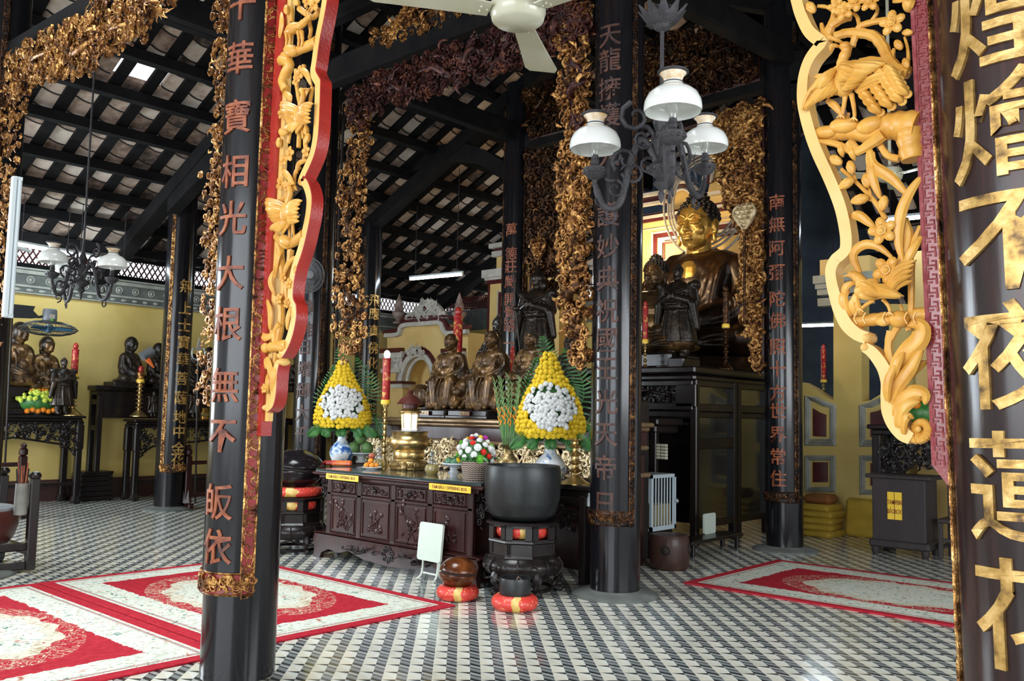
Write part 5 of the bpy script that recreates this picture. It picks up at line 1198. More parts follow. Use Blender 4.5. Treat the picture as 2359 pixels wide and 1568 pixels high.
def standing(name, label, loc, H, rz, mat, helmet=True, group=None, staff=False, pray=True):
    t = thing(name, label, 'statue', loc, rz, group); s = H; b = B(); P = lambda x, y, z: (x*s, y*s, z*s)
    for y in (-1, 1):
        b.cap(P(-.05, .07*y, .03), P(.02, .07*y, .035), .035*s, .04*s, 10); b.cap(P(.0, .07*y, .05), P(0, .06*y, .40), .055*s, .085*s, 12)
        b.cap(P(.0, .15*y, .74), P(-.02, .19*y, .57), .062*s, .058*s, 12); b.cap(P(-.02, .19*y, .57), P(-.15, .03*y if pray else .14*y, .62 if pray else .52), .055*s, .036*s, 10)
        b.cap(P(-.06, .19*y, .56), P(-.03, .23*y, .30), .05*s, .03*s, 10); b.ell(P(-.16, .02*y if pray else .14*y, .645), (.03*s, .018*s, .05*s), 8, 6)
        b.ell(P(.01, .19*y, .76), (.075*s, .06*s, .055*s), 10, 7)
    b.cap(P(.01, 0, .40), P(0, 0, .70), .12*s, .13*s, 16); b.ell(P(-.02, 0, .70), (.10*s, .15*s, .10*s), 14, 9); b.lathe([(.20*s, .16*s), (.19*s, .28*s), (.155*s, .45*s), (.13*s, .52*s)], 18, sx=.75); b.ell(P(-.02, 0, .52), (.13*s, .15*s, .035*s), 14, 7)
    f = []
    for k in range(9): a = k*.7; f.append([P(.11*math.cos(a), .14*math.sin(a), .50), P(.14*math.cos(a), .18*math.sin(a), .33), P(.155*math.cos(a+.1), .20*math.sin(a+.1), .16)])
    for k in range(4): f.append([P(-.10, -.12, .72-.05*k), P(-.14, 0, .68-.05*k), P(-.10, .12, .72-.05*k)])
    folds(b, f, .012*s); b.cap(P(0, 0, .78), P(-.01, 0, .84), .045*s, .04*s, 10); head(b, P(-.01, 0, .895), .068*s)
    link('body', fuse(b, 'body', .0085*s, 3), mat, t)
    if helmet:
        h = B(); h.lathe([(.075*s, .905*s), (.082*s, .93*s), (.07*s, .97*s), (.035*s, 1.01*s), (.012*s, 1.06*s), (.004*s, 1.09*s)], 16); h.ell(P(.035, 0, .86), (.045*s, .085*s, .075*s), 12, 8); h.build('helmet', mat, t)
    else: curls(P(-.01, 0, .895), .068*s, t, mat)
    if staff:
        h = B(); h.tube([P(-.17, .20, 1.0), P(-.16, .18, .62), P(-.12, .12, .05)], .012*s, 8); h.ell(P(-.16, .17, .60), (.03*s, .045*s, .03*s), 10, 7); h.build('sword', mat, t)
    return t
standing('guardian_statue', 'dark armoured guardian statue standing in front of the yellow plaster tower', (10.2, 8.66, 2.36), 1.42, math.radians(8), M_statue, True, staff=True)
standing('attendant_statue', 'dark robed statue standing directly in front of the big golden buddha', (10.45, 6.36, 2.42), 1.30, math.radians(6), M_statue, False)
b = B(); b.cbox((10.45, 6.36, 2.345), (.44, .44, .14), .02); tag(b.build('statue_plinth', M_woodblk), 'dark block under the standing statue in front of the big golden buddha', 'plinth')
b = B(); b.cbox((10.2, 8.66, 2.315), (.42, .42, .085), .02); tag(b.build('statue_plinth', M_woodblk), 'dark block under the armoured guardian statue', 'plinth')
def fan_leaf(label, x0, y0, x1, y1, u, mat, dots):
    """a ceremonial fan on a pole: a spade-shaped plate with relief"""
    c = PU((x0+x1)/2, (y0+y1)/2, u); h = abs(PU(x0, y0, u).z-PU(x0, y1, u).z)/2; wd = abs(PU(x0, y0, u).y-PU(x1, y0, u).y)/2
    t = thing('ceremonial_fan', label, 'fan', (u, c.y, c.z-h)); pts = [(wd*.15, -h), (wd*.75, -h*.25), (wd, h*.35), (wd*.75, h*.85), (0, h), (-wd*.75, h*.85), (-wd, h*.35), (-wd*.75, -h*.25), (-wd*.15, -h)]
    pts = [(q.x, q.y) for q in smooth_path([Vector((a, k, 0)) for a, k in pts], 3)]
    M = frame_from((0, 0, h), (0, 1, 0), (0, 0, 1)); b = B(); b.prism(pts, -.02, .02, M)
    b.build('plate', mat, t); b = B(); rnd = random.Random(dots); inn = [(a*.85, k*.85) for a, k in pts]
    for i in range(5):
        for j in range(5):
            a, k = (j-2+(i % 2)*.5)*wd*.42, (i-1.8)*h*.36
            if inside((a, k), inn): b.ell((a, k, -.022), (wd*.17, wd*.17, .02), 10, 5, M); b.tube([(a+wd*.2*math.cos(q), k+wd*.2*math.sin(q), -.022) for q in [2*math.pi*w_/12 for w_ in range(12)]], .008, 4, closed=True, M=M)
    b.build('boss', mat, t); b = B(); b.cyl((0, 0, .02), (0, 0, -1.2), .018, n=8); b.build('pole', M_giltdark, t)
fan_leaf('pale gold spade shaped fan standing right of the big golden buddha', 1688, 470, 1742, 528, 10.28, M_palegilt, 3)
fan_leaf('gold spade shaped fan above the armoured guardian statue', 1222, 545, 1258, 598, 10.3, M_gilt, 4)
# seated figures riding beasts on the middle ledge
def rider(name, label, loc, H, rz, hood, beast):
    t = thing(name, label, 'statue', loc, rz, 'gilt figures seated on the middle ledge'); s = H; b = B(); P = lambda x, y, z: (x*s, y*s, z*s); up = Matrix.Translation((0, 0, .30*s))
    u_ = B(); upper_body(u_, s*.86, 'lap', .92); head(u_, (-.03*s, 0, .70*s), .125*s, True, not hood); b.add(u_.v, u_.f, up)
    for y in (-1, 1):
        b.cap(P(.02, .10*y, .42), P(-.22, .15*y, .40), .12*s, .10*s, 12); b.cap(P(-.22, .15*y, .40), P(-.24, .11*y, .08), .10*s, .075*s, 12); b.cap(P(-.24, .11*y, .05), P(-.32, .12*y, .03), .045*s, .035*s, 8)
        b.cap(P(-.10, .20*y, .42), P(-.20, .22*y, .06), .08*s, .09*s, 10)
    b.cap(P(0, 0, .10), P(0, 0, .40), .22*s, .20*s, 14); b.cap(P(-.16, -.02, .36), P(-.24, 0, .05), .10*s, .12*s, 10)
    f = []
    for k in range(7): y = -.24+.08*k; f.append([P(-.24, y*.8, .46), P(-.33+abs(y)*.3, y, .28), P(-.32+abs(y)*.3, y*1.1, .04)])
    folds(b, f, .014*s)
    link('body', fuse(b, 'body', .0095*s, 3), M_bronze, t); c = Vector(P(-.03, 0, 1.0)); curls(c, .125*s, t, M_bronze if hood else M_statue, hood=hood)
    if beast:
        b = B(); side = 1
        if beast == 'elephant':
            b.ell(P(.0, .18, .16), (.26*s, .30*s, .16*s), 16, 10); b.ell(P(-.06, .50, .20), (.17*s, .17*s, .18*s), 16, 10); b.ell(P(-.10, .57, .26), (.10*s, .12*s, .11*s), 12, 8)
            arm(b, [P(-.12, .63, .20), P(-.17, .68, .08), P(-.20, .60, .02)], [.075*s, .055*s, .035*s])
            for y in (.40, .48): b.ell(P(-.17 if y < .45 else .10, y, .20), (.05*s, .10*s, .12*s), 12, 8)
            b.cap(P(-.20, .60, .14), P(-.28, .66, .10), .02*s, .008*s, 6); b.ell(P(-.17, .58, .24), .02*s, 8, 6)
        else:
            b.ell(P(.0, .16, .14), (.22*s, .28*s, .14*s), 16, 10); b.ell(P(-.08, .44, .30), (.14*s, .14*s, .14*s), 16, 10); b.ell(P(-.19, .46, .25), (.08*s, .09*s, .07*s), 12, 8); b.ell(P(.0, .40, .28), (.17*s, .19*s, .20*s), 14, 9)
            for k in range(14): a = k*.45; b.ell(P(.02+.03*math.cos(a), .42+.19*math.cos(a), .30+.20*math.sin(a)), .045*s, 8, 5)
            for y in (.36, .50): b.cap(P(-.10, y, .16), P(-.22, y, .03), .05*s, .04*s, 8); b.ell(P(-.25, y, .025), (.05*s, .04*s, .03*s), 8, 6)
            arm(b, [P(.1, .3, .2), P(.18, .5, .35), P(.12, .55, .46)], [.03*s, .025*s, .03*s])
        link(beast, fuse(b, beast, .0105*s, 3), M_bronze, t)
    return t
rider('seated_statue', 'gilt seated figure riding an elephant, first on the middle ledge beside the red candle', (7.75, 7.98, 1.66), .83, math.radians(12), True, 'elephant')
rider('seated_statue', 'gilt seated figure riding a lion, second on the middle ledge', (7.75, 7.28, 1.66), .83, math.radians(8), True, 'lion')
buddha('buddha_statue', 'gilt buddha figure on a lotus seat behind the gladioli on the middle ledge', 'statue', (7.75, 6.66, 1.98), .62, math.radians(2), M_bronze, M_statue, voxel=.012)
b = B(); b.lathe([(.22, 1.66), (.26, 1.70), (.24, 1.74), (.30, 1.80), (.33, 1.86), (.27, 1.90), (.30, 1.96), (.26, 1.98)], 28, (7.75, 6.66, 0))
for k in range(20): a = 2*math.pi*k/20; b.ell((7.75+.29*math.cos(a), 6.66+.29*math.sin(a), 1.83), (.06, .06, .055), 8, 6)
tag(b.build('lotus_seat', M_bronze), 'gilt lotus seat under the buddha behind the gladioli', 'plinth')
for k, (x, v) in enumerate(((978, 7.98), (1078, 7.28))):
    t = thing('plaque_plinth', ['dark base with a red plaque under the elephant rider', 'dark base with a red plaque under the lion rider'][k], 'plinth', (7.72, v+.12, 1.55))
    b = B(); b.cbox((0, 0, .055), (.52, .66, .11), .02); b.cbox((0, 0, .02), (.56, .70, .04), .01); b.build('block', M_woodblk, t)
    b = B(); b.box((-.285, 0, .06), (.012, .16, .055)); b.build('plaque', M_maroon, t, ang=0)
    b = B(); text_line(b, ['文殊普賢', '普賢文殊'][k], .04, frame_from((-.293, 0, .06), (0, -1, 0), (0, 0, 1)), .02, .002); b.build('plaque_lettering', M_palegilt, t, ang=0)
# other dim statues at the back
buddha('arhat_statue', 'dark monk statue half hidden behind the thin pillar with orange characters', 'statue', (12.0, 11.05, 2.2), 1.25, math.radians(15), M_statue, M_statue, voxel=.013)
b = B(); b.cbox((12.0, 11.05, 1.1), (.9, 1.2, 2.2), .03); tag(b.build('statue_plinth', M_woodblk), 'tall dark plinth under the half hidden monk statue', 'plinth')
buddha('arhat_statue', 'small dark statue with a flower crown behind the right yellow flower cone', 'statue', (8.6, 6.75, 1.98), .62, 0, M_statue, M_statue, voxel=.014)
b = B(); b.cbox((8.6, 6.75, 1.0), (.5, .6, 1.98), .03); tag(b.build('statue_plinth', M_woodblk), 'dark plinth under the small statue with a flower crown', 'plinth')
# crest of the small statue
# wall statues on the left altars
for k, (x, y0, y1, v, ru, lab, hood) in enumerate(((296, 776, 884, 15.6, 14, 'tall dark monk statue on the black altar right of the yellow wall space', False), (360, 790, 888, 15.6, 10, 'dark monk statue second on the black altar, left of the gold lettered pillar', False), (440, 815, 895, 15.6, 0, 'dark monk statue on the black altar just right of the gold lettered pillar', False), (478, 800, 895, 15.6, 0, 'dark statue on the black altar beside the foreground gilded strip', False), (100, 775, 900, 15.6, 12, 'gilt crowned statue under the cage fan on the left altar', True), (36, 742, 890, 15.6, 12, 'gilt statue with a tall headdress at the left edge of the photo', True), (683, 815, 890, 15.5, -10, 'dark monk statue seen between the left bracket and the blue black pillar', False))):
    p0, p1 = PV(x, y1, v), PV(x, y0, v); H = (p1.z-p0.z)/.96
    buddha('arhat_statue', lab, 'statue', (p0.x, v, p0.z), H, math.radians(90+ru), M_bronze if hood else M_statue, M_statue, 'statues along the left wall', voxel=.014, hood=True, w=.62 if x > 200 else .66)
    b = B(); zb = 1.98 if x > 200 else 1.75; b.cbox((p0.x, v, (p0.z+zb)/2 if p0.z > zb else p0.z-.05), (H*.8, .45, max(.1, p0.z-zb)), .01)
    tag(b.build('statue_plinth', M_woodblk), 'black block under the '+lab.split(' on the')[0].split(' under')[0].split(' at the')[0].split(' seen')[0]+[' right of the wall space', ' second on the altar', ' right of the lettered pillar', ' beside the gilded strip', ' under the cage fan', ' at the left edge', ' left of the blue black pillar'][k], 'plinth', 'plinths of the left wall statues')
for k, (x, y0, y1) in enumerate(((140, 822, 955),)):
    p0, p1 = PV(x, y1, 15.3), PV(x, y0, 15.3); standing('attendant_statue', 'small black attendant statue beside the tall brass candlestick on the left altar', p0, (p1.z-p0.z), math.radians(100), M_statue, False)
for k, (x, y0, y1) in enumerate(((352, 900, 960), (448, 895, 962))):
    p0, p1 = PV(x, y1, 15.25), PV(x, y0, 15.25); standing('attendant_statue', ['small glossy figurine on the black altar left of the gold lettered pillar', 'small glossy figurine on the black altar right of the gold lettered pillar'][k], p0, (p1.z-p0.z), math.radians(95), M_statue, False)
# ------------------------------------------------------------------ rugs
def rug(label, u0, u1, v0, v1, seed):
    hx, hy = (u1-u0)/2, (v1-v0)/2; c = ((u0+u1)/2, (v0+v1)/2, 0.0)
    b = B(); b.cbox((0, 0, .007), (2*hx, 2*hy, .014), .004); return tag(link('rug', b.mesh('rug', 0), rug_mat('rug_pile_%d' % seed, hx, hy), None), label, 'rug', 'red floral rugs'), c
for args in (('red floral rug whose corner touches the small brown fish drum', 3.26, 5.36, 5.39, 8.62, 1), ('red floral rug at the lower left corner of the photo', 1.12, 3.24, 5.33, 8.60, 2), ('red floral rug on the right, lying in front of the dark offering box', 7.72, 9.80, 1.35, 4.63, 3)):
    o, c = rug(*args); o.location = c
# ------------------------------------------------------------------ offering cabinet
TZ = .97
t = thing('offering_cabinet', 'long dark rosewood cabinet with carved drawers and doors in the middle of the hall', 'cabinet', (6.08, 7.05, 0))
b = B(); b.cbox((6.41, 7.0, .925), (.90, 2.62, .035), .012); b.cbox((6.44, 7.02, .89), (.86, 2.46, .045), .012); b.build('top_board', M_wood, t, ang=30, world=True)
b = B(); b.bb((5.99, 5.73, .943), (6.84, 8.28, .970)); b.build('glass_top', M_glasstop, t, ang=0, world=True)
b = B(); b.cbox((6.46, 7.045, .58), (.70, 2.22, .62), .01)
for v in (5.95, 6.505, 7.06, 7.615, 8.14): b.cbox((6.10, v, .57), (.05, .075, .64), .008)
for z in (.87, .705, .272): b.cbox((6.10, 7.045, z), (.05, 2.26, .035), .008)
b.build('body', M_wood, t, ang=30, world=True)
b = B(); out = [(5.80, .27), (8.30, .27), (8.33, .20), (8.30, .10), (8.32, .0), (8.20, .0), (8.17, .06), (8.05, .11), (7.85, .09), (7.70, .13), (7.45, .07), (7.05, .045), (6.65, .07), (6.40, .13), (6.25, .09), (6.05, .11), (5.93, .06), (5.90, .0), (5.78, .0), (5.80, .10), (5.77, .2)]
b.prism(out, 6.02, 6.07, FU); b.cbox((6.44, 5.83, .16), (.78, .05, .24), .01); b.cbox((6.44, 8.27, .16), (.78, .05, .24), .01); b.cbox((6.44, 7.05, .265), (.84, 2.56, .03), .01)
b.build('base_skirt', M_wood, t, ang=30, world=True)
b = B(); rnd = random.Random(2); serpent(b, [(7.75, .17), (7.5, .13), (7.35, .19), (7.2, .15)], .012, FU, 6.05, rnd, False); serpent(b, [(6.35, .17), (6.6, .13), (6.75, .19), (6.9, .15)], .012, FU, 6.05, rnd, False)
for a in range(14): curl(b, 7.05+.07*math.cos(a*.9), .165+.06*math.sin(a*.9), 6.02, .035, a, 1, FU, .22)
for v in (6.45, 6.62, 7.45, 7.62, 6.55, 7.55): curl(b, v, .155, 6.02, .04, v*5, 1, FU, .2)
b.build('base_carving', M_woodblk, t, ang=60, world=True)
for k in range(4):
    v = 6.228+.555*k if k < 3 else 7.88
    hw = .235 if k < 3 else .215
    b = B(); b.cbox((6.095, v, .787), (.03, hw*2, .125), .008); frame_rect(b, 6.08, v-hw+.02, v+hw-.02, .735, .84, .012, .008)
    d = b.build('drawer', M_wood, t, ang=30, world=True)
    b = B(); scroll_fill([(v-hw*.75, .752), (v+hw*.75, .752), (v+hw*.75, .822), (v-hw*.75, .822)], 6.082, 34, .026, random.Random(k), b, .01); b.build('drawer_carving', M_woodblk, d, ang=60, world=True) if False else None
    o = B(); o.v, o.f = b.v, b.f; o = o.build('drawer_carving', M_wood, None, ang=60); o.parent = d; o.location = (-6.08, -7.05, 0)
    b = B(); b.ell((-.012, v-7.05, .787), (.022, .022, .022), 10, 7); b.build('knob', M_woodblk, d)
    b = B(); b.cbox((6.095, v, .488), (.03, hw*2, .395), .008); frame_rect(b, 6.08, v-hw+.02, v+hw-.02, .31, .665, .014, .010); d = b.build('door', M_wood, t, ang=30, world=True)
    b = B(); rnd = random.Random(30+k)
    for j in range(8):
        x, z = v+rnd.uniform(-.1, .1), rnd.uniform(.36, .62)
        if k % 2: K2 = [(x+rnd.uniform(-.05, .05)*i, z-.12+.07*i) for i in range(4)]
        else: K2 = [(v+(x-v)*i/3, .36+(z-.36)*i/3+.02*math.sin(i*2+j)) for i in range(4)]
        b.tube(smooth_path([(a, q, 6.078) for a, q in K2], 4), .006, 5, M=FU)
        b.ell((*K2[-1], 6.078), (.028, .028, .01), 8, 5, FU); leafy(b, K2[2][0], K2[2][1], 6.078, .05, rnd.random()*6, FU, rnd)
    for j in range(6): leafy(b, v+rnd.uniform(-.12, .12), rnd.uniform(.34, .45), 6.078, .06, rnd.random()*3, FU, rnd)
    o = b.build('door_carving', M_wood, None, ang=60); o.parent = d; o.location = (-6.08, -7.05, 0)
for s, v in ((-1, 5.92), (1, 8.18)):
    b = B(); scroll_fill([(v, .88), (v+s*.17, .88), (v+s*.13, .66), (v+s*.04, .52), (v, .50)], 6.16, 45, .035, random.Random(5+s), b, .03); b.build('side_bracket', M_woodblk, t, ang=60, world=True)
def sign(label, x0, x1, y0, u, txt, h=.062):
    p0, p1 = PU(x0, y0, u), PU(x1, y0, u); c = (p0.y+p1.y)/2; w_ = abs(p0.y-p1.y); z = .905
    t = thing('offering_sign', label, 'sign', (u, c, z), group='yellow signs on the offering cabinet')
    b = B(); b.cbox((0, 0, 0), (.012, w_, h), .003); b.build('plate', M_signyel, t, ang=0)
    b = B(); text_line(b, txt, .043, frame_from((-.0075, 0, 0), (0, -1, 0), (0, 0, 1)), .012, .0008, w_*.80/(.043*11.6)); b.build('lettering', M_signtxt, t, ang=0)
    b = B()
    for s in (-1, 1): b.ell((-.007, s*(w_/2-.02), 0), .004, 6, 4)
    b.build('screws', M_signtxt, t)
sign('yellow offering box sign on the left end of the long cabinet', 752, 826, 1090, 5.93, 'TAM BẢO / OFFERING BOX')
sign('yellow offering box sign on the right end of the long cabinet', 989, 1085, 1112, 5.93, 'TAM BẢO / OFFERING BOX')
# long black table and the gilded ledge behind it
t = thing('altar_table', 'long plain black table standing between the cabinet and the gilded ledge', 'table', (7.1, 7.1, 0))
b = B(); b.cbox((7.12, 7.15, .915), (.50, 4.0, .05), .01); b.cbox((7.12, 7.15, .86), (.44, 3.9, .06), .01); b.build('tabletop', M_woodblk, t, ang=30, world=True)
for u in (6.93, 7.31):
    for v in (5.25, 9.05): B().cbox((u, v, .42), (.08, .08, .84), .01).build('leg', M_woodblk, t, ang=30, world=True)
b = B(); b.cbox((6.92, 7.15, .78), (.03, 3.8, .10), .01); scroll_fill([(5.35, .50), (5.9, .58), (5.9, .73), (5.3, .73)], 6.92, 45, .035, random.Random(77), b, .02); b.build('apron', M_woodblk, t, ang=60, world=True)
t = thing('altar_ledge', 'stepped altar ledge with a pale gilded carved apron behind the flowers', 'altar', (7.42, 7.2, 0))
b = B(); b.cbox((7.9, 7.35, 1.525), (1.0, 3.9, .05), .015); b.cbox((7.9, 7.35, 1.48), (.92, 3.84, .05), .02); b.cbox((7.9, 7.35, 1.275), (.90, 3.84, .05), .02); b.cbox((7.9, 7.35, .98), (.94, 3.86, .05), .015); b.build('shelf_moulding', mottled('dull_gilt_moulding', [(.3, (.12, .07, .035)), (.7, (.34, .23, .12))], .35, 5, metal=.4), t, ang=30, world=True)
b = B(); b.cbox((7.92, 7.35, 1.375), (.86, 3.78, .16), .01); b.cbox((7.95, 7.35, .6), (.8, 3.7, 1.2), .01); b.build('body', M_wood, t, ang=30, world=True)
b = B(); scroll_fill([(5.45, 1.01), (9.25, 1.01), (9.25, 1.245), (5.45, 1.245)], 7.47, 520, .062, random.Random(12), b, .06); b.build('gilded_apron', M_palegilt, t, ang=60, world=True)
b = B(); b.cbox((8.6, 7.5, .9), (.3, 3.6, 1.8), .01); b.build('back_board', M_woodblk, t, ang=0, world=True)
# ------------------------------------------------------------------ drum stands, big bowl, fish drums
def ring_cushion(name, label, loc, R, r, group):
    b = B(); b.tube([((R)*math.cos(a), R*math.sin(a), r) for a in [2*math.pi*k/36 for k in range(36)]], r, 14, closed=True); b.lathe([(0, r*.5), (R, r*.5), (R, r*1.2), (0, r*1.3)], 24)
    o = tag(b.build(name, M_brocade, ang=60), label, 'cushion', group); o.location = loc; return o
def drum_stand(label, loc, S=1.0, H=.78, rz=0.0):
    t = thing('drum_stand', label, 'stand', loc, rz, 'black round drum stands', S); z = H-.78
    b = B().lathe([(.30, .745), (.40, .755), (.405, .775), (.39, .785), (.34, .785), (.32, .77)], 8); b.build('top_rim', M_woodblk, t, ang=25)
    b = B()
    for k in range(8):
        a0, a1 = 2*math.pi*k/8, 2*math.pi*(k+1)/8; p0 = Vector((.355*math.cos(a0), .355*math.sin(a0), 0)); p1 = Vector((.355*math.cos(a1), .355*math.sin(a1), 0))
        for a, c, z0, z1 in ((0, .26, .57, .75), (.74, 1, .57, .75), (0, 1, .57, .60), (0, 1, .725, .75)):
            q0, q1 = p0.lerp(p1, a), p0.lerp(p1, c); M = frame_from((q0+q1)/2, q1-q0, (0, 0, 1)); b.box((0, (z0+z1)/2, 0), ((q1-q0).length, z1-z0, .03), M)
        for i in range(3): q = p0.lerp(p1, .06+.06*i); b.cyl(q*1.03+Vector((0, 0, .44)), q*1.03+Vector((0, 0, .56)), .008, n=6)
    b.lathe([(.345, .42), (.36, .43), (.36, .55), (.375, .565), (.37, .59)], 8); b.lathe([(.375, .39), (.38, .405), (.36, .43)], 8); b.build('gallery', M_woodblk, t, ang=20)
    b = B().lathe([(.30, .19), (.385, .22), (.42, .28), (.415, .33), (.37, .39), (.34, .41), (.2, .41)], 32)
    for k in range(8):
        a = 2*math.pi*(k+.5)/8; b.tube([(r*math.cos(a), r*math.sin(a), z_) for r, z_ in ((.378, .395), (.42, .33), (.424, .28), (.39, .215))], .010, 6)
        a = 2*math.pi*k/8; b.ell((.415*math.cos(a), .415*math.sin(a), .30), (.02, .06, .035), 10, 6, R=Matrix.Rotation(a, 3, 'Z'))
        b.tube([(.40*math.cos(a+.2*(i-2)), .40*math.sin(a+.2*(i-2)), .20-.022*(2-abs(i-2))) for i in range(5)], .012, 5)
    b.build('bulging_waist', M_woodblk, t, ang=40)
    for k in range(5):
        a = 2*math.pi*(k+.25)/5; b = B(); P = lambda r, z_: (r*math.cos(a), r*math.sin(a), z_); b.tube(smooth_path([P(.36, .24), P(.38, .16), P(.34, .09), P(.345, .055), P(.40, .035)], 4), [.05]*5+[.035]*6+[.03]*3+[.035]*3, 8); b.ell(P(.40, .035), .034, 10, 7); b.build('leg', M_woodblk, t)
    b = B(); b.tube([(.31*math.cos(a), .31*math.sin(a), .045) for a in [2*math.pi*k/32 for k in range(32)]], .022, 8, closed=True); b.build('stretcher_ring', M_woodblk, t); B().lathe([(0, .58), (.34, .58), (.34, .595), (0, .595)], 24).build('shelf', M_woodblk, t)
    return t
p = PZ(1190, 1372); p = Vector((p.x+.20, p.y+.11, 0))
drum_stand('black round stand carrying the big black bowl', p, (.87, .87, .825), rz=.2)
ring_cushion('ring_cushion', 'red brocade cushion inside the stand under the big black bowl', p+Vector((0, 0, .492)), .20, .07, 'red and gold brocade ring cushions')
zt = .73
b = B().lathe([(.05, 0), (.24, .005), (.31, .06), (.345, .18), (.355, .34), (.352, .455), (.342, .492), (.333, .495), (.326, .47), (.335, .33), (.325, .18), (.29, .08), (0, .04)], 56, p+Vector((-.02, 0, .652)))
tag(b.build('singing_bowl', M_bowlblk), 'big black bronze bowl on the stand right of the long cabinet', 'bowl')
q = Vector((6.08, 8.80, 0))
drum_stand('black round stand carrying the big black fish drum', q, (.90, .90, .80), rz=.5)
ring_cushion('ring_cushion', 'pink red brocade cushion under the big black fish drum', q+Vector((0, 0, .63)), .27, .055, 'red and gold brocade ring cushions')
ring_cushion('ring_cushion', 'red brocade cushion inside the gallery of the stand under the big black fish drum', q+Vector((0, 0, .478)), .24, .07, 'red and gold brocade ring cushions')
def fish_drum(label, loc, R, rz, mat, sq=1.0):
    """round hollow wooden drum with a slot mouth and a crest handle"""
    t = thing('fish_drum', label, 'drum', loc, rz, 'wooden fish drums'); b = B()
    b.ell((0, 0, R*.80*sq), (R, R*.95, R*.84*sq), 44, 60)
    for i, v in enumerate(b.v):
        x, y, z = v; zz = (z-R*.80*sq)/(R*.84*sq); mouth = math.exp(-((zz-.02-.10*(y/R))/.040)**2)*(1 if x < R*.35 else max(0, 1-(x-R*.35)/(R*.3)))
        k = 1-.24*mouth*(1 if x < .6*R else 0); b.v[i] = (x*k, y*k, z)
    b.v = [(x*(1+.10*max(0, x)/R), y, z*1.0) for x, y, z in b.v]
    o = b.build('body', mat, t, ang=80)
    b = B(); n = 26; z0 = R*.815*sq
    b.tube([(R*.92*math.cos(a), R*.88*math.sin(a), z0+.10*R*math.sin(a)*.8) for a in [math.pi*.62+2*math.pi*.38*k/(n-1) for k in range(n)]], [R*.05]*n, 6); 
    for s in (-1, 1): a = math.pi+s*math.pi*.36; b.ell((R*.93*math.cos(a), R*.89*math.sin(a), z0+.10*R*math.sin(a)*.8), R*.075, 10, 7)
    b.build('slot', M_carveback, t)
    b = B(); b.tube(smooth_path([(R*.85, 0, R*.95*sq), (R*1.25, 0, R*1.0*sq), (R*1.35, 0, R*.55*sq), (R*.95, 0, R*.35*sq)], 6), [R*.12]*19, 8); b.build('handle', mat, t)
    return t
fish_drum('big black lacquered fish drum on the stand left of the long cabinet', q+Vector((0, 0, .72)), .345, math.radians(55), M_fishblk, .78)
w_ = PZ(1050, 1388); w_ = Vector((w_.x+.12, w_.y+.10, 0))
ring_cushion('ring_cushion', 'red and yellow brocade cushion on the floor under the small brown fish drum', w_, .125, .062, 'red and gold brocade ring cushions')
fish_drum('small brown polished fish drum on a cushion at the corner of the rug', w_+Vector((0, 0, .10)), .175, math.radians(48), M_fishwood, .92)
w_ = PZ(1184, 1412); w_ = Vector((w_.x+.12, w_.y+.10, 0))
ring_cushion('ring_cushion', 'red and yellow brocade cushion on the floor under the small black bowl', w_, .135, .062, 'red and gold brocade ring cushions')
b = B().lathe([(.05, 0), (.11, .005), (.128, .05), (.132, .16), (.126, .178), (.120, .175), (.124, .16), (.118, .05), (0, .03)], 40, w_+Vector((0, 0, .082))); tag(b.build('singing_bowl', M_bowlblk), 'small shiny black bowl on a floor cushion in front of the big bowl', 'bowl')
b = B(); b.tube([w_+Vector((.05, -.08, .20)), w_+Vector((.02, -.02, .265)), w_+Vector((-.02, .03, .14))], .009, 8); b.ell(w_+Vector((.05, -.08, .20)), .02, 8, 6); tag(b.build('bowl_striker', M_fishwood), 'little wooden striker leaning in the small black bowl', 'striker')
# folding tables
def folding_table(label, pxs, floor_pt, lean, wd, ht, z0, rz):
    t = thing('folding_table', label, 'table', floor_pt, rz, 'pale grey folding tables stood on edge'); M = Matrix.Rotation(lean, 4, 'Y') @ Matrix.Translation((0, 0, z0))
    b = B(); pts = []
    for cx, cz, a0 in ((wd/2-.03, ht-.03, 0), (-wd/2+.03, ht-.03, 90), (-wd/2+.03, .03, 180), (wd/2-.03, .03, 270)):
        for k in range(5): a = math.radians(a0+k*22.5); pts.append((cx+.03*math.cos(a), cz+.03*math.sin(a)))
    b.prism(pts, -.012, .012, M @ frame_from((0, 0, 0), (0, 1, 0), (0, 0, 1))); b.build('tabletop', M_tabletop, t, ang=30)
    for s in (-1, 1): b = B(); b.tube(smooth_path([M @ Vector((.03, s*(wd/2-.05), .12)), M @ Vector((.035, s*(wd/2-.05), -.10)), Vector((.06, s*(wd/2-.06), .05)), Vector((.10+.0*s, s*(wd/2-.02), .01))], 4), .011, 8); b.tube(smooth_path([M @ Vector((.02, s*(wd/2-.06), .10)), M @ Vector((.02, s*(wd/2-.06), -.12)), Vector((-.03, s*(wd/2-.05), .01))], 4), .011, 8); b.build('leg', M_tableleg, t)
    b = B(); b.tube([M @ Vector((.03, -wd/2+.05, -.12)), M @ Vector((.03, wd/2-.05, -.12))], .010, 8); b.build('crossbar', M_tableleg, t); return t
f = PZ(1000, 1334); folding_table('pale grey folding table leaning against the front of the long cabinet', None, f+Vector((-.12, -.03, 0)), math.radians(5), .34, .36, .19, math.radians(-2))
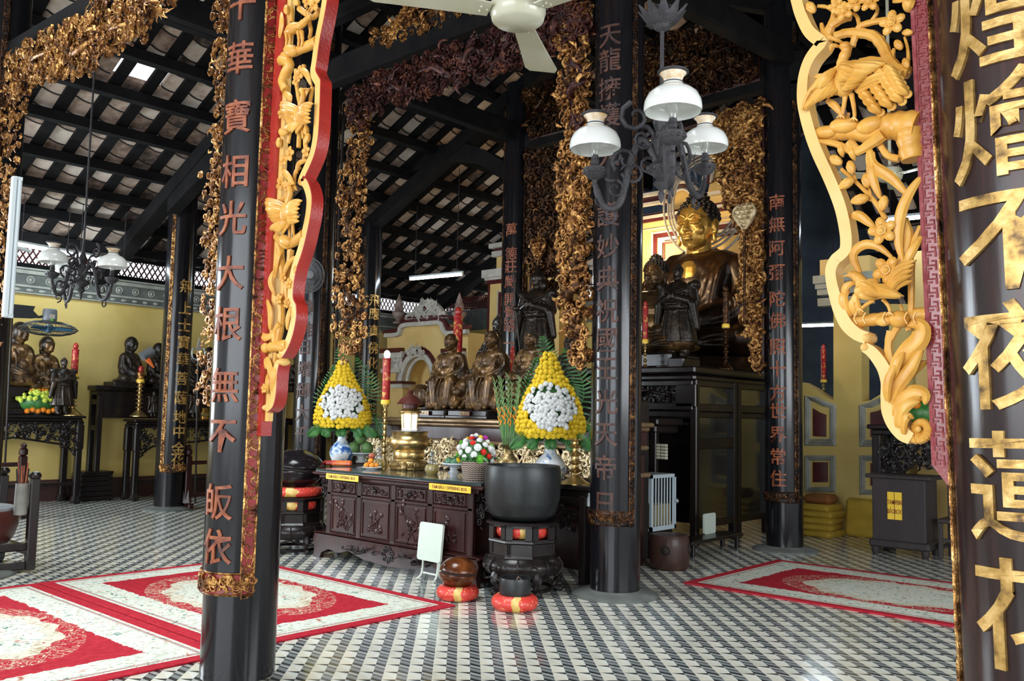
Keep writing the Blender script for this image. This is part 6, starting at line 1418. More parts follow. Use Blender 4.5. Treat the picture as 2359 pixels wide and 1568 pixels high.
# ------------------------------------------------------------------ things on the cabinet
def on_top(x, y, z=TZ): return PZ(x, y, z)
def lathe_thing(name, label, cat, loc, prof, mat, part='body', n=36, group=None):
    t = thing(name, label, cat, loc, 0, group); B().lathe(prof, n).build(part, mat, t); return t
p = on_top(936, 1083); p = Vector((p.x+.12, p.y+.1, TZ))
t = lathe_thing('incense_burner', 'wide brass incense burner in the middle of the long cabinet', 'incense burner', p, [(.17, .10), (.165, .115), (.175, .13), (.175, .20), (.165, .215), (.19, .23), (.225, .27), (.235, .31), (.22, .355), (.195, .385), (.205, .41), (.215, .425), (.20, .43), (.185, .41), (0, .40)], M_brass, 'body', 48)
b = B().lathe([(.15, .10), (.19, .095), (.20, .08), (.19, .03), (.21, .012), (.20, .0), (.14, .0)], 40)
for k in range(36): a = 2*math.pi*k/36; curl(b, .195*math.cos(a), .055, .195*math.sin(a), .024, k, 1, Matrix(((1, 0, 0, 0), (0, 0, 1, 0), (0, 1, 0, 0), (0, 0, 0, 1))), .3)
for k in range(3):
    a = math.radians(215+120*k); b.tube(smooth_path([(.17*math.cos(a), .17*math.sin(a), .07), (.215*math.cos(a), .215*math.sin(a), .04), (.20*math.cos(a), .20*math.sin(a), .01)], 4), [.035]*9, 8)
b.build('pierced_base', M_brassold, t)
for s in (-1, 1):
    a = math.radians(-50 if s < 0 else 130); b = B(); c = Vector((.225*math.cos(a), .225*math.sin(a), .31)); b.ell(c, .045, 12, 8)
    for j in range(8): b.ell(c+Vector((.02*math.cos(a), .02*math.sin(a), 0))+Vector((-math.sin(a)*math.cos(j*.8), math.cos(a)*math.cos(j*.8), math.sin(j*.8)))*.035, .017, 7, 5)
    b.build('lion_handle', M_brassold, t)
B().lathe([(0, .428), (.23, .428), (.235, .434), (0, .436)], 40).build('lid', M_steel, t)
tray = PZ(868, 987, 1.40)
def oil_jar(label, loc):
    t = thing('oil_lamp', label, 'lamp', loc, 0, 'glass oil lamps on the cabinet'); B().lathe([(.045, 0), (.05, .01), (.064, .03), (.068, .055), (.060, .085), (.042, .10)], 24).build('oil', M_oil, t)
    b = B(); b.lathe([(.05, .0), (.07, .03), (.074, .056), (.066, .088), (.04, .105), (.042, .112), (.055, .118), (.05, .126)], 24, caps=False)
    for k in range(16): a = 2*math.pi*k/16; b.tube([(.052*math.cos(a), .052*math.sin(a), .006), (.075*math.cos(a), .075*math.sin(a), .05), (.06*math.cos(a), .06*math.sin(a), .095)], .005, 5)
    b.build('glass_body', M_glass, t)
    B().lathe([(.035, .112), (.048, .12), (.046, .14), (.02, .15), (.018, .175), (.03, .19), (.028, .22), (.012, .24), (0, .25)], 20).build('glass_stopper', M_glass, t); return t
p = on_top(872, 1079); o = oil_jar('glass oil lamp with yellow oil left of the brass incense burner', p)
p = on_top(995, 1092); oil_jar('glass oil lamp with yellow oil right of the brass incense burner', p)
def plate(label, loc, R, foot=.0, mat=None, name='plate', group='porcelain fruit dishes'):
    t = thing(name, label, 'plate', loc, 0, group)
    if foot: B().lathe([(R*.45, 0), (R*.42, .012), (R*.28, foot*.5), (R*.34, foot), (R*.8, foot+.02), (R, foot+.04), (R*.98, foot+.05), (R*.75, foot+.03), (0, foot+.015)], 32).build('dish', mat or M_porc, t)
    else: B().lathe([(R*.55, 0), (R*.6, .005), (R*.95, .02), (R, .026), (R*.97, .03), (R*.6, .013), (0, .01)], 32).build('dish', mat or M_porc, t)
    return t
rnd = random.Random(4)
def fruit(name, label, cat, loc, R, mat, group, stem=None, sq=1.0, lean=(0, 0), long=1.0):
    t = thing(name, label, cat, loc, rnd.random()*6, group); b = B(); b.ell((0, 0, R*sq), (R, R*long, R*sq), 20, 13)
    for i, v in enumerate(b.v): x, y, z = v; k = 1-.10*max(0, (z/(2*R*sq)-.5)); b.v[i] = (x*k, y*k, z)
    b.build('fruit', mat, t, ang=80); b = B(); b.cyl((0, 0, 2*R*sq*.94), (lean[0], lean[1], 2*R*sq+R*.22), R*.06, R*.045, 6); b.build('stem', M_leaf2, t); return t
# pomelos
p = on_top(823, 1066); p = Vector((p.x+.14, p.y+.1, TZ)); plate('footed porcelain dish under the three green pomelos', p, .17, .075, M_porc, 'footed_dish')
r_ = .078; zz = TZ+.10
d = Vector((-.02, -.02, 0)); L_ = Vector((-.70, .72, 0))
for k, (dx, dz) in enumerate(((.085, 0), (-.085, 0), (.0, .125))):
    c = p+Vector((-.71*0, 0, 0))+Vector((_rt.x, _rt.y, 0))*(-dx)+Vector((-.05, -.04, 0)); c.z = zz+dz
    t = fruit('pomelo', ['left green pomelo of the lower pair on the dish', 'right green pomelo of the lower pair on the dish', 'green pomelo with leaves on top of the other two'][k], 'fruit', c, r_, M_pomelo, 'green pomelos', sq=1.05)
    if k == 2:
        b = B()
        for j in range(4): a = math.radians(190+j*45); b.leaf([Vector((0, 0, .16)), Vector((.06*math.cos(a), .06*math.sin(a), .155)), Vector((.11*math.cos(a), .11*math.sin(a), .09-.02*j))], [.015, .028, .004], .003, None, (math.cos(a)*.3, math.sin(a)*.3, 1))
        b.build('leaf', M_leaf, t)
p = on_top(852, 1082); p = Vector((p.x+.08, p.y+.06, TZ)); plate('white plate of tangerines left of the brass incense burner', p, .115)
ring = [(-.045, -.05, .02), (-.075, .01, .02), (-.02, .05, .02), (.04, -.01, .02), (.01, -.055, .02), (-.04, -.02, .07), (0, .02, .07)]
for k, (x, y, z) in enumerate(ring): fruit('tangerine', 'orange tangerine heaped on the white plate beside the glass oil lamp', 'fruit', p+Vector((x, y, z)), .031, M_tanger, 'tangerines on the plate', sq=.9)
fruit('apple', 'red apple on top of the heaped tangerines', 'fruit', p+Vector((-.01, .0, .118)), .036, M_apple, None, sq=.9)
p = on_top(982, 1068); p = Vector((p.x+.02, p.y-.02, TZ)); plate('dish of red pears half hidden behind the brass incense burner', p, .12, .06)
for k, (x, y, z) in enumerate(((-.03, -.05, .08), (-.06, .02, .08), (.03, -.06, .08), (-.01, -.01, .13))): fruit('red_pear', 'dull red pear on the dish behind the brass incense burner', 'fruit', p+Vector((x, y, z)), .038, M_apple, 'red pears on the dish', sq=1.15)
p = on_top(1042, 1090); p = Vector((p.x+.09, p.y+.07, TZ)); plate('pale blue footed bowl of green mangoes right of the incense burner', p, .135, .055, M_vasepale, 'footed_bowl')
for k, (x, y, z, g) in enumerate(((-.02, .055, .07, 1.45), (-.03, -.05, .07, 1.2), (.04, .0, .07, 1.3))):
    t = fruit('mango', ['large green mango at the left of the footed bowl', 'green mango at the right of the footed bowl', 'green mango at the back of the footed bowl'][k], 'fruit', p+Vector((x, y, z)), .05, M_mango, 'green mangoes', sq=.95, long=g)
t = thing('incense_packet', 'orange and red incense packet lying on the left end of the cabinet', 'packet', on_top(788, 1073)+Vector((.0, -.02, .003)), math.radians(44))
b = B(); b.cbox((0, .02, .032), (.085, .24, .062), .016); b.build('box', M_packet, t, ang=30); b = B(); b.cbox((0, .16, .034), (.075, .10, .055), .016); b.cyl((0, .2, .034), (0, .235, .034), .025, .018, 10); b.build('red_end', M_redpaint, t, ang=30)
# ------------------------------------------------------------------ flowers
def bloom_mesh(name, R, rings=4, n=16):
    b = B()
    for q in range(rings):
        ph = .15+1.35*q/(rings-1); k = max(5, int(n*math.sin(ph)+3))
        for i in range(k):
            a = 2*math.pi*(i+.5*(q % 2))/k; d = Vector((math.sin(ph)*math.cos(a), math.sin(ph)*math.sin(a), math.cos(ph)*.8)); sd = Vector((-math.sin(a), math.cos(a), 0))*R*.17
            p0 = d*R*.3; p1 = d*R*.8; p2 = d*R*1.02+Vector((0, 0, R*.08)); b.add([p0-sd*.5, p0+sd*.5, p1+sd, p2, p1-sd], [(0, 1, 2, 4), (4, 2, 3)])
    b.ell((0, 0, R*.25), (R*.62, R*.62, R*.5), 9, 6); return b.mesh(name, 0)
def frond(b, path, L0, n=22, nrm=(-1, 0, 0), droop=.3):
    P = smooth_path(path, max(2, n//(len(path)-1))); N = len(P); nv = Vector(nrm).normalized(); b.tube(P, [.006*(1-.7*i/N) for i in range(N)], 5)
    for i in range(1, N):
        t = (P[i]-P[i-1]).normalized(); sd = nv.cross(t).normalized(); L = L0*math.sin(math.pi*(.12+.86*i/N))
        for s in (-1, 1):
            tip = P[i]+sd*s*L*.85+t*L*.6-Vector((0, 0, droop*L)); m = (P[i]+tip)/2+nv*.01; wv = t*.008
            b.add([P[i]-wv, m-wv*1.3, tip, m+wv*1.3, P[i]+wv], [(0, 1, 3, 4), (1, 2, 3)])
def aim(d):
    return Vector(d).to_track_quat('Z', 'Y').to_euler()
def stem_parts(t, me, mat, spots, name, stuff_after=100):
    """individual flower heads as parts; the surplus as one part"""
    if not me.materials: me.materials.append(mat.m)
    for loc, d, s in spots[:stuff_after]:
        o = bpy.data.objects.new(name, me); COL.objects.link(o); o.parent = t; o.location = loc; o.rotation_euler = aim(d); o.scale = (s, s, s)
    if len(spots) > stuff_after:
        b = B()
        for loc, d, s in spots[stuff_after:]:
            M = Matrix.LocRotScale(Vector(loc), aim(d), Vector((s, s, s))); b.add([v.co for v in me.vertices], [tuple(p.vertices) for p in me.polygons], M)
        b.build(name+'s', mat, t, ang=0)['kind'] = 'stuff'
BLY = bloom_mesh('yellow_bloom', .036); BLW = bloom_mesh('white_bloom', .026); BLS = bloom_mesh('small_bloom', .030)
def flower_cone(label, loc, rz, S, lean, seed):
    t = thing('flower_cone', label, 'flowers', loc, rz, 'yellow and white chrysanthemum cones', S); rnd = random.Random(seed); Y = []; Wt = []
    b = B(); b.lathe([(.02, -.05), (.22, .05), (.26, .16), (.24, .34), (.16, .54), (.07, .70), (.01, .80)], 24, sx=.55); b.v = [(x, y+lean*(z/.8)**2, z) for x, y, z in b.v]; b.build('foliage_core', M_leaf, t)
    def prof(z): return np.interp(z, [0, .06, .16, .30, .45, .58, .70, .80, .84], [.30, .335, .325, .285, .215, .14, .085, .05, .015])
    z = .0; row = 0
    while z < .83:
        r = float(prof(z)); n = max(3, int(math.pi*r/.048)); 
        for i in range(n):
            a = -math.pi/2+math.pi*(i+.5*(row % 2))/(n-1+.5) if n > 1 else 0
            a = max(-1.5, min(1.5, a+rnd.uniform(-.05, .05))); y = r*math.sin(a); x = -r*.62*math.cos(a); zz = z+rnd.uniform(-.012, .012)
            e = (y/.245)**2+((zz-.28)/.225)**2; d = (-math.cos(a)*.9, math.sin(a)*.9, .25+.5*(zz-.3)); pos = (x-.012, y+lean*(zz/.8)**2, zz)
            if e < 1.0 and zz > .085:
                if .50 < e < .72 and rnd.random() < .55 and zz > .15: continue
                for _ in range(3):
                    j = Vector((rnd.uniform(-.01, .01), rnd.uniform(-.024, .024), rnd.uniform(-.024, .024))); Wt.append((Vector(pos)+j-Vector((.02*(1-e)+.012, 0, 0)), d, rnd.uniform(.85, 1.15)))
            else: Y.append((pos, d, rnd.uniform(.85, 1.2)))
        z += .045; row += 1
    rnd.shuffle(Y); rnd.shuffle(Wt)
    stem_parts(t, BLY, M_petalY, Y, 'yellow_chrysanthemum'); stem_parts(t, BLW, M_petalW, Wt, 'white_chrysanthemum')
    def fr(path, L): b = B(); frond(b, path, L); b.build('palm_frond', M_leaf, t, ang=0)
    fr([(.12, -.05, .05), (.15, -.12, .45), (.14, -.02+lean, .75), (.10, .06+lean, 1.0)], .19)
    fr([(.12, -.10, .0), (.18, -.33, .35), (.18, -.30, .62), (.14, -.16+lean, .88)], .17)
    fr([(.10, -.1, .0), (.12, -.36, .12), (.08, -.46, .0), (.0, -.48, -.14)], .13)
    fr([(.10, .1, .0), (.16, .30, .3), (.16, .22, .55), (.14, .12+lean, .78)], .12)
    for y0 in (-.36, -.2, 0, .18, .34): fr([(.0, y0*.3, -.02), (-.12, y0*.75, -.01), (-.16, y0*1.15, -.12)], .10)
    b = B(); b.cyl((0, 0, -.16), (0, 0, .06), .045, .06, 10); b.build('stems', M_leaf, t)
    return t
rzc = math.radians(41)
pR = PU(1268, 1002, 6.98); pL = PU(789, 980, 6.98)
flower_cone('yellow and white flower cone in the blue vase right of the gladioli', pR, rzc, 1.0, .03, 1)
flower_cone('yellow and white flower cone in the blue vase left of the pomelos', pL, math.radians(48), (1.02, 1.02, .98), .02, 2)
def vase(label, top, H, R, mat):
    t = thing('vase', label, 'vase', (top.x, top.y, top.z-H), 0, 'blue and white porcelain vases'); k = H
    B().lathe([(R*.50, 0), (R*.56, .01*k), (R*.78, .10*k), (R*.98, .28*k), (R, .38*k), (R*.88, .52*k), (R*.60, .64*k), (R*.40, .72*k), (R*.34, .82*k), (R*.36, .93*k), (R*.46, k), (R*.42, k), (R*.30, .9*k), (0, .8*k)], 44).build('body', mat, t); return t
vase('blue and white porcelain vase under the right flower cone, beside the big black bowl', pR+Vector((0, 0, -.07)), pR.z-.07-.94, .165, M_vasepale)
vase('blue and white porcelain vase under the left flower cone, behind the pomelos', pL+Vector((0, 0, -.07)), pL.z-.07-.94, .150, M_vaseblue)
# brass vase with gladioli
p = PU(1170, 1080, 6.72); p.z = TZ
t = lathe_thing('brass_vase', 'engraved brass vase holding gladioli', 'vase', p, [(.065, 0), (.07, .01), (.062, .03), (.085, .08), (.098, .15), (.092, .19), (.055, .235), (.048, .27), (.055, .31), (.082, .335), (.075, .335), (.045, .29), (0, .27)], M_brassold)
t = thing('gladioli', 'bunch of tall green gladioli with orange buds in the brass vase', 'flowers', p+Vector((0, 0, .29))); rnd = random.Random(6); rx = Vector((_rt.x, _rt.y, 0))
for k in range(8):
    o = (k-3.5)*.042; h = .68+.12*rnd.random()-.02*abs(k-3.5); b = B(); base = rx*o*.3; tip = rx*(o*1.15+rnd.uniform(-.02, .02))+Vector((rnd.uniform(-.05, .05), 0, h)); P = smooth_path([base, base.lerp(tip, .5)+rx*.01, tip], 6); b.tube(P, [.008-.0004*i for i in range(len(P))], 6)
    for i in range(12): q = base.lerp(tip, .50+.042*i); s = (-1)**i; b.cap(q, q+rx*s*.020+Vector((0, 0, .05)), .011-.0006*i, .004, 6)
    st = b.build('gladiolus_stalk', M_leaf2, t)
    b = B()
    for i in range(4): q = base.lerp(tip, .34+.055*i+.03*rnd.random()); s = (-1)**i; b.cap(q, q+rx*s*.018+Vector((-.01, 0, .045)), .009, .004, 7)
    b.build('orange_bud', M_petalO, st); b = B(); b.leaf([base, base.lerp(tip, .4)+rx*.03*(-1)**k, base.lerp(tip, .72)+rx*.05*(-1)**k], [.014, .016, .003], .002, None, (-.7, -.6, 0)); b.build('blade_leaf', M_leaf, st)
# wicker basket of mixed flowers
p = PU(1095, 1096, 6.28); p.z = TZ
t = thing('wicker_basket', 'striped wicker basket full of mixed flowers on the right end of the cabinet', 'basket', p); B().lathe([(.115, 0), (.12, .01), (.145, .17), (.150, .18), (.140, .18), (.11, .02), (0, .02)], 40).build('basket', M_wicker, t)
t = thing('mixed_bouquet', 'round bouquet of white, magenta, red and yellow flowers in the wicker basket', 'flowers', p+Vector((0, 0, .16))); rnd = random.Random(9)
B().ell((0, 0, .06), (.15, .15, .15), 16, 10).build('foliage_core', M_leaf, t)
cols = [M_petalW]*15+[M_petalP]*3+[M_petalR]*3+[M_petalY]*2+[M_petalG]*2; mes = {}
for k in range(46):
    ph = math.acos(1-k/46*1.25); a = k*2.4; d = Vector((math.sin(ph)*math.cos(a), math.sin(ph)*math.sin(a), math.cos(ph))); m = rnd.choice(cols)
    if m.m.name not in mes: mes[m.m.name] = bloom_mesh('mixed_bloom', .036); mes[m.m.name].materials.append(m.m)
    o = bpy.data.objects.new('bloom', mes[m.m.name]); COL.objects.link(o); o.parent = t; o.location = Vector((0, 0, .07))+Vector((d.x*.17, d.y*.17, d.z*.19)); o.rotation_euler = aim(d); sc = rnd.uniform(.8, 1.25); o.scale = (sc,)*3
for k in range(12):
    a = k*.55; b = B(); b.leaf([Vector((.12*math.cos(a), .12*math.sin(a), .02)), Vector((.19*math.cos(a), .19*math.sin(a), .06)), Vector((.25*math.cos(a), .25*math.sin(a), .02+.05*(k % 2)))], [.02, .028, .003], .003, None, (math.cos(a)*.3, math.sin(a)*.3, 1)); b.build('leaf', M_leaf, t)
# ------------------------------------------------------------------ candles and candlesticks
def candlestick(label, base, H, R, mat, group='brass candlesticks'):
    t = thing('candlestick', label, 'candlestick', base, 0, group); pr = [(R, 0), (R, H*.02), (R*.75, H*.07), (R*.45, H*.14), (R*.25, H*.2)]; n = max(3, int(H/.09))
    for k in range(n): z = H*(.2+.72*k/n); h = H*.72/n; pr += [(R*.20, z), (R*.20, z+h*.25), (R*.42, z+h*.45), (R*.45, z+h*.6), (R*.24, z+h*.8)]
    pr += [(R*.22, H*.93), (R*.5, H*.97), (R*.52, H), (0, H)]; B().lathe(pr, 20).build('stem', mat, t); return t
def candle(label, base, H, R, mat, bulb=None, collar=True, group='red pillar candles'):
    t = thing('candle', label, 'candle', base, 0, group); B().lathe([(R*.92, 0), (R, .02*H), (R, .96*H), (R*1.1, .97*H), (R*1.05, H), (0, H)], 18).build('shaft', mat, t)
    if collar: B().lathe([(R*1.15, -.005), (R*1.25, .02), (R*1.1, .05)], 18).build('yellow_collar', M_signyel, t)
    B().ell((0, 0, H+R*.9), (R*.8, R*.8, R*1.1), 12, 8).build('bulb', bulb or M_redpaint, t); return t
def cs(label_s, label_c, x, yb, ym, yt, u, R, Rc, mat=None, cmat=None, bulb=None):
    p0, p1, p2 = PU(x, yb, u), PU(x, ym, u), PU(x, yt, u); p1.x, p1.y = p0.x, p0.y
    if 6.9 < u < 7.2: p0.z = .94
    if u > 15: p0.z = 2.0
    if label_s: candlestick(label_s, p0, p1.z-p0.z, R, mat or M_brass)
    if label_c: candle(label_c, p1, p2.z-p1.z, Rc, cmat or M_candle, bulb)
cs('tall brass candlestick behind the pomelos carrying the lit red candle', 'red candle with a lit round bulb in front of the plaster niche', 884, 1061, 930, 825, 6.98, .075, .048, bulb=M_bulblit)
cs('broad brass candlestick at the right end of the black table behind the blue vase', None, 1325, 1089, 1010, 990, 7.0, .15, .05)
cs('brass candlestick behind the elephant rider', 'tall red and gold candle rising behind the elephant rider', 1050, 968, 866, 728, 8.35, .08, .062)
cs('thin brass candlestick on the far left altar', 'thin red and gold candle with a red tip on the far left altar', 165, 957, 868, 805, PV(165, 957, 15.4).x, .17, .055)
cs('thin brass candlestick on the black altar left of the gold lettered pillar', 'short worn gold candle left of the gold lettered pillar', 319, 959, 880, 858, PV(319, 959, 15.3).x, .15, .06, cmat=M_gilt)
cs('slim dark brass candlestick in front of the big golden buddha', 'dark slim candle on the candlestick in front of the big golden buddha', 1672, 851, 755, 672, 10.05, .09, .04, M_giltdark, M_giltdark, M_giltdark)
cs('brass candlestick half hidden behind the pillar with faded characters', 'thin bright red candle right of the pillar with faded characters', 1486, 850, 790, 705, 10.02, .06, .035)
cs(None, 'small red candle between the lion rider and the thin pillar', 1178, 958, 956, 806, 8.3, .05, .03)
cs('brass candlestick in the back room right of the slimmer pillar', 'dark red candle in the back room right of the slimmer pillar', 1898, 910, 880, 805, 16.75, .08, .05)
# lantern
p = PU(943, 996, 7.0); p.z = 1.39
t = thing('lantern', 'small white paned lantern with a dark pagoda cap behind the incense burner', 'lantern', PU(943, 990, 6.95))
B().lathe([(.09, 0), (.10, .01), (.085, .02), (.095, .18), (.105, .20)], 6).build('white_panes', Mat('lit_lantern_panes', (.85, .85, .85), .3, 0, .5, 0, 0, (.95, .97, 1), .7), t, ang=20)
B().lathe([(.09, .18), (.13, .20), (.135, .22), (.10, .23), (.08, .25)], 16).build('brass_collar', M_brass, t); B().lathe([(.16, .30), (.15, .31), (.10, .37), (.05, .40), (.03, .42), (.04, .44), (.01, .47)], 16).build('cap', M_drum, t); B().lathe([(.09, .25), (.09, .3), (.15, .305)], 16).build('neck', M_drum, t)
b = B()
for k in range(6): a = 2*math.pi*k/6; b.cyl((.088*math.cos(a), .088*math.sin(a), .01), (.10*math.cos(a), .10*math.sin(a), .19), .006, n=5)
b.build('frame', M_brass, t)
b = B(); b.cbox((6.95, PU(943, 990, 6.95).y, (PU(943, 990, 6.95).z+.94)/2), (.2, .2, PU(943, 990, 6.95).z-.94), .01); tag(b.build('lantern_stand', M_woodblk), 'dark block carrying the lantern behind the incense burner', 'stand')
# ------------------------------------------------------------------ left wall altars
def carved_altar(label, u0, u1, v0, v1, zt, seed, group='black altar tables along the left wall'):
    t = thing('altar_table', label, 'table', (u0, v0, 0), group=group); cu, cv = (u0+u1)/2, (v0+v1)/2; du, dv = u1-u0, v1-v0
    b = B(); b.cbox((cu, cv, zt-.02), (du, dv, .04), .012); b.cbox((cu, cv, zt-.07), (du-.08, dv-.06, .06), .02); b.cbox((cu, cv, zt-.115), (du-.04, dv-.04, .03), .01); b.build('tabletop', M_woodblk, t, ang=30, world=True)
    for u in (u0+.08, u1-.08):
        for v in (v0+.07, v1-.07):
            b = B(); b.cbox((u, v, zt*.5), (.10, .10, zt-.16), .015); b.cbox((u, v, zt-.35), (.13, .12, .42), .02); b.lathe([(.05, 0), (.08, .02), (.09, .06), (.07, .10), (.055, .13)], 12, (u, v, 0)); b.build('leg', M_woodblk, t, ang=30, world=True)
    b = B(); z1 = zt-.13; poly = [(u0+.12, z1), (u1-.12, z1), (u1-.12, z1-.55), (u1-.22, z1-.42), (u1-.36, z1-.34), (cu, z1-.22), (u0+.36, z1-.34), (u0+.22, z1-.42), (u0+.12, z1-.55)]
    rnd = random.Random(seed); M = frame_from((0, v0+.05, 0), (1, 0, 0), (0, 0, 1)); scroll_fill(poly, 0.0, 260, .05, rnd, b, -.05, M); b.tube([(x, y, 0) for x, y in poly], .018, 5, closed=True, M=M); b.build('carved_apron', M_woodblk, t, ang=60, world=True)
    b = B(); b.bb((u0+.1, v0+.06, .30), (u1-.1, v0+.10, .36)); b.bb((u0+.06, v0+.06, .30), (u0+.10, v1-.06, .36)); b.build('stretcher', M_woodblk, t, ang=0, world=True); return t
carved_altar('black carved altar table at the far left below the cage fan', 4.2, 6.37, 15.25, 15.95, 1.45, 1)
carved_altar('black carved altar table behind the gold lettered pillar', 7.15, 10.3, 15.15, 15.62, 1.40, 2)
carved_altar('black carved altar table between the left bracket and the blue black pillar', 10.55, 12.2, 15.2, 15.9, 1.45, 3)
t = thing('stepped_shelf', 'open dark stepped shelf carrying the monk statues behind the black altar', 'shelf', (6.7, 15.62, 0)); b = B()
b.cbox((8.6, 15.80, 1.94), (3.9, .36, .08), .015); b.cbox((8.6, 15.80, 1.85), (3.8, .32, .08), .015); b.build('shelf_board', M_woodblk, t, ang=30, world=True)
b = B(); b.bb((6.8, 15.64, 1.42), (10.4, 15.66, 1.83)); b.build('riser', M_woodblk, t, ang=0, world=True)
for u in (6.75, 10.4):
    for v in (15.66, 15.94): B().cbox((u, v, .92), (.09, .09, 1.80), .012).build('leg', M_woodblk, t, ang=30, world=True)
b = B()
for z in (1.2, 1.65): b.bb((6.71, 15.66, z), (6.79, 15.94, z+.09))
b.build('end_rail', M_woodblk, t, ang=0, world=True)
t = thing('stepped_shelf', 'dark stepped shelf at the far left carrying the gilt statues under the cage fan', 'shelf', (4.4, 15.6, 1.45)); b = B()
for k in range(3): b.cbox((5.2, 15.66+.05*k, 1.50+.10*k), (1.9-.1*k, .55-.1*k, .09), .012)
b.build('steps', M_woodblk, t, ang=30, world=True)
# flower pot on the far left altar
c = PV(88, 940, 15.5); c.z = 1.45
t = thing('flower_basket', 'wide low arrangement of lime, yellow and orange flowers on the far left altar', 'flowers', c); B().ell((0, -.02, .22), (.30, .20, .20), 16, 9).build('foliage_core', M_leaf, t); B().lathe([(.14, 0), (.18, .06), (.16, .1)], 20).build('pot', M_cageblk, t)
rnd = random.Random(3); L1 = []; O1 = []; W1 = []
for k in range(105):
    a = -math.pi*rnd.random(); ph = rnd.uniform(.25, 1.5); d = Vector((math.sin(ph)*math.cos(a), math.sin(ph)*math.sin(a), math.cos(ph))); p = Vector((d.x*.34, d.y*.25, .22+d.z*.24)); (O1 if (d.z > .72 and rnd.random() < .7) else L1).append((p, d, rnd.uniform(1.1, 1.5)))
for k in range(7): O1.append((Vector((-.24+.08*k, -.20, .07+.02*(k % 2))), (0, -1, -.2), 1.4))
stem_parts(t, bloom_mesh('lime_bloom', .034, 3, 10), M_petalL, L1, 'lime_carnation'); stem_parts(t, bloom_mesh('orange_bloom', .034, 3, 10), M_petalO, O1, 'orange_carnation')
for k in range(9):
    b = B(); x = -.36+.09*k; base = Vector((x, -.03, .40-abs(x)*.25))
    for j in range(5): a = j*1.256; tip = base+Vector((.06*math.cos(a)+x*.1, -.05, .06+.05*math.sin(a))); b.leaf([base, (base+tip)/2+Vector((0, -.02, .01)), tip], [.006, .014, .002], .002, None, (0, -1, .2))
    b.build('lily', mottled('lily_petal_%d' % k, [(.3, (.70, .74, .42)), (.7, (.80, .82, .60))], .6, 20) if k == 0 else bpy.data.materials['lily_petal_0'], t)
p = PV(470, 955, 15.3); p.z = 1.40; lathe_thing('brass_urn', 'small brass incense urn at the right of the black altar beside the foreground strip', 'urn', p, [(.10, 0), (.12, .02), (.08, .05), (.11, .09), (.12, .14), (.09, .18), (.13, .22), (.12, .23), (0, .21)], M_brass)
# stacked boards, orange box
for k in range(6):
    c = PZ(190, 1150); b = B(); b.cbox((c.x+.05+.02*(k % 2), 15.72, .06+.085*k), (.62-.02*k, .40, .035), .006); b.cbox((c.x+.05, 15.72, .025+.085*k), (.54, .36, .05), .004); tag(b.build('low_stand', M_woodblk, ang=30), 'dark low wooden stand in the pile under the left altars, '+['at the bottom', 'second from the bottom', 'third from the bottom', 'third from the top', 'second from the top', 'topmost'][k], 'stand', 'pile of low wooden stands')
c = PZ(257, 1138); b = B(); b.cbox((0, 0, .06), (.16, .12, .12), .01); b.v = [(x, y, z*(1.15 if x < 0 else .9)) for x, y, z in b.v]; o = tag(b.build('orange_box', M_orange, ang=30), 'small orange box on the floor under the black altar', 'box'); o.location = (c.x, c.y+.08, 0)
# hanging cage fans
def cage_fan(label, c, axis, R, wall_arm=None, dark=True):
    q = Vector(axis).to_track_quat('Z', 'Y'); t = thing('cage_fan', label, 'fan', c); M = q.to_matrix().to_4x4()
    mat = M_cageblk if dark else M_greyplas
    b = B()
    for k in range(56): a = 2*math.pi*k/56; b.tube([M @ Vector((r*math.cos(a), r*math.sin(a), z)) for r, z in ((R*.12, R*.26), (R*.55, R*.24), (R*.9, R*.10), (R, 0), (R*.9, -R*.10), (R*.55, -R*.22), (R*.12, -R*.26))], .0035, 4)
    for r, z in ((R, 0), (R*.78, R*.16), (R*.78, -R*.16), (R*.5, R*.25), (R*.5, -R*.23), (R*.14, -R*.26)): b.tube([M @ Vector((r*math.cos(a), r*math.sin(a), z)) for a in [2*math.pi*k/40 for k in range(40)]], .008 if r == R else .004, 5, closed=True)
    b.build('cage', mat, t, ang=60)
    for k in range(3):
        b = B(); pts = []
        for r, w_ in ((.10, .08), (.35, .17), (.65, .22), (.84, .15)): pts.append((r, w_))
        a0 = 2*math.pi*k/3; vs = []
        for r, w_ in pts:
            for s in (-1, 1): a = a0+s*w_*.9/(r+.35); vs.append(M @ Vector((r*R*math.cos(a), r*R*math.sin(a), s*R*.06)))
        b.add(vs, [(0, 1, 3, 2), (2, 3, 5, 4), (4, 5, 7, 6)]); b.add([Vector(v)+M.to_3x3() @ Vector((0, 0, .006)) for v in vs], [(2, 3, 1, 0), (4, 5, 3, 2), (6, 7, 5, 4)]); b.build('blade', M_bluepl if dark else M_greyplas, t)
    b = B(); b.cyl(M @ Vector((0, 0, -R*.15)), M @ Vector((0, 0, R*.15)), R*.12, R*.12, 16); b.build('hub', M_bluepl if dark else M_greyplas, t)
    b = B(); b.lathe([(R*.20, R*.2), (R*.24, R*.25), (R*.26, R*.35), (R*.25, R*.68), (R*.22, R*.74), (0, R*.75)], 24, M=M); b.build('motor', M_greyplas, t); return t
cF = PV(112, 757, 14.6); t = cage_fan('black cage fan lying flat under its grey motor above the left altar', cF, (0.02, 0, 1), abs(PV(178, 757, 14.6).x-PV(48, 757, 14.6).x)/2)
R = abs(PV(178, 757, 14.6).x-PV(48, 757, 14.6).x)/2
b = B(); b.box((-.0, -R*.262, R*.45), (R*.2, .004, R*.16)); b.build('label_plate', M_white, t, ang=0)
b = B(); b.box((-.0, -R*.262, R*.30), (R*.10, .004, R*.12)); b.build('green_label', M_petalG, t, ang=0)
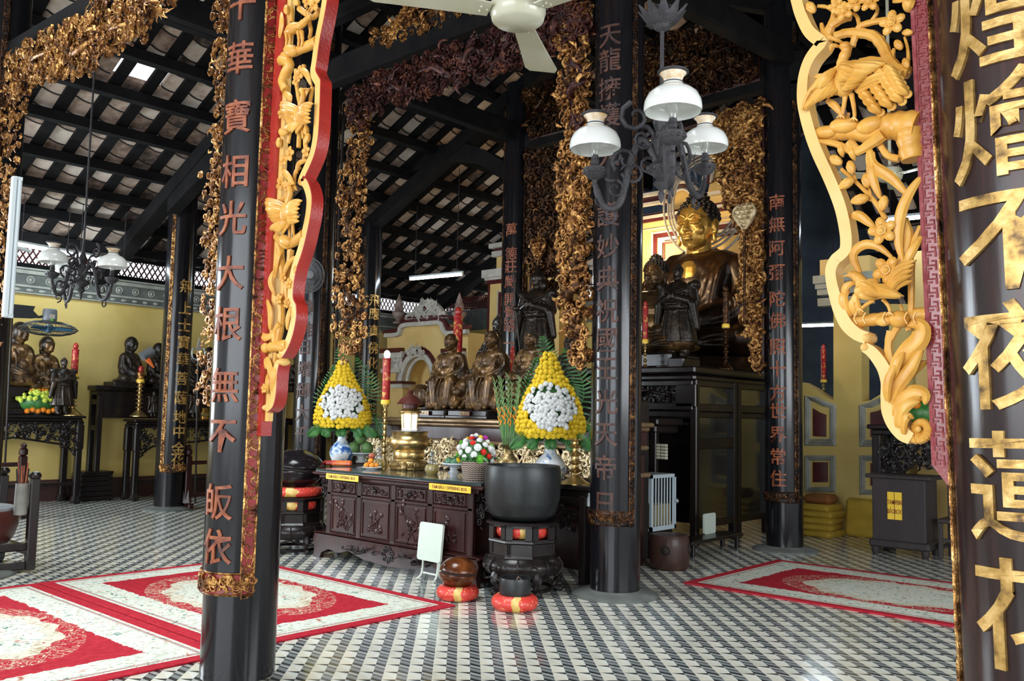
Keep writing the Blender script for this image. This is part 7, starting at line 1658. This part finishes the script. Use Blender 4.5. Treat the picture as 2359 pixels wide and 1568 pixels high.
q = PV(22, 718, 14.6)-cF; b = B(); b.prism([(q.x-.25, q.z+.12), (q.x+.35, q.z+.12), (-R*.6, R*.62), (-R*.35, R*.38), (-R*.6, R*.33), (q.x-.25, q.z-.10)], -.03, .03, frame_from((0, 0, 0), (1, 0, 0), (0, 0, 1))); b.tube([(-R*.4, 0, R*.40), (-R*.2, 0, R*.45)], .02, 6); b.build('bracket_arm', M_cageblk, t)
c = PU(706, 633, 6.35); cage_fan('grey cage fan facing the hall behind the left bracket', c, (-.35, -.9, -.1), .22, None, False)
# ceiling fans
def ceiling_fan(label, c, R, hub, ztop, rz):
    t = thing('ceiling_fan', label, 'fan', c, rz); B().lathe([(0, -.055*hub/.14), (hub*.80, -.05*hub/.14), (hub*.93, -.035), (hub*.97, -.01), (hub, .0), (hub, .045), (hub*.9, .075), (hub*.4, .10), (.03, .12)], 48).build('motor', M_fanwhite, t)
    b = B(); b.cyl((0, 0, .1), (0, 0, ztop-c[2]), .018, n=10); b.build('down_rod', M_fanwhite, t)
    for k in range(3):
        a = 2*math.pi*k/3; Mz = Matrix.Rotation(a, 4, 'Z') @ Matrix.Rotation(math.radians(9), 4, 'X'); b = B(); o = []
        for x, y in ((hub*1.05, .055), (R*.6, .075), (R*.94, .095), (R, .075), (R*1.0, -.075), (R*.94, -.095), (R*.6, -.075), (hub*1.05, -.055)): o.append((x, y))
        b.prism(o, -.004, .004, Mz); bl = b.build('blade', M_fanwhite, t, ang=30); b = B(); b.prism([(hub*.7, .03), (hub*1.5, .03), (hub*1.5, -.03), (hub*.7, -.03)], .005, .013, Mz)
        for x, y in ((hub*1.15, .0), (hub*1.4, .018), (hub*1.4, -.018)): b.ell(Mz @ Vector((x, y, -.006)), .007, 6, 4)
        b.build('blade_iron', M_fanwhite, bl)
    return t
c = CAM+ray(1193, 32)*4.45
ceiling_fan('white ceiling fan with three blades at the top centre of the photo', c, .75, .14, roof_z(c.y)-.1, math.atan2(c.y, c.x)-.20)
c = CAM+ray(2050, 406)*9.5; ceiling_fan('pale ceiling fan seen behind the right bracket', c, .62, .13, roof_z(c.y)-.1, 2.3)
# ------------------------------------------------------------------ oil lamp chandeliers
def shade(t, c, R, mat_collar=None):
    k = R/.15; P = [(.150, 0), (.154, .02), (.150, .055), (.132, .095), (.100, .122), (.070, .135), (.055, .150), (.048, .168), (.056, .190), (.070, .205), (.073, .212)]
    B().lathe([(r*k, z*k) for r, z in P[:8]]+[(r*k-.004, z*k) for r, z in reversed(P[:8])], 40, c, caps=False).build('lamp_shade', M_milk, t)
    B().lathe([(r*k, z*k) for r, z in P[7:]]+[(r*k-.004, z*k) for r, z in reversed(P[7:])], 32, c, caps=False).build('shade_collar', M_amber, t)
    b = B(); b.tube([(c[0]+.075*k*math.cos(a), c[1]+.075*k*math.sin(a), c[2]+.216*k) for a in [2*math.pi*i/28 for i in range(28)]], .009*k, 6, closed=True)
    b.tube([(c[0]+.052*k*math.cos(a), c[1]+.052*k*math.sin(a), c[2]+.158*k) for a in [2*math.pi*i/28 for i in range(28)]], .004*k, 5, closed=True); b.build('shade_ring', M_iron, t)
    B().lathe([(.012*k, -.055*k), (.020*k, -.04*k), (.028*k, .0), (.024*k, .03*k), (.014*k, .06*k), (.011*k, .10*k)], 16, c, caps=False).build('glass_chimney', M_glass, t)
    b = B().lathe([(.0, -.215*k), (.012*k, -.21*k), (.016*k, -.185*k), (.05*k, -.165*k), (.068*k, -.135*k), (.072*k, -.115*k), (.05*k, -.108*k), (.03*k, -.10*k), (.022*k, -.085*k), (.028*k, -.07*k), (.022*k, -.06*k), (.024*k, -.045*k), (.012*k, -.03*k), (0, -.03*k)], 20, c)
    for i in range(12): a = 2*math.pi*i/12; b.ell((c[0]+.062*k*math.cos(a), c[1]+.062*k*math.sin(a), c[2]-.135*k), .013*k, 6, 4)
    b.build('oil_font', M_iron, t)
def chandelier(label, ctr, arms, R, ztop, group='oil lamp chandeliers', htop=.25, hbot=-.45, scale=1.0):
    t = thing('chandelier', label, 'lamp', ctr, 0, group); rnd = random.Random(5); k = scale
    b = B().lathe([(.0, hbot*k), (.012*k, (hbot+.02)*k), (.02*k, (hbot+.06)*k), (.012*k, (hbot+.08)*k), (.05*k, (hbot+.12)*k), (.03*k, (hbot+.15)*k), (.085*k, (hbot+.20)*k), (.09*k, (hbot+.22)*k), (.03*k, (hbot+.27)*k), (.05*k, (hbot+.33)*k), (.07*k, (hbot+.38)*k), (.035*k, (hbot+.44)*k), (.055*k, (hbot+.50)*k), (.02*k, (hbot+.58)*k), (.016*k, htop*k)], 20)
    for i in range(10): a = i*.63; b.ell((.08*k*math.cos(a), .08*k*math.sin(a), (hbot+.21)*k), .018*k, 6, 4)
    b.build('central_stem', M_iron, t)
    b = B(); b.cyl((0, 0, htop*k), (0, 0, ztop-ctr[2]), .013*k, n=8); b.build('hanging_rod', M_iron, t)
    for cx, cy, cz in arms:
        shade(t, (cx, cy, cz), R); d = Vector((cx, cy, 0)); L = d.length; d.normalize(); s = Vector((-d.y, d.x, 0)); zf = cz-.215*R/.15
        P = lambda f, z: d*L*f+Vector((0, 0, z))
        b = B(); b.tube(smooth_path([P(.06, -.12*k), P(.28, .10*k+zf*.3), P(.45, zf*.6+.06*k), P(.62, zf-.10*k), P(.85, zf-.13*k), P(1.0, zf+.005)], 6), [.020*k, .026*k]+[.022*k]*27+[.016*k]*2, 8)
        M = frame_from((0, 0, 0), d, (0, 0, 1))
        for f, z, r, cw in ((.30, .02, .09, 1), (.42, zf*.5-.05, .07, -1), (.55, zf*.8+.10, .085, 1), (.70, zf-.02, .06, 1), (.78, zf-.18*k, .055, -1), (.20, -.15, .07, -1), (.92, zf-.09*k, .035, 1), (.40, .15, .10, -1)): curl(b, L*f, z, 0.0, r*k, rnd.random()*6.28, cw, M, .17, 1.2, 12, 6)
        for i in range(7): leafy(b, L*(.25+.1*i), zf*(.2+.1*i)+rnd.uniform(-.08, .08)*k, 0, .07*k, rnd.random()*6.28, M, rnd)
        b.build('scroll_arm', M_iron, t, ang=60)
    return t
D0 = 5.35; ctr = CAM+ray(1524, 330)*D0
arms = []
for x, y, d in ((1550, 258, 4.70), (1371, 345, 5.32), (1624, 342, 5.95)): p = CAM+ray(x, y)*d-ctr; arms.append((p.x, p.y, p.z))
t = chandelier('iron chandelier with three milky glass oil lamp shades hanging right of centre', ctr, arms, .15, roof_z(ctr.y)-.1, htop=.35, hbot=-.37)
zc = (CAM+ray(1518, 55)*D0).z-ctr.z; b = B()
for i in range(10): a = i*.628; b.leaf([Vector((.02*math.cos(a), .02*math.sin(a), zc)), Vector((.09*math.cos(a), .09*math.sin(a), zc+.05)), Vector((.15*math.cos(a), .15*math.sin(a), zc+.13))], [.03, .045, .006], .005, None, (math.cos(a), math.sin(a), -.6))
b.lathe([(.02, zc-.02), (.05, zc+.0), (.06, zc+.05), (.08, zc+.12)], 16); b.build('leaf_canopy', M_iron, t, ang=60)
D1 = 10.2; ctr = CAM+ray(190, 612)*D1; arms = []
for x, y, d in ((122, 604, 9.9), (259, 616, 9.9), (150, 632, 10.9)): p = CAM+ray(x, y)*d-ctr; arms.append((p.x, p.y, p.z))
chandelier('small iron chandelier with white oil lamp shades hanging over the left aisle', ctr, arms, .152, roof_z(ctr.y)-.1, htop=.30, hbot=-.42, scale=.95)
# ------------------------------------------------------------------ fluorescent tubes
def tube_light(label, p0, p1, lit=True, wire=True):
    p0, p1 = Vector(p0), Vector(p1); d = p1-p0; L = d.length; M = frame_from(p0, d, Vector((0, 0, 1)).cross(d) if abs(d.normalized().z) < .9 else Vector((0, 1, 0)))
    t = thing('tube_light', label, 'lamp', p0, 0, 'fluorescent tube lights'); b = B(); b.cbox((L/2, 0, .045), (L*1.02, .05, .04), .006, M)
    for x in (0, L): b.box((x, 0, .012), (.03, .03, .06), M)
    b.build('housing', M_fixture, t, ang=30, world=True); b = B(); b.cyl((0.015, 0, 0), (L-.015, 0, 0), .021, n=12, M=M); b.build('tube', M_tube if lit else M_fixture, t, world=True)
    if not wire:
        b = B(); b.cyl(p0+d*.5, Vector((2.9, p0.y+d.y*.5+.10, p0.z+d.z*.5)), .015, n=6); b.build('wall_mount', M_fixture, t, world=True)
    if wire:
        for f in (.1, .9): q = p0+d*f; b = B(); b.cyl(q+Vector((0, 0, .05)), Vector((q.x, q.y, roof_z(q.y)-.2)), .006, n=5); b.build('hanger', M_iron, t, world=True)
    return t
tube_light('lit fluorescent tube hanging in the middle above the plaster niche', PU(945, 643, 11.3), PU(1065, 632, 11.3))
tube_light('lit fluorescent tube along the left wall behind the small chandelier', PV(36, 562, 14.4), PV(168, 586, 14.4)); tube_light('second lit fluorescent tube along the left wall, right of the first', PV(172, 586, 14.4), PV(296, 611, 14.4))
tube_light('lit fluorescent tube right of the slimmer black pillar', PU(1838, 751, 15.8), PU(1930, 748, 15.8))
tube_light('lit fluorescent tube high behind the right bracket', PU(2042, 508, 12.5), PU(2128, 500, 12.5))
tube_light('unlit white tube fitting standing upright at the left edge', PU(24, 728, 2.75), PU(46, 412, 2.75), False, False)
# ------------------------------------------------------------------ left foreground: drum, rack, incense holder
f = PZ(66, 1322); f = Vector((f.x, f.y, 0))
t = thing('frame_drum', 'dark red drum with grey skin lying on a black frame at the lower left', 'drum', f+Vector((-.45, .55, 0)))
zt_ = .62
b = B().lathe([(.42, .27), (.47, .34), (.50, .45), (.48, .56), (.45, .61)], 40); b.build('drum_body', M_drum, t); B().lathe([(0, .615), (.45, .615), (.465, .61), (.462, .58)], 40).build('drum_skin', M_skin, t)
b = B()
for z in (.24, .06): b.cbox((0, -.40, z), (1.1, .06, .07), .01); b.cbox((0, .40, z), (1.1, .06, .07), .01)
b.cbox((-.5, 0, .2), (.07, .85, .08), .01); b.cbox((.5, 0, .2), (.07, .85, .08), .01); b.build('stand_rail', M_woodblk, t, ang=30)
for x in (-.50, .50):
    for y in (-.42, .42): b = B(); b.cbox((x, y, .44 if y > 0 else .46), (.085, .085, .88), .01); b.lathe([(.03, .88), (.055, .905), (.058, .93), (.04, .955), (.0, .965)], 14, (x, y, 0)); b.build('stand_post', M_woodblk, t, ang=30)
c = PZ(62, 1322)+Vector((.02, -.0, 0)); h = PU(46, 1185, f.x-.06)
t = thing('incense_holder', 'grey bamboo tube of red incense sticks fixed to the drum frame', 'holder', h); B().lathe([(.0, 0), (.058, 0), (.06, .02), (.055, .30), (.050, .30), (.050, .05), (0, .04)], 20).build('tube', mottled('grey_bamboo', [(.3, (.16, .16, .14)), (.7, (.27, .27, .24))], .6, 6), t)
for k in range(6): a = k*1.05; b = B(); b.cyl((.02*math.cos(a), .02*math.sin(a), .05), (.055*math.cos(a), .055*math.sin(a), .44+.03*(k % 3)), .007, n=6); b.build('incense_stick', M_glyph if k % 3 else M_woodblk, t)
def rack(label, pA, wid, H, dirv, extra=None):
    t = thing('weapon_rack', label, 'rack', pA, math.atan2(dirv[1], dirv[0]), 'wooden weapon racks')
    for x in (0, wid):
        b = B(); b.cbox((x, 0, .05), (.10, .34, .10), .02); b.cbox((x, 0, H*.5), (.10, .10, H*.9-.05), .012); b.lathe([(.05, H*.9), (.03, H*.92), (.06, H*.95), (.06, H*1.02), (.035, H*1.05), (.045, H*1.09), (.0, H*1.13)], 14, (x, 0, 0)); b.lathe([(.10, .10), (.075, .2), (.055, .3)], 4, (x, 0, 0)); b.build('post', M_wood, t, ang=30)
    b = B(); b.cbox((wid/2, 0, H*.80), (wid, .05, .06), .01); b.cbox((wid/2, 0, .22), (wid, .06, .07), .01); b.build('rail', M_wood, t, ang=30)
    return t
g = PZ(44, 1192); rack('brown wooden rack post with a round finial behind the incense tube', (g.x-1.5, g.y, 0), 1.5, .95, (1, 0))
g = PZ(428, 1172); rack('dark wooden rack post just right of the gold lettered pillar', (g.x, g.y, 0), 1.6, .92, (1, .02))
def polearm(label, x0, y0, x1, y1, v, head_):
    p0, p1 = PV(x0, y0, v), PV(x1, y1, v); p0.z = 0; t = thing('polearm', label, 'weapon', p0); d = p1-p0; b = B(); b.cyl((0, 0, 0), d, .016, n=8); b.build('shaft', M_woodblk, t)
    if head_:
        M = Matrix.Translation(d); b = B(); b.prism([(0, 0), (.03, .08), (.02, .20), (.045, .25), (.0, .46), (-.045, .25), (-.02, .20), (-.03, .08)], -.006, .006, M @ frame_from((0, 0, 0), (1, 0, 0), (0, 0, 1)))
        for s in (-1, 1): b.tube(smooth_path([M @ Vector((0, 0, .06)), M @ Vector((s*.10, 0, .10)), M @ Vector((s*.12, 0, .22)), M @ Vector((s*.07, 0, .28))], 4), [.012]*10+[.016]*2+[.003], 5)
        b.build('spear_head', Mat('pale_steel', (.62, .70, .76), .3, .5), t)
    return t
polearm('silver tipped spear standing in the rack right of the gold lettered pillar', 450, 1150, 456, 838, PZ(440, 1160).y, True); polearm('plain thin pole standing in the rack at the far left', 8, 1150, 30, 690, PZ(20, 1185).y, False)
# fallen banner with an orange tail held among the wall statues
t = thing('toy_drum', 'small dark drum and orange ribbon held by the tall monk statue', 'drum', PV(338, 815, 15.2)); b = B(); b.cyl((-.08, 0, -.06), (.10, 0, .06), .085, n=16); b.build('drum', M_greyplas, t, ang=30); b = B(); b.leaf([Vector((-.10, -.02, .0)), Vector((.0, -.06, -.10)), Vector((.12, -.06, -.24))], [.01, .05, .01], .004, None, (0, -1, 0)); b.build('ribbon', M_orange, t)
# ------------------------------------------------------------------ right side
OU = 11.25
t = thing('offering_box', 'dark grey brown wooden offering box with a yellow sign on the right', 'box', (OU, 3.78, 0))
v0, v1 = PU(2137, 1100, OU).y, PU(2003, 1093, OU).y; zt_ = PU(2060, 1098, OU).z; cv = (v0+v1)/2; dv = v1-v0
b = B(); b.cbox((OU+.22, cv, zt_/2+.05), (.46, dv-.06, zt_-.12), .01); b.cbox((OU+.22, cv, .14), (.50, dv+.02, .10), .02); b.build('body', M_woodgrey, t, ang=30, world=True)
b = B(); b.cbox((OU+.22, cv, zt_), (.54, dv+.08, .05), .012); b.build('lid', M_woodgrey, t, ang=30, world=True)
b = B(); frame_rect(b, OU, v0+.14, v1-.14, .26, zt_-.14, .03, .012); b.build('front_panel', M_woodgrey, t, ang=0, world=True)
for u in (OU+.03, OU+.42):
    for v in (v0+.05, v1-.05): B().lathe([(.03, 0), (.045, .03), (.05, .09)], 10, (u, v, 0)).build('foot', M_woodgrey, t, world=True)
q0, q1 = PU(2044, 1132, OU-.02), PU(2078, 1198, OU-.02)
s = thing('offering_sign', 'small square yellow sign on the front of the dark offering box', 'sign', (OU-.018, (q0.y+q1.y)/2, (q0.z+q1.z)/2)); w_ = abs(q0.y-q1.y); h_ = q0.z-q1.z
b = B(); b.box((0, 0, 0), (.012, w_, h_)); b.build('plate', M_signyel, s, ang=0); b = B(); b.box((-.007, 0, 0), (.004, .006, h_)); b.build('slot_line', M_signtxt, s, ang=0)
b = B(); 
for txt, y, z in (('TAM', w_*.25, .04), ('BẢO', w_*.25, -.07), ('OFFERING', -w_*.25, .04), ('BOX', -w_*.25, -.07)): text_line(b, txt, .075, frame_from((-.008, y, z), (0, -1, 0), (0, 0, 1)), .015, .001, .55 if len(txt) < 5 else .30)
b.build('lettering', M_signtxt, s, ang=0)
t = thing('altar_table', 'dark carved altar table behind the offering box on the right', 'table', (11.9, 3.5, 0)); v0, v1 = PU(2190, 980, 11.9).y-.2, PU(2008, 985, 11.9).y; zt_ = PU(2040, 983, 11.9).z; cv = (v0+v1)/2; dv = v1-v0
b = B(); b.cbox((12.15, cv, zt_), (.62, dv+.1, .06), .015); b.cbox((12.15, cv, zt_-.07), (.54, dv, .08), .02); b.build('tabletop', M_woodblk, t, ang=30, world=True)
for u in (11.93, 12.37):
    for v in (v0+.06, v1-.06): B().cbox((u, v, zt_/2-.05), (.11, .11, zt_-.1), .012).build('leg', M_woodblk, t, ang=30, world=True)
b = B(); scroll_fill([(v0+.1, zt_-.15), (v1-.12, zt_-.15), (v1-.12, zt_-.68), (v0+.6, zt_-.45), (v0+.1, zt_-.5)], 11.93, 240, .06, random.Random(4), b, .04); b.build('carved_apron', M_woodblk, t, ang=60, world=True)
c = PU(2120, 952, 12.0); c.z = zt_+.03
t = thing('flower_bunch', 'orange and white flowers on the dark altar table behind the right bracket', 'flowers', c); rnd = random.Random(8); B().ell((0, 0, .16), (.16, .2, .16), 12, 8).build('foliage_core', M_leaf, t); S1 = []; S2 = []; S3 = []
for k in range(34): a = rnd.random()*6.28; ph = rnd.uniform(.1, 1.5); d = Vector((math.sin(ph)*math.cos(a), math.sin(ph)*math.sin(a), math.cos(ph))); (S1 if k % 5 < 3 else S2 if k % 5 == 3 else S3).append((Vector((d.x*.18, d.y*.24, .16+d.z*.2)), d, rnd.uniform(1.2, 1.6)))
stem_parts(t, bloom_mesh('orange_bloom', .036, 3, 10), M_petalO, S1, 'orange_carnation'); stem_parts(t, bloom_mesh('lime_bloom', .03, 3, 10), M_petalL, S2, 'lime_carnation'); stem_parts(t, bloom_mesh('white_bloom', .036, 3, 10), M_petalW, S3, 'white_carnation')
b = B(); b.cyl((0, 0, 0), (0, 0, .1), .07, .09, 14); b.build('pot', M_cageblk, t)
c = PU(2070, 978, 11.95); c.z = zt_+.03; lathe_thing('brass_cup', 'little brass cup on the dark altar table behind the right bracket', 'cup', c, [(.04, 0), (.045, .01), (.015, .03), (.015, .05), (.05, .08), (.055, .11), (0, .10)], M_brass)
# cushions
c = PZ(1888, 1238); c = Vector((c.x+.22, c.y+.1, 0))
for k in range(5):
    b = B(); b.cbox((0, 0, .045), (.50, .56, .088), .03); o = tag(b.build('floor_cushion', M_cushyel, ang=60), 'mustard yellow floor cushion in the stack by the right wall, '+['at the bottom', 'second from the bottom', 'in the middle', 'second from the top', 'topmost of the yellow ones'][k], 'cushion', 'stack of yellow floor cushions'); o.location = c+Vector((.01*(k % 2), .012*((k*2) % 3), .09*k)); o.rotation_euler = (0, 0, .06*((k*3) % 4-1.5))
b = B(); b.cbox((0, 0, .065), (.36, .40, .13), .05); o = tag(b.build('round_cushion', M_cushbrn, ang=80), 'brown cushion lying on top of the yellow cushion stack', 'cushion'); o.location = c+Vector((.03, -.02, .452))
c = PZ(1980, 1240); b = B(); b.cbox((0, 0, .27), (.10, .50, .54), .045); o = tag(b.build('floor_cushion', M_cushyel, ang=80), 'mustard yellow floor cushion standing on edge between the stack and the offering box', 'cushion'); o.location = (c.x+.15, c.y, 0); o.rotation_euler = (0, .16, .1)
# chair at the right
c = PZ(2160, 1290); t = thing('wooden_chair', 'dark wooden chair half hidden behind the right pillar', 'chair', (c.x+.1, c.y-.2, 0)); b = B(); b.cbox((.22, 0, .45), (.46, .46, .05), .012); b.build('seat', M_woodgrey, t, ang=30)
for x in (.03, .42):
    for y in (-.2, .2): B().cbox((x, y, .215), (.05, .05, .43), .008).build('leg', M_woodgrey, t, ang=30)
b = B(); b.cbox((.04, 0, .22), (.03, .4, .05), .006); b.cbox((.22, .2, .14), (.4, .03, .05), .006); b.build('stretcher', M_woodgrey, t, ang=30)
b = B(); b.cbox((.44, -.2, .72), (.05, .05, .52), .008); b.cbox((.44, .2, .72), (.05, .05, .52), .008); b.cbox((.44, 0, .9), (.04, .36, .14), .01); b.cbox((.44, 0, .62), (.03, .36, .05), .006); b.build('backrest', M_woodgrey, t, ang=30)
# cage cupboard, stool, bench and second folding table near the altar
CV = 5.35; p0, p1 = PV(1499, 1225, CV), PV(1553, 1090, CV)
c0 = PZ(1500, 1258); 
t = thing('barred_cupboard', 'small pale blue cupboard with vertical bars behind the black pillar', 'cupboard', (9.0, 5.75, .12)); u0, u1 = PV(1497, 1200, 5.7).x, PV(1554, 1200, 5.7).x; z0, z1 = PV(1525, 1220, 5.7).z, PV(1525, 1092, 5.7).z
b = B()
for a0, a1, q0, q1 in ((u0, u1, z1-.04, z1), (u0, u1, z0, z0+.05), (u0, u0+.03, z0, z1), (u1-.035, u1, z0, z1)): b.bb((a0, 5.68, q0), (a1, 5.71, q1))
b.build('frame', M_cagewht, t, ang=0, world=True)
for k in range(8): uu = u0+.05+(u1-u0-.1)*k/7; B().cbox((uu, 5.695, (z0+z1)/2), (.018, .014, z1-z0-.05), .003).build('bar', M_cagewht, t, ang=30, world=True)
b = B(); b.bb((u0, 5.71, z0), (u1, 6.05, z0+.03)); b.bb((u0, 5.71, z1-.03), (u1, 6.05, z1)); b.bb((u0, 6.02, z0), (u1, 6.05, z1)); b.build('box', M_cagewht, t, ang=0, world=True)
b = B(); b.bb((u0+.05, 5.73, z0+.05), (u1-.05, 5.9, z0+(z1-z0)*.45)); b.build('yellow_lining', M_gilt if False else mottled('straw_lining', [(.3, (.30, .22, .08)), (.7, (.42, .32, .13))], .7, 6), t, ang=0, world=True)
b = B(); b.ell((u1-.01, 5.66, (z0+z1)/2), (.02, .02, .03), 8, 6); b.build('latch', M_steel, t, world=True)
b = B(); b.bb((u0+.02, 5.72, .0), (u1-.02, 6.02, z0)); tag(b.build('cupboard_base', M_woodblk, ang=0), 'dark block under the pale blue barred cupboard', 'stand')
c = PZ(1549, 1316); b = B().lathe([(.185, 0), (.205, .02), (.215, .12), (.215, .22), (.205, .33), (.19, .36), (.0, .37)], 36); 
t = thing('drum_stool', 'brown round barrel stool on the floor right of the black pillar', 'stool', (c.x+.15, c.y+.13, 0)); b.build('body', lacquer('worn_stool_wood', [(.3, (.028, .014, .010)), (.6, (.06, .028, .02)), (.8, (.10, .05, .03))], .45, 3), t)
for k in range(4): a = math.radians(200+90*k); b = B(); b.ell((.215*math.cos(a), .215*math.sin(a), .21), (.015, .04, .04), 12, 6, R=Matrix.Rotation(a, 3, 'Z')); b.tube([(.217*math.cos(a+.22*math.cos(q)), .217*math.sin(a+.22*math.cos(q)), .21+.05*math.sin(q)) for q in [2*math.pi*i/14 for i in range(14)]], .006, 5, closed=True); b.build('hand_hole', M_carveback, t)
p0, p1 = PV(1560, 1262, 5.45), PV(1690, 1212, 5.6)
t = thing('low_bench', 'low dark bench in front of the tall altar cabinet', 'bench', (9.7, 5.5, 0)); b = B(); b.cbox((9.78, 5.52, .17), (1.25, .30, .04), .01); b.build('seat', M_woodblk, t, ang=30, world=True)
for u in (9.25, 10.32):
    for v in (5.42, 5.62): B().cbox((u, v, .075), (.05, .05, .15), .008).build('leg', M_woodblk, t, ang=30, world=True)
f = PV(1634, 1208, 5.62); t = folding_table('pale grey folding table top standing on the low bench under the altar', None, Vector((f.x, 5.62, .19)), math.radians(0), .28, .25, .0, math.radians(90))
for ch in list(t.children):
    if ch.name.startswith(('leg', 'crossbar')): bpy.data.objects.remove(ch)
# wall switch by the black table
c = PU(1356, 1150, 6.95); t = thing('switch_box', 'small framed white switch plate on the dark end of the black table', 'switch', c); b = B(); b.cbox((0, 0, 0), (.03, .17, .24), .008); b.build('frame', M_wood, t, ang=30); b = B(); b.cbox((-.018, -.01, .0), (.012, .09, .13), .004); b.build('plate', M_porc, t, ang=30)
b = B(); b.cbox((7.0, c.y, .42), (.06, .22, .84), .01); tag(b.build('switch_post', M_woodblk), 'dark post carrying the white switch plate', 'post')
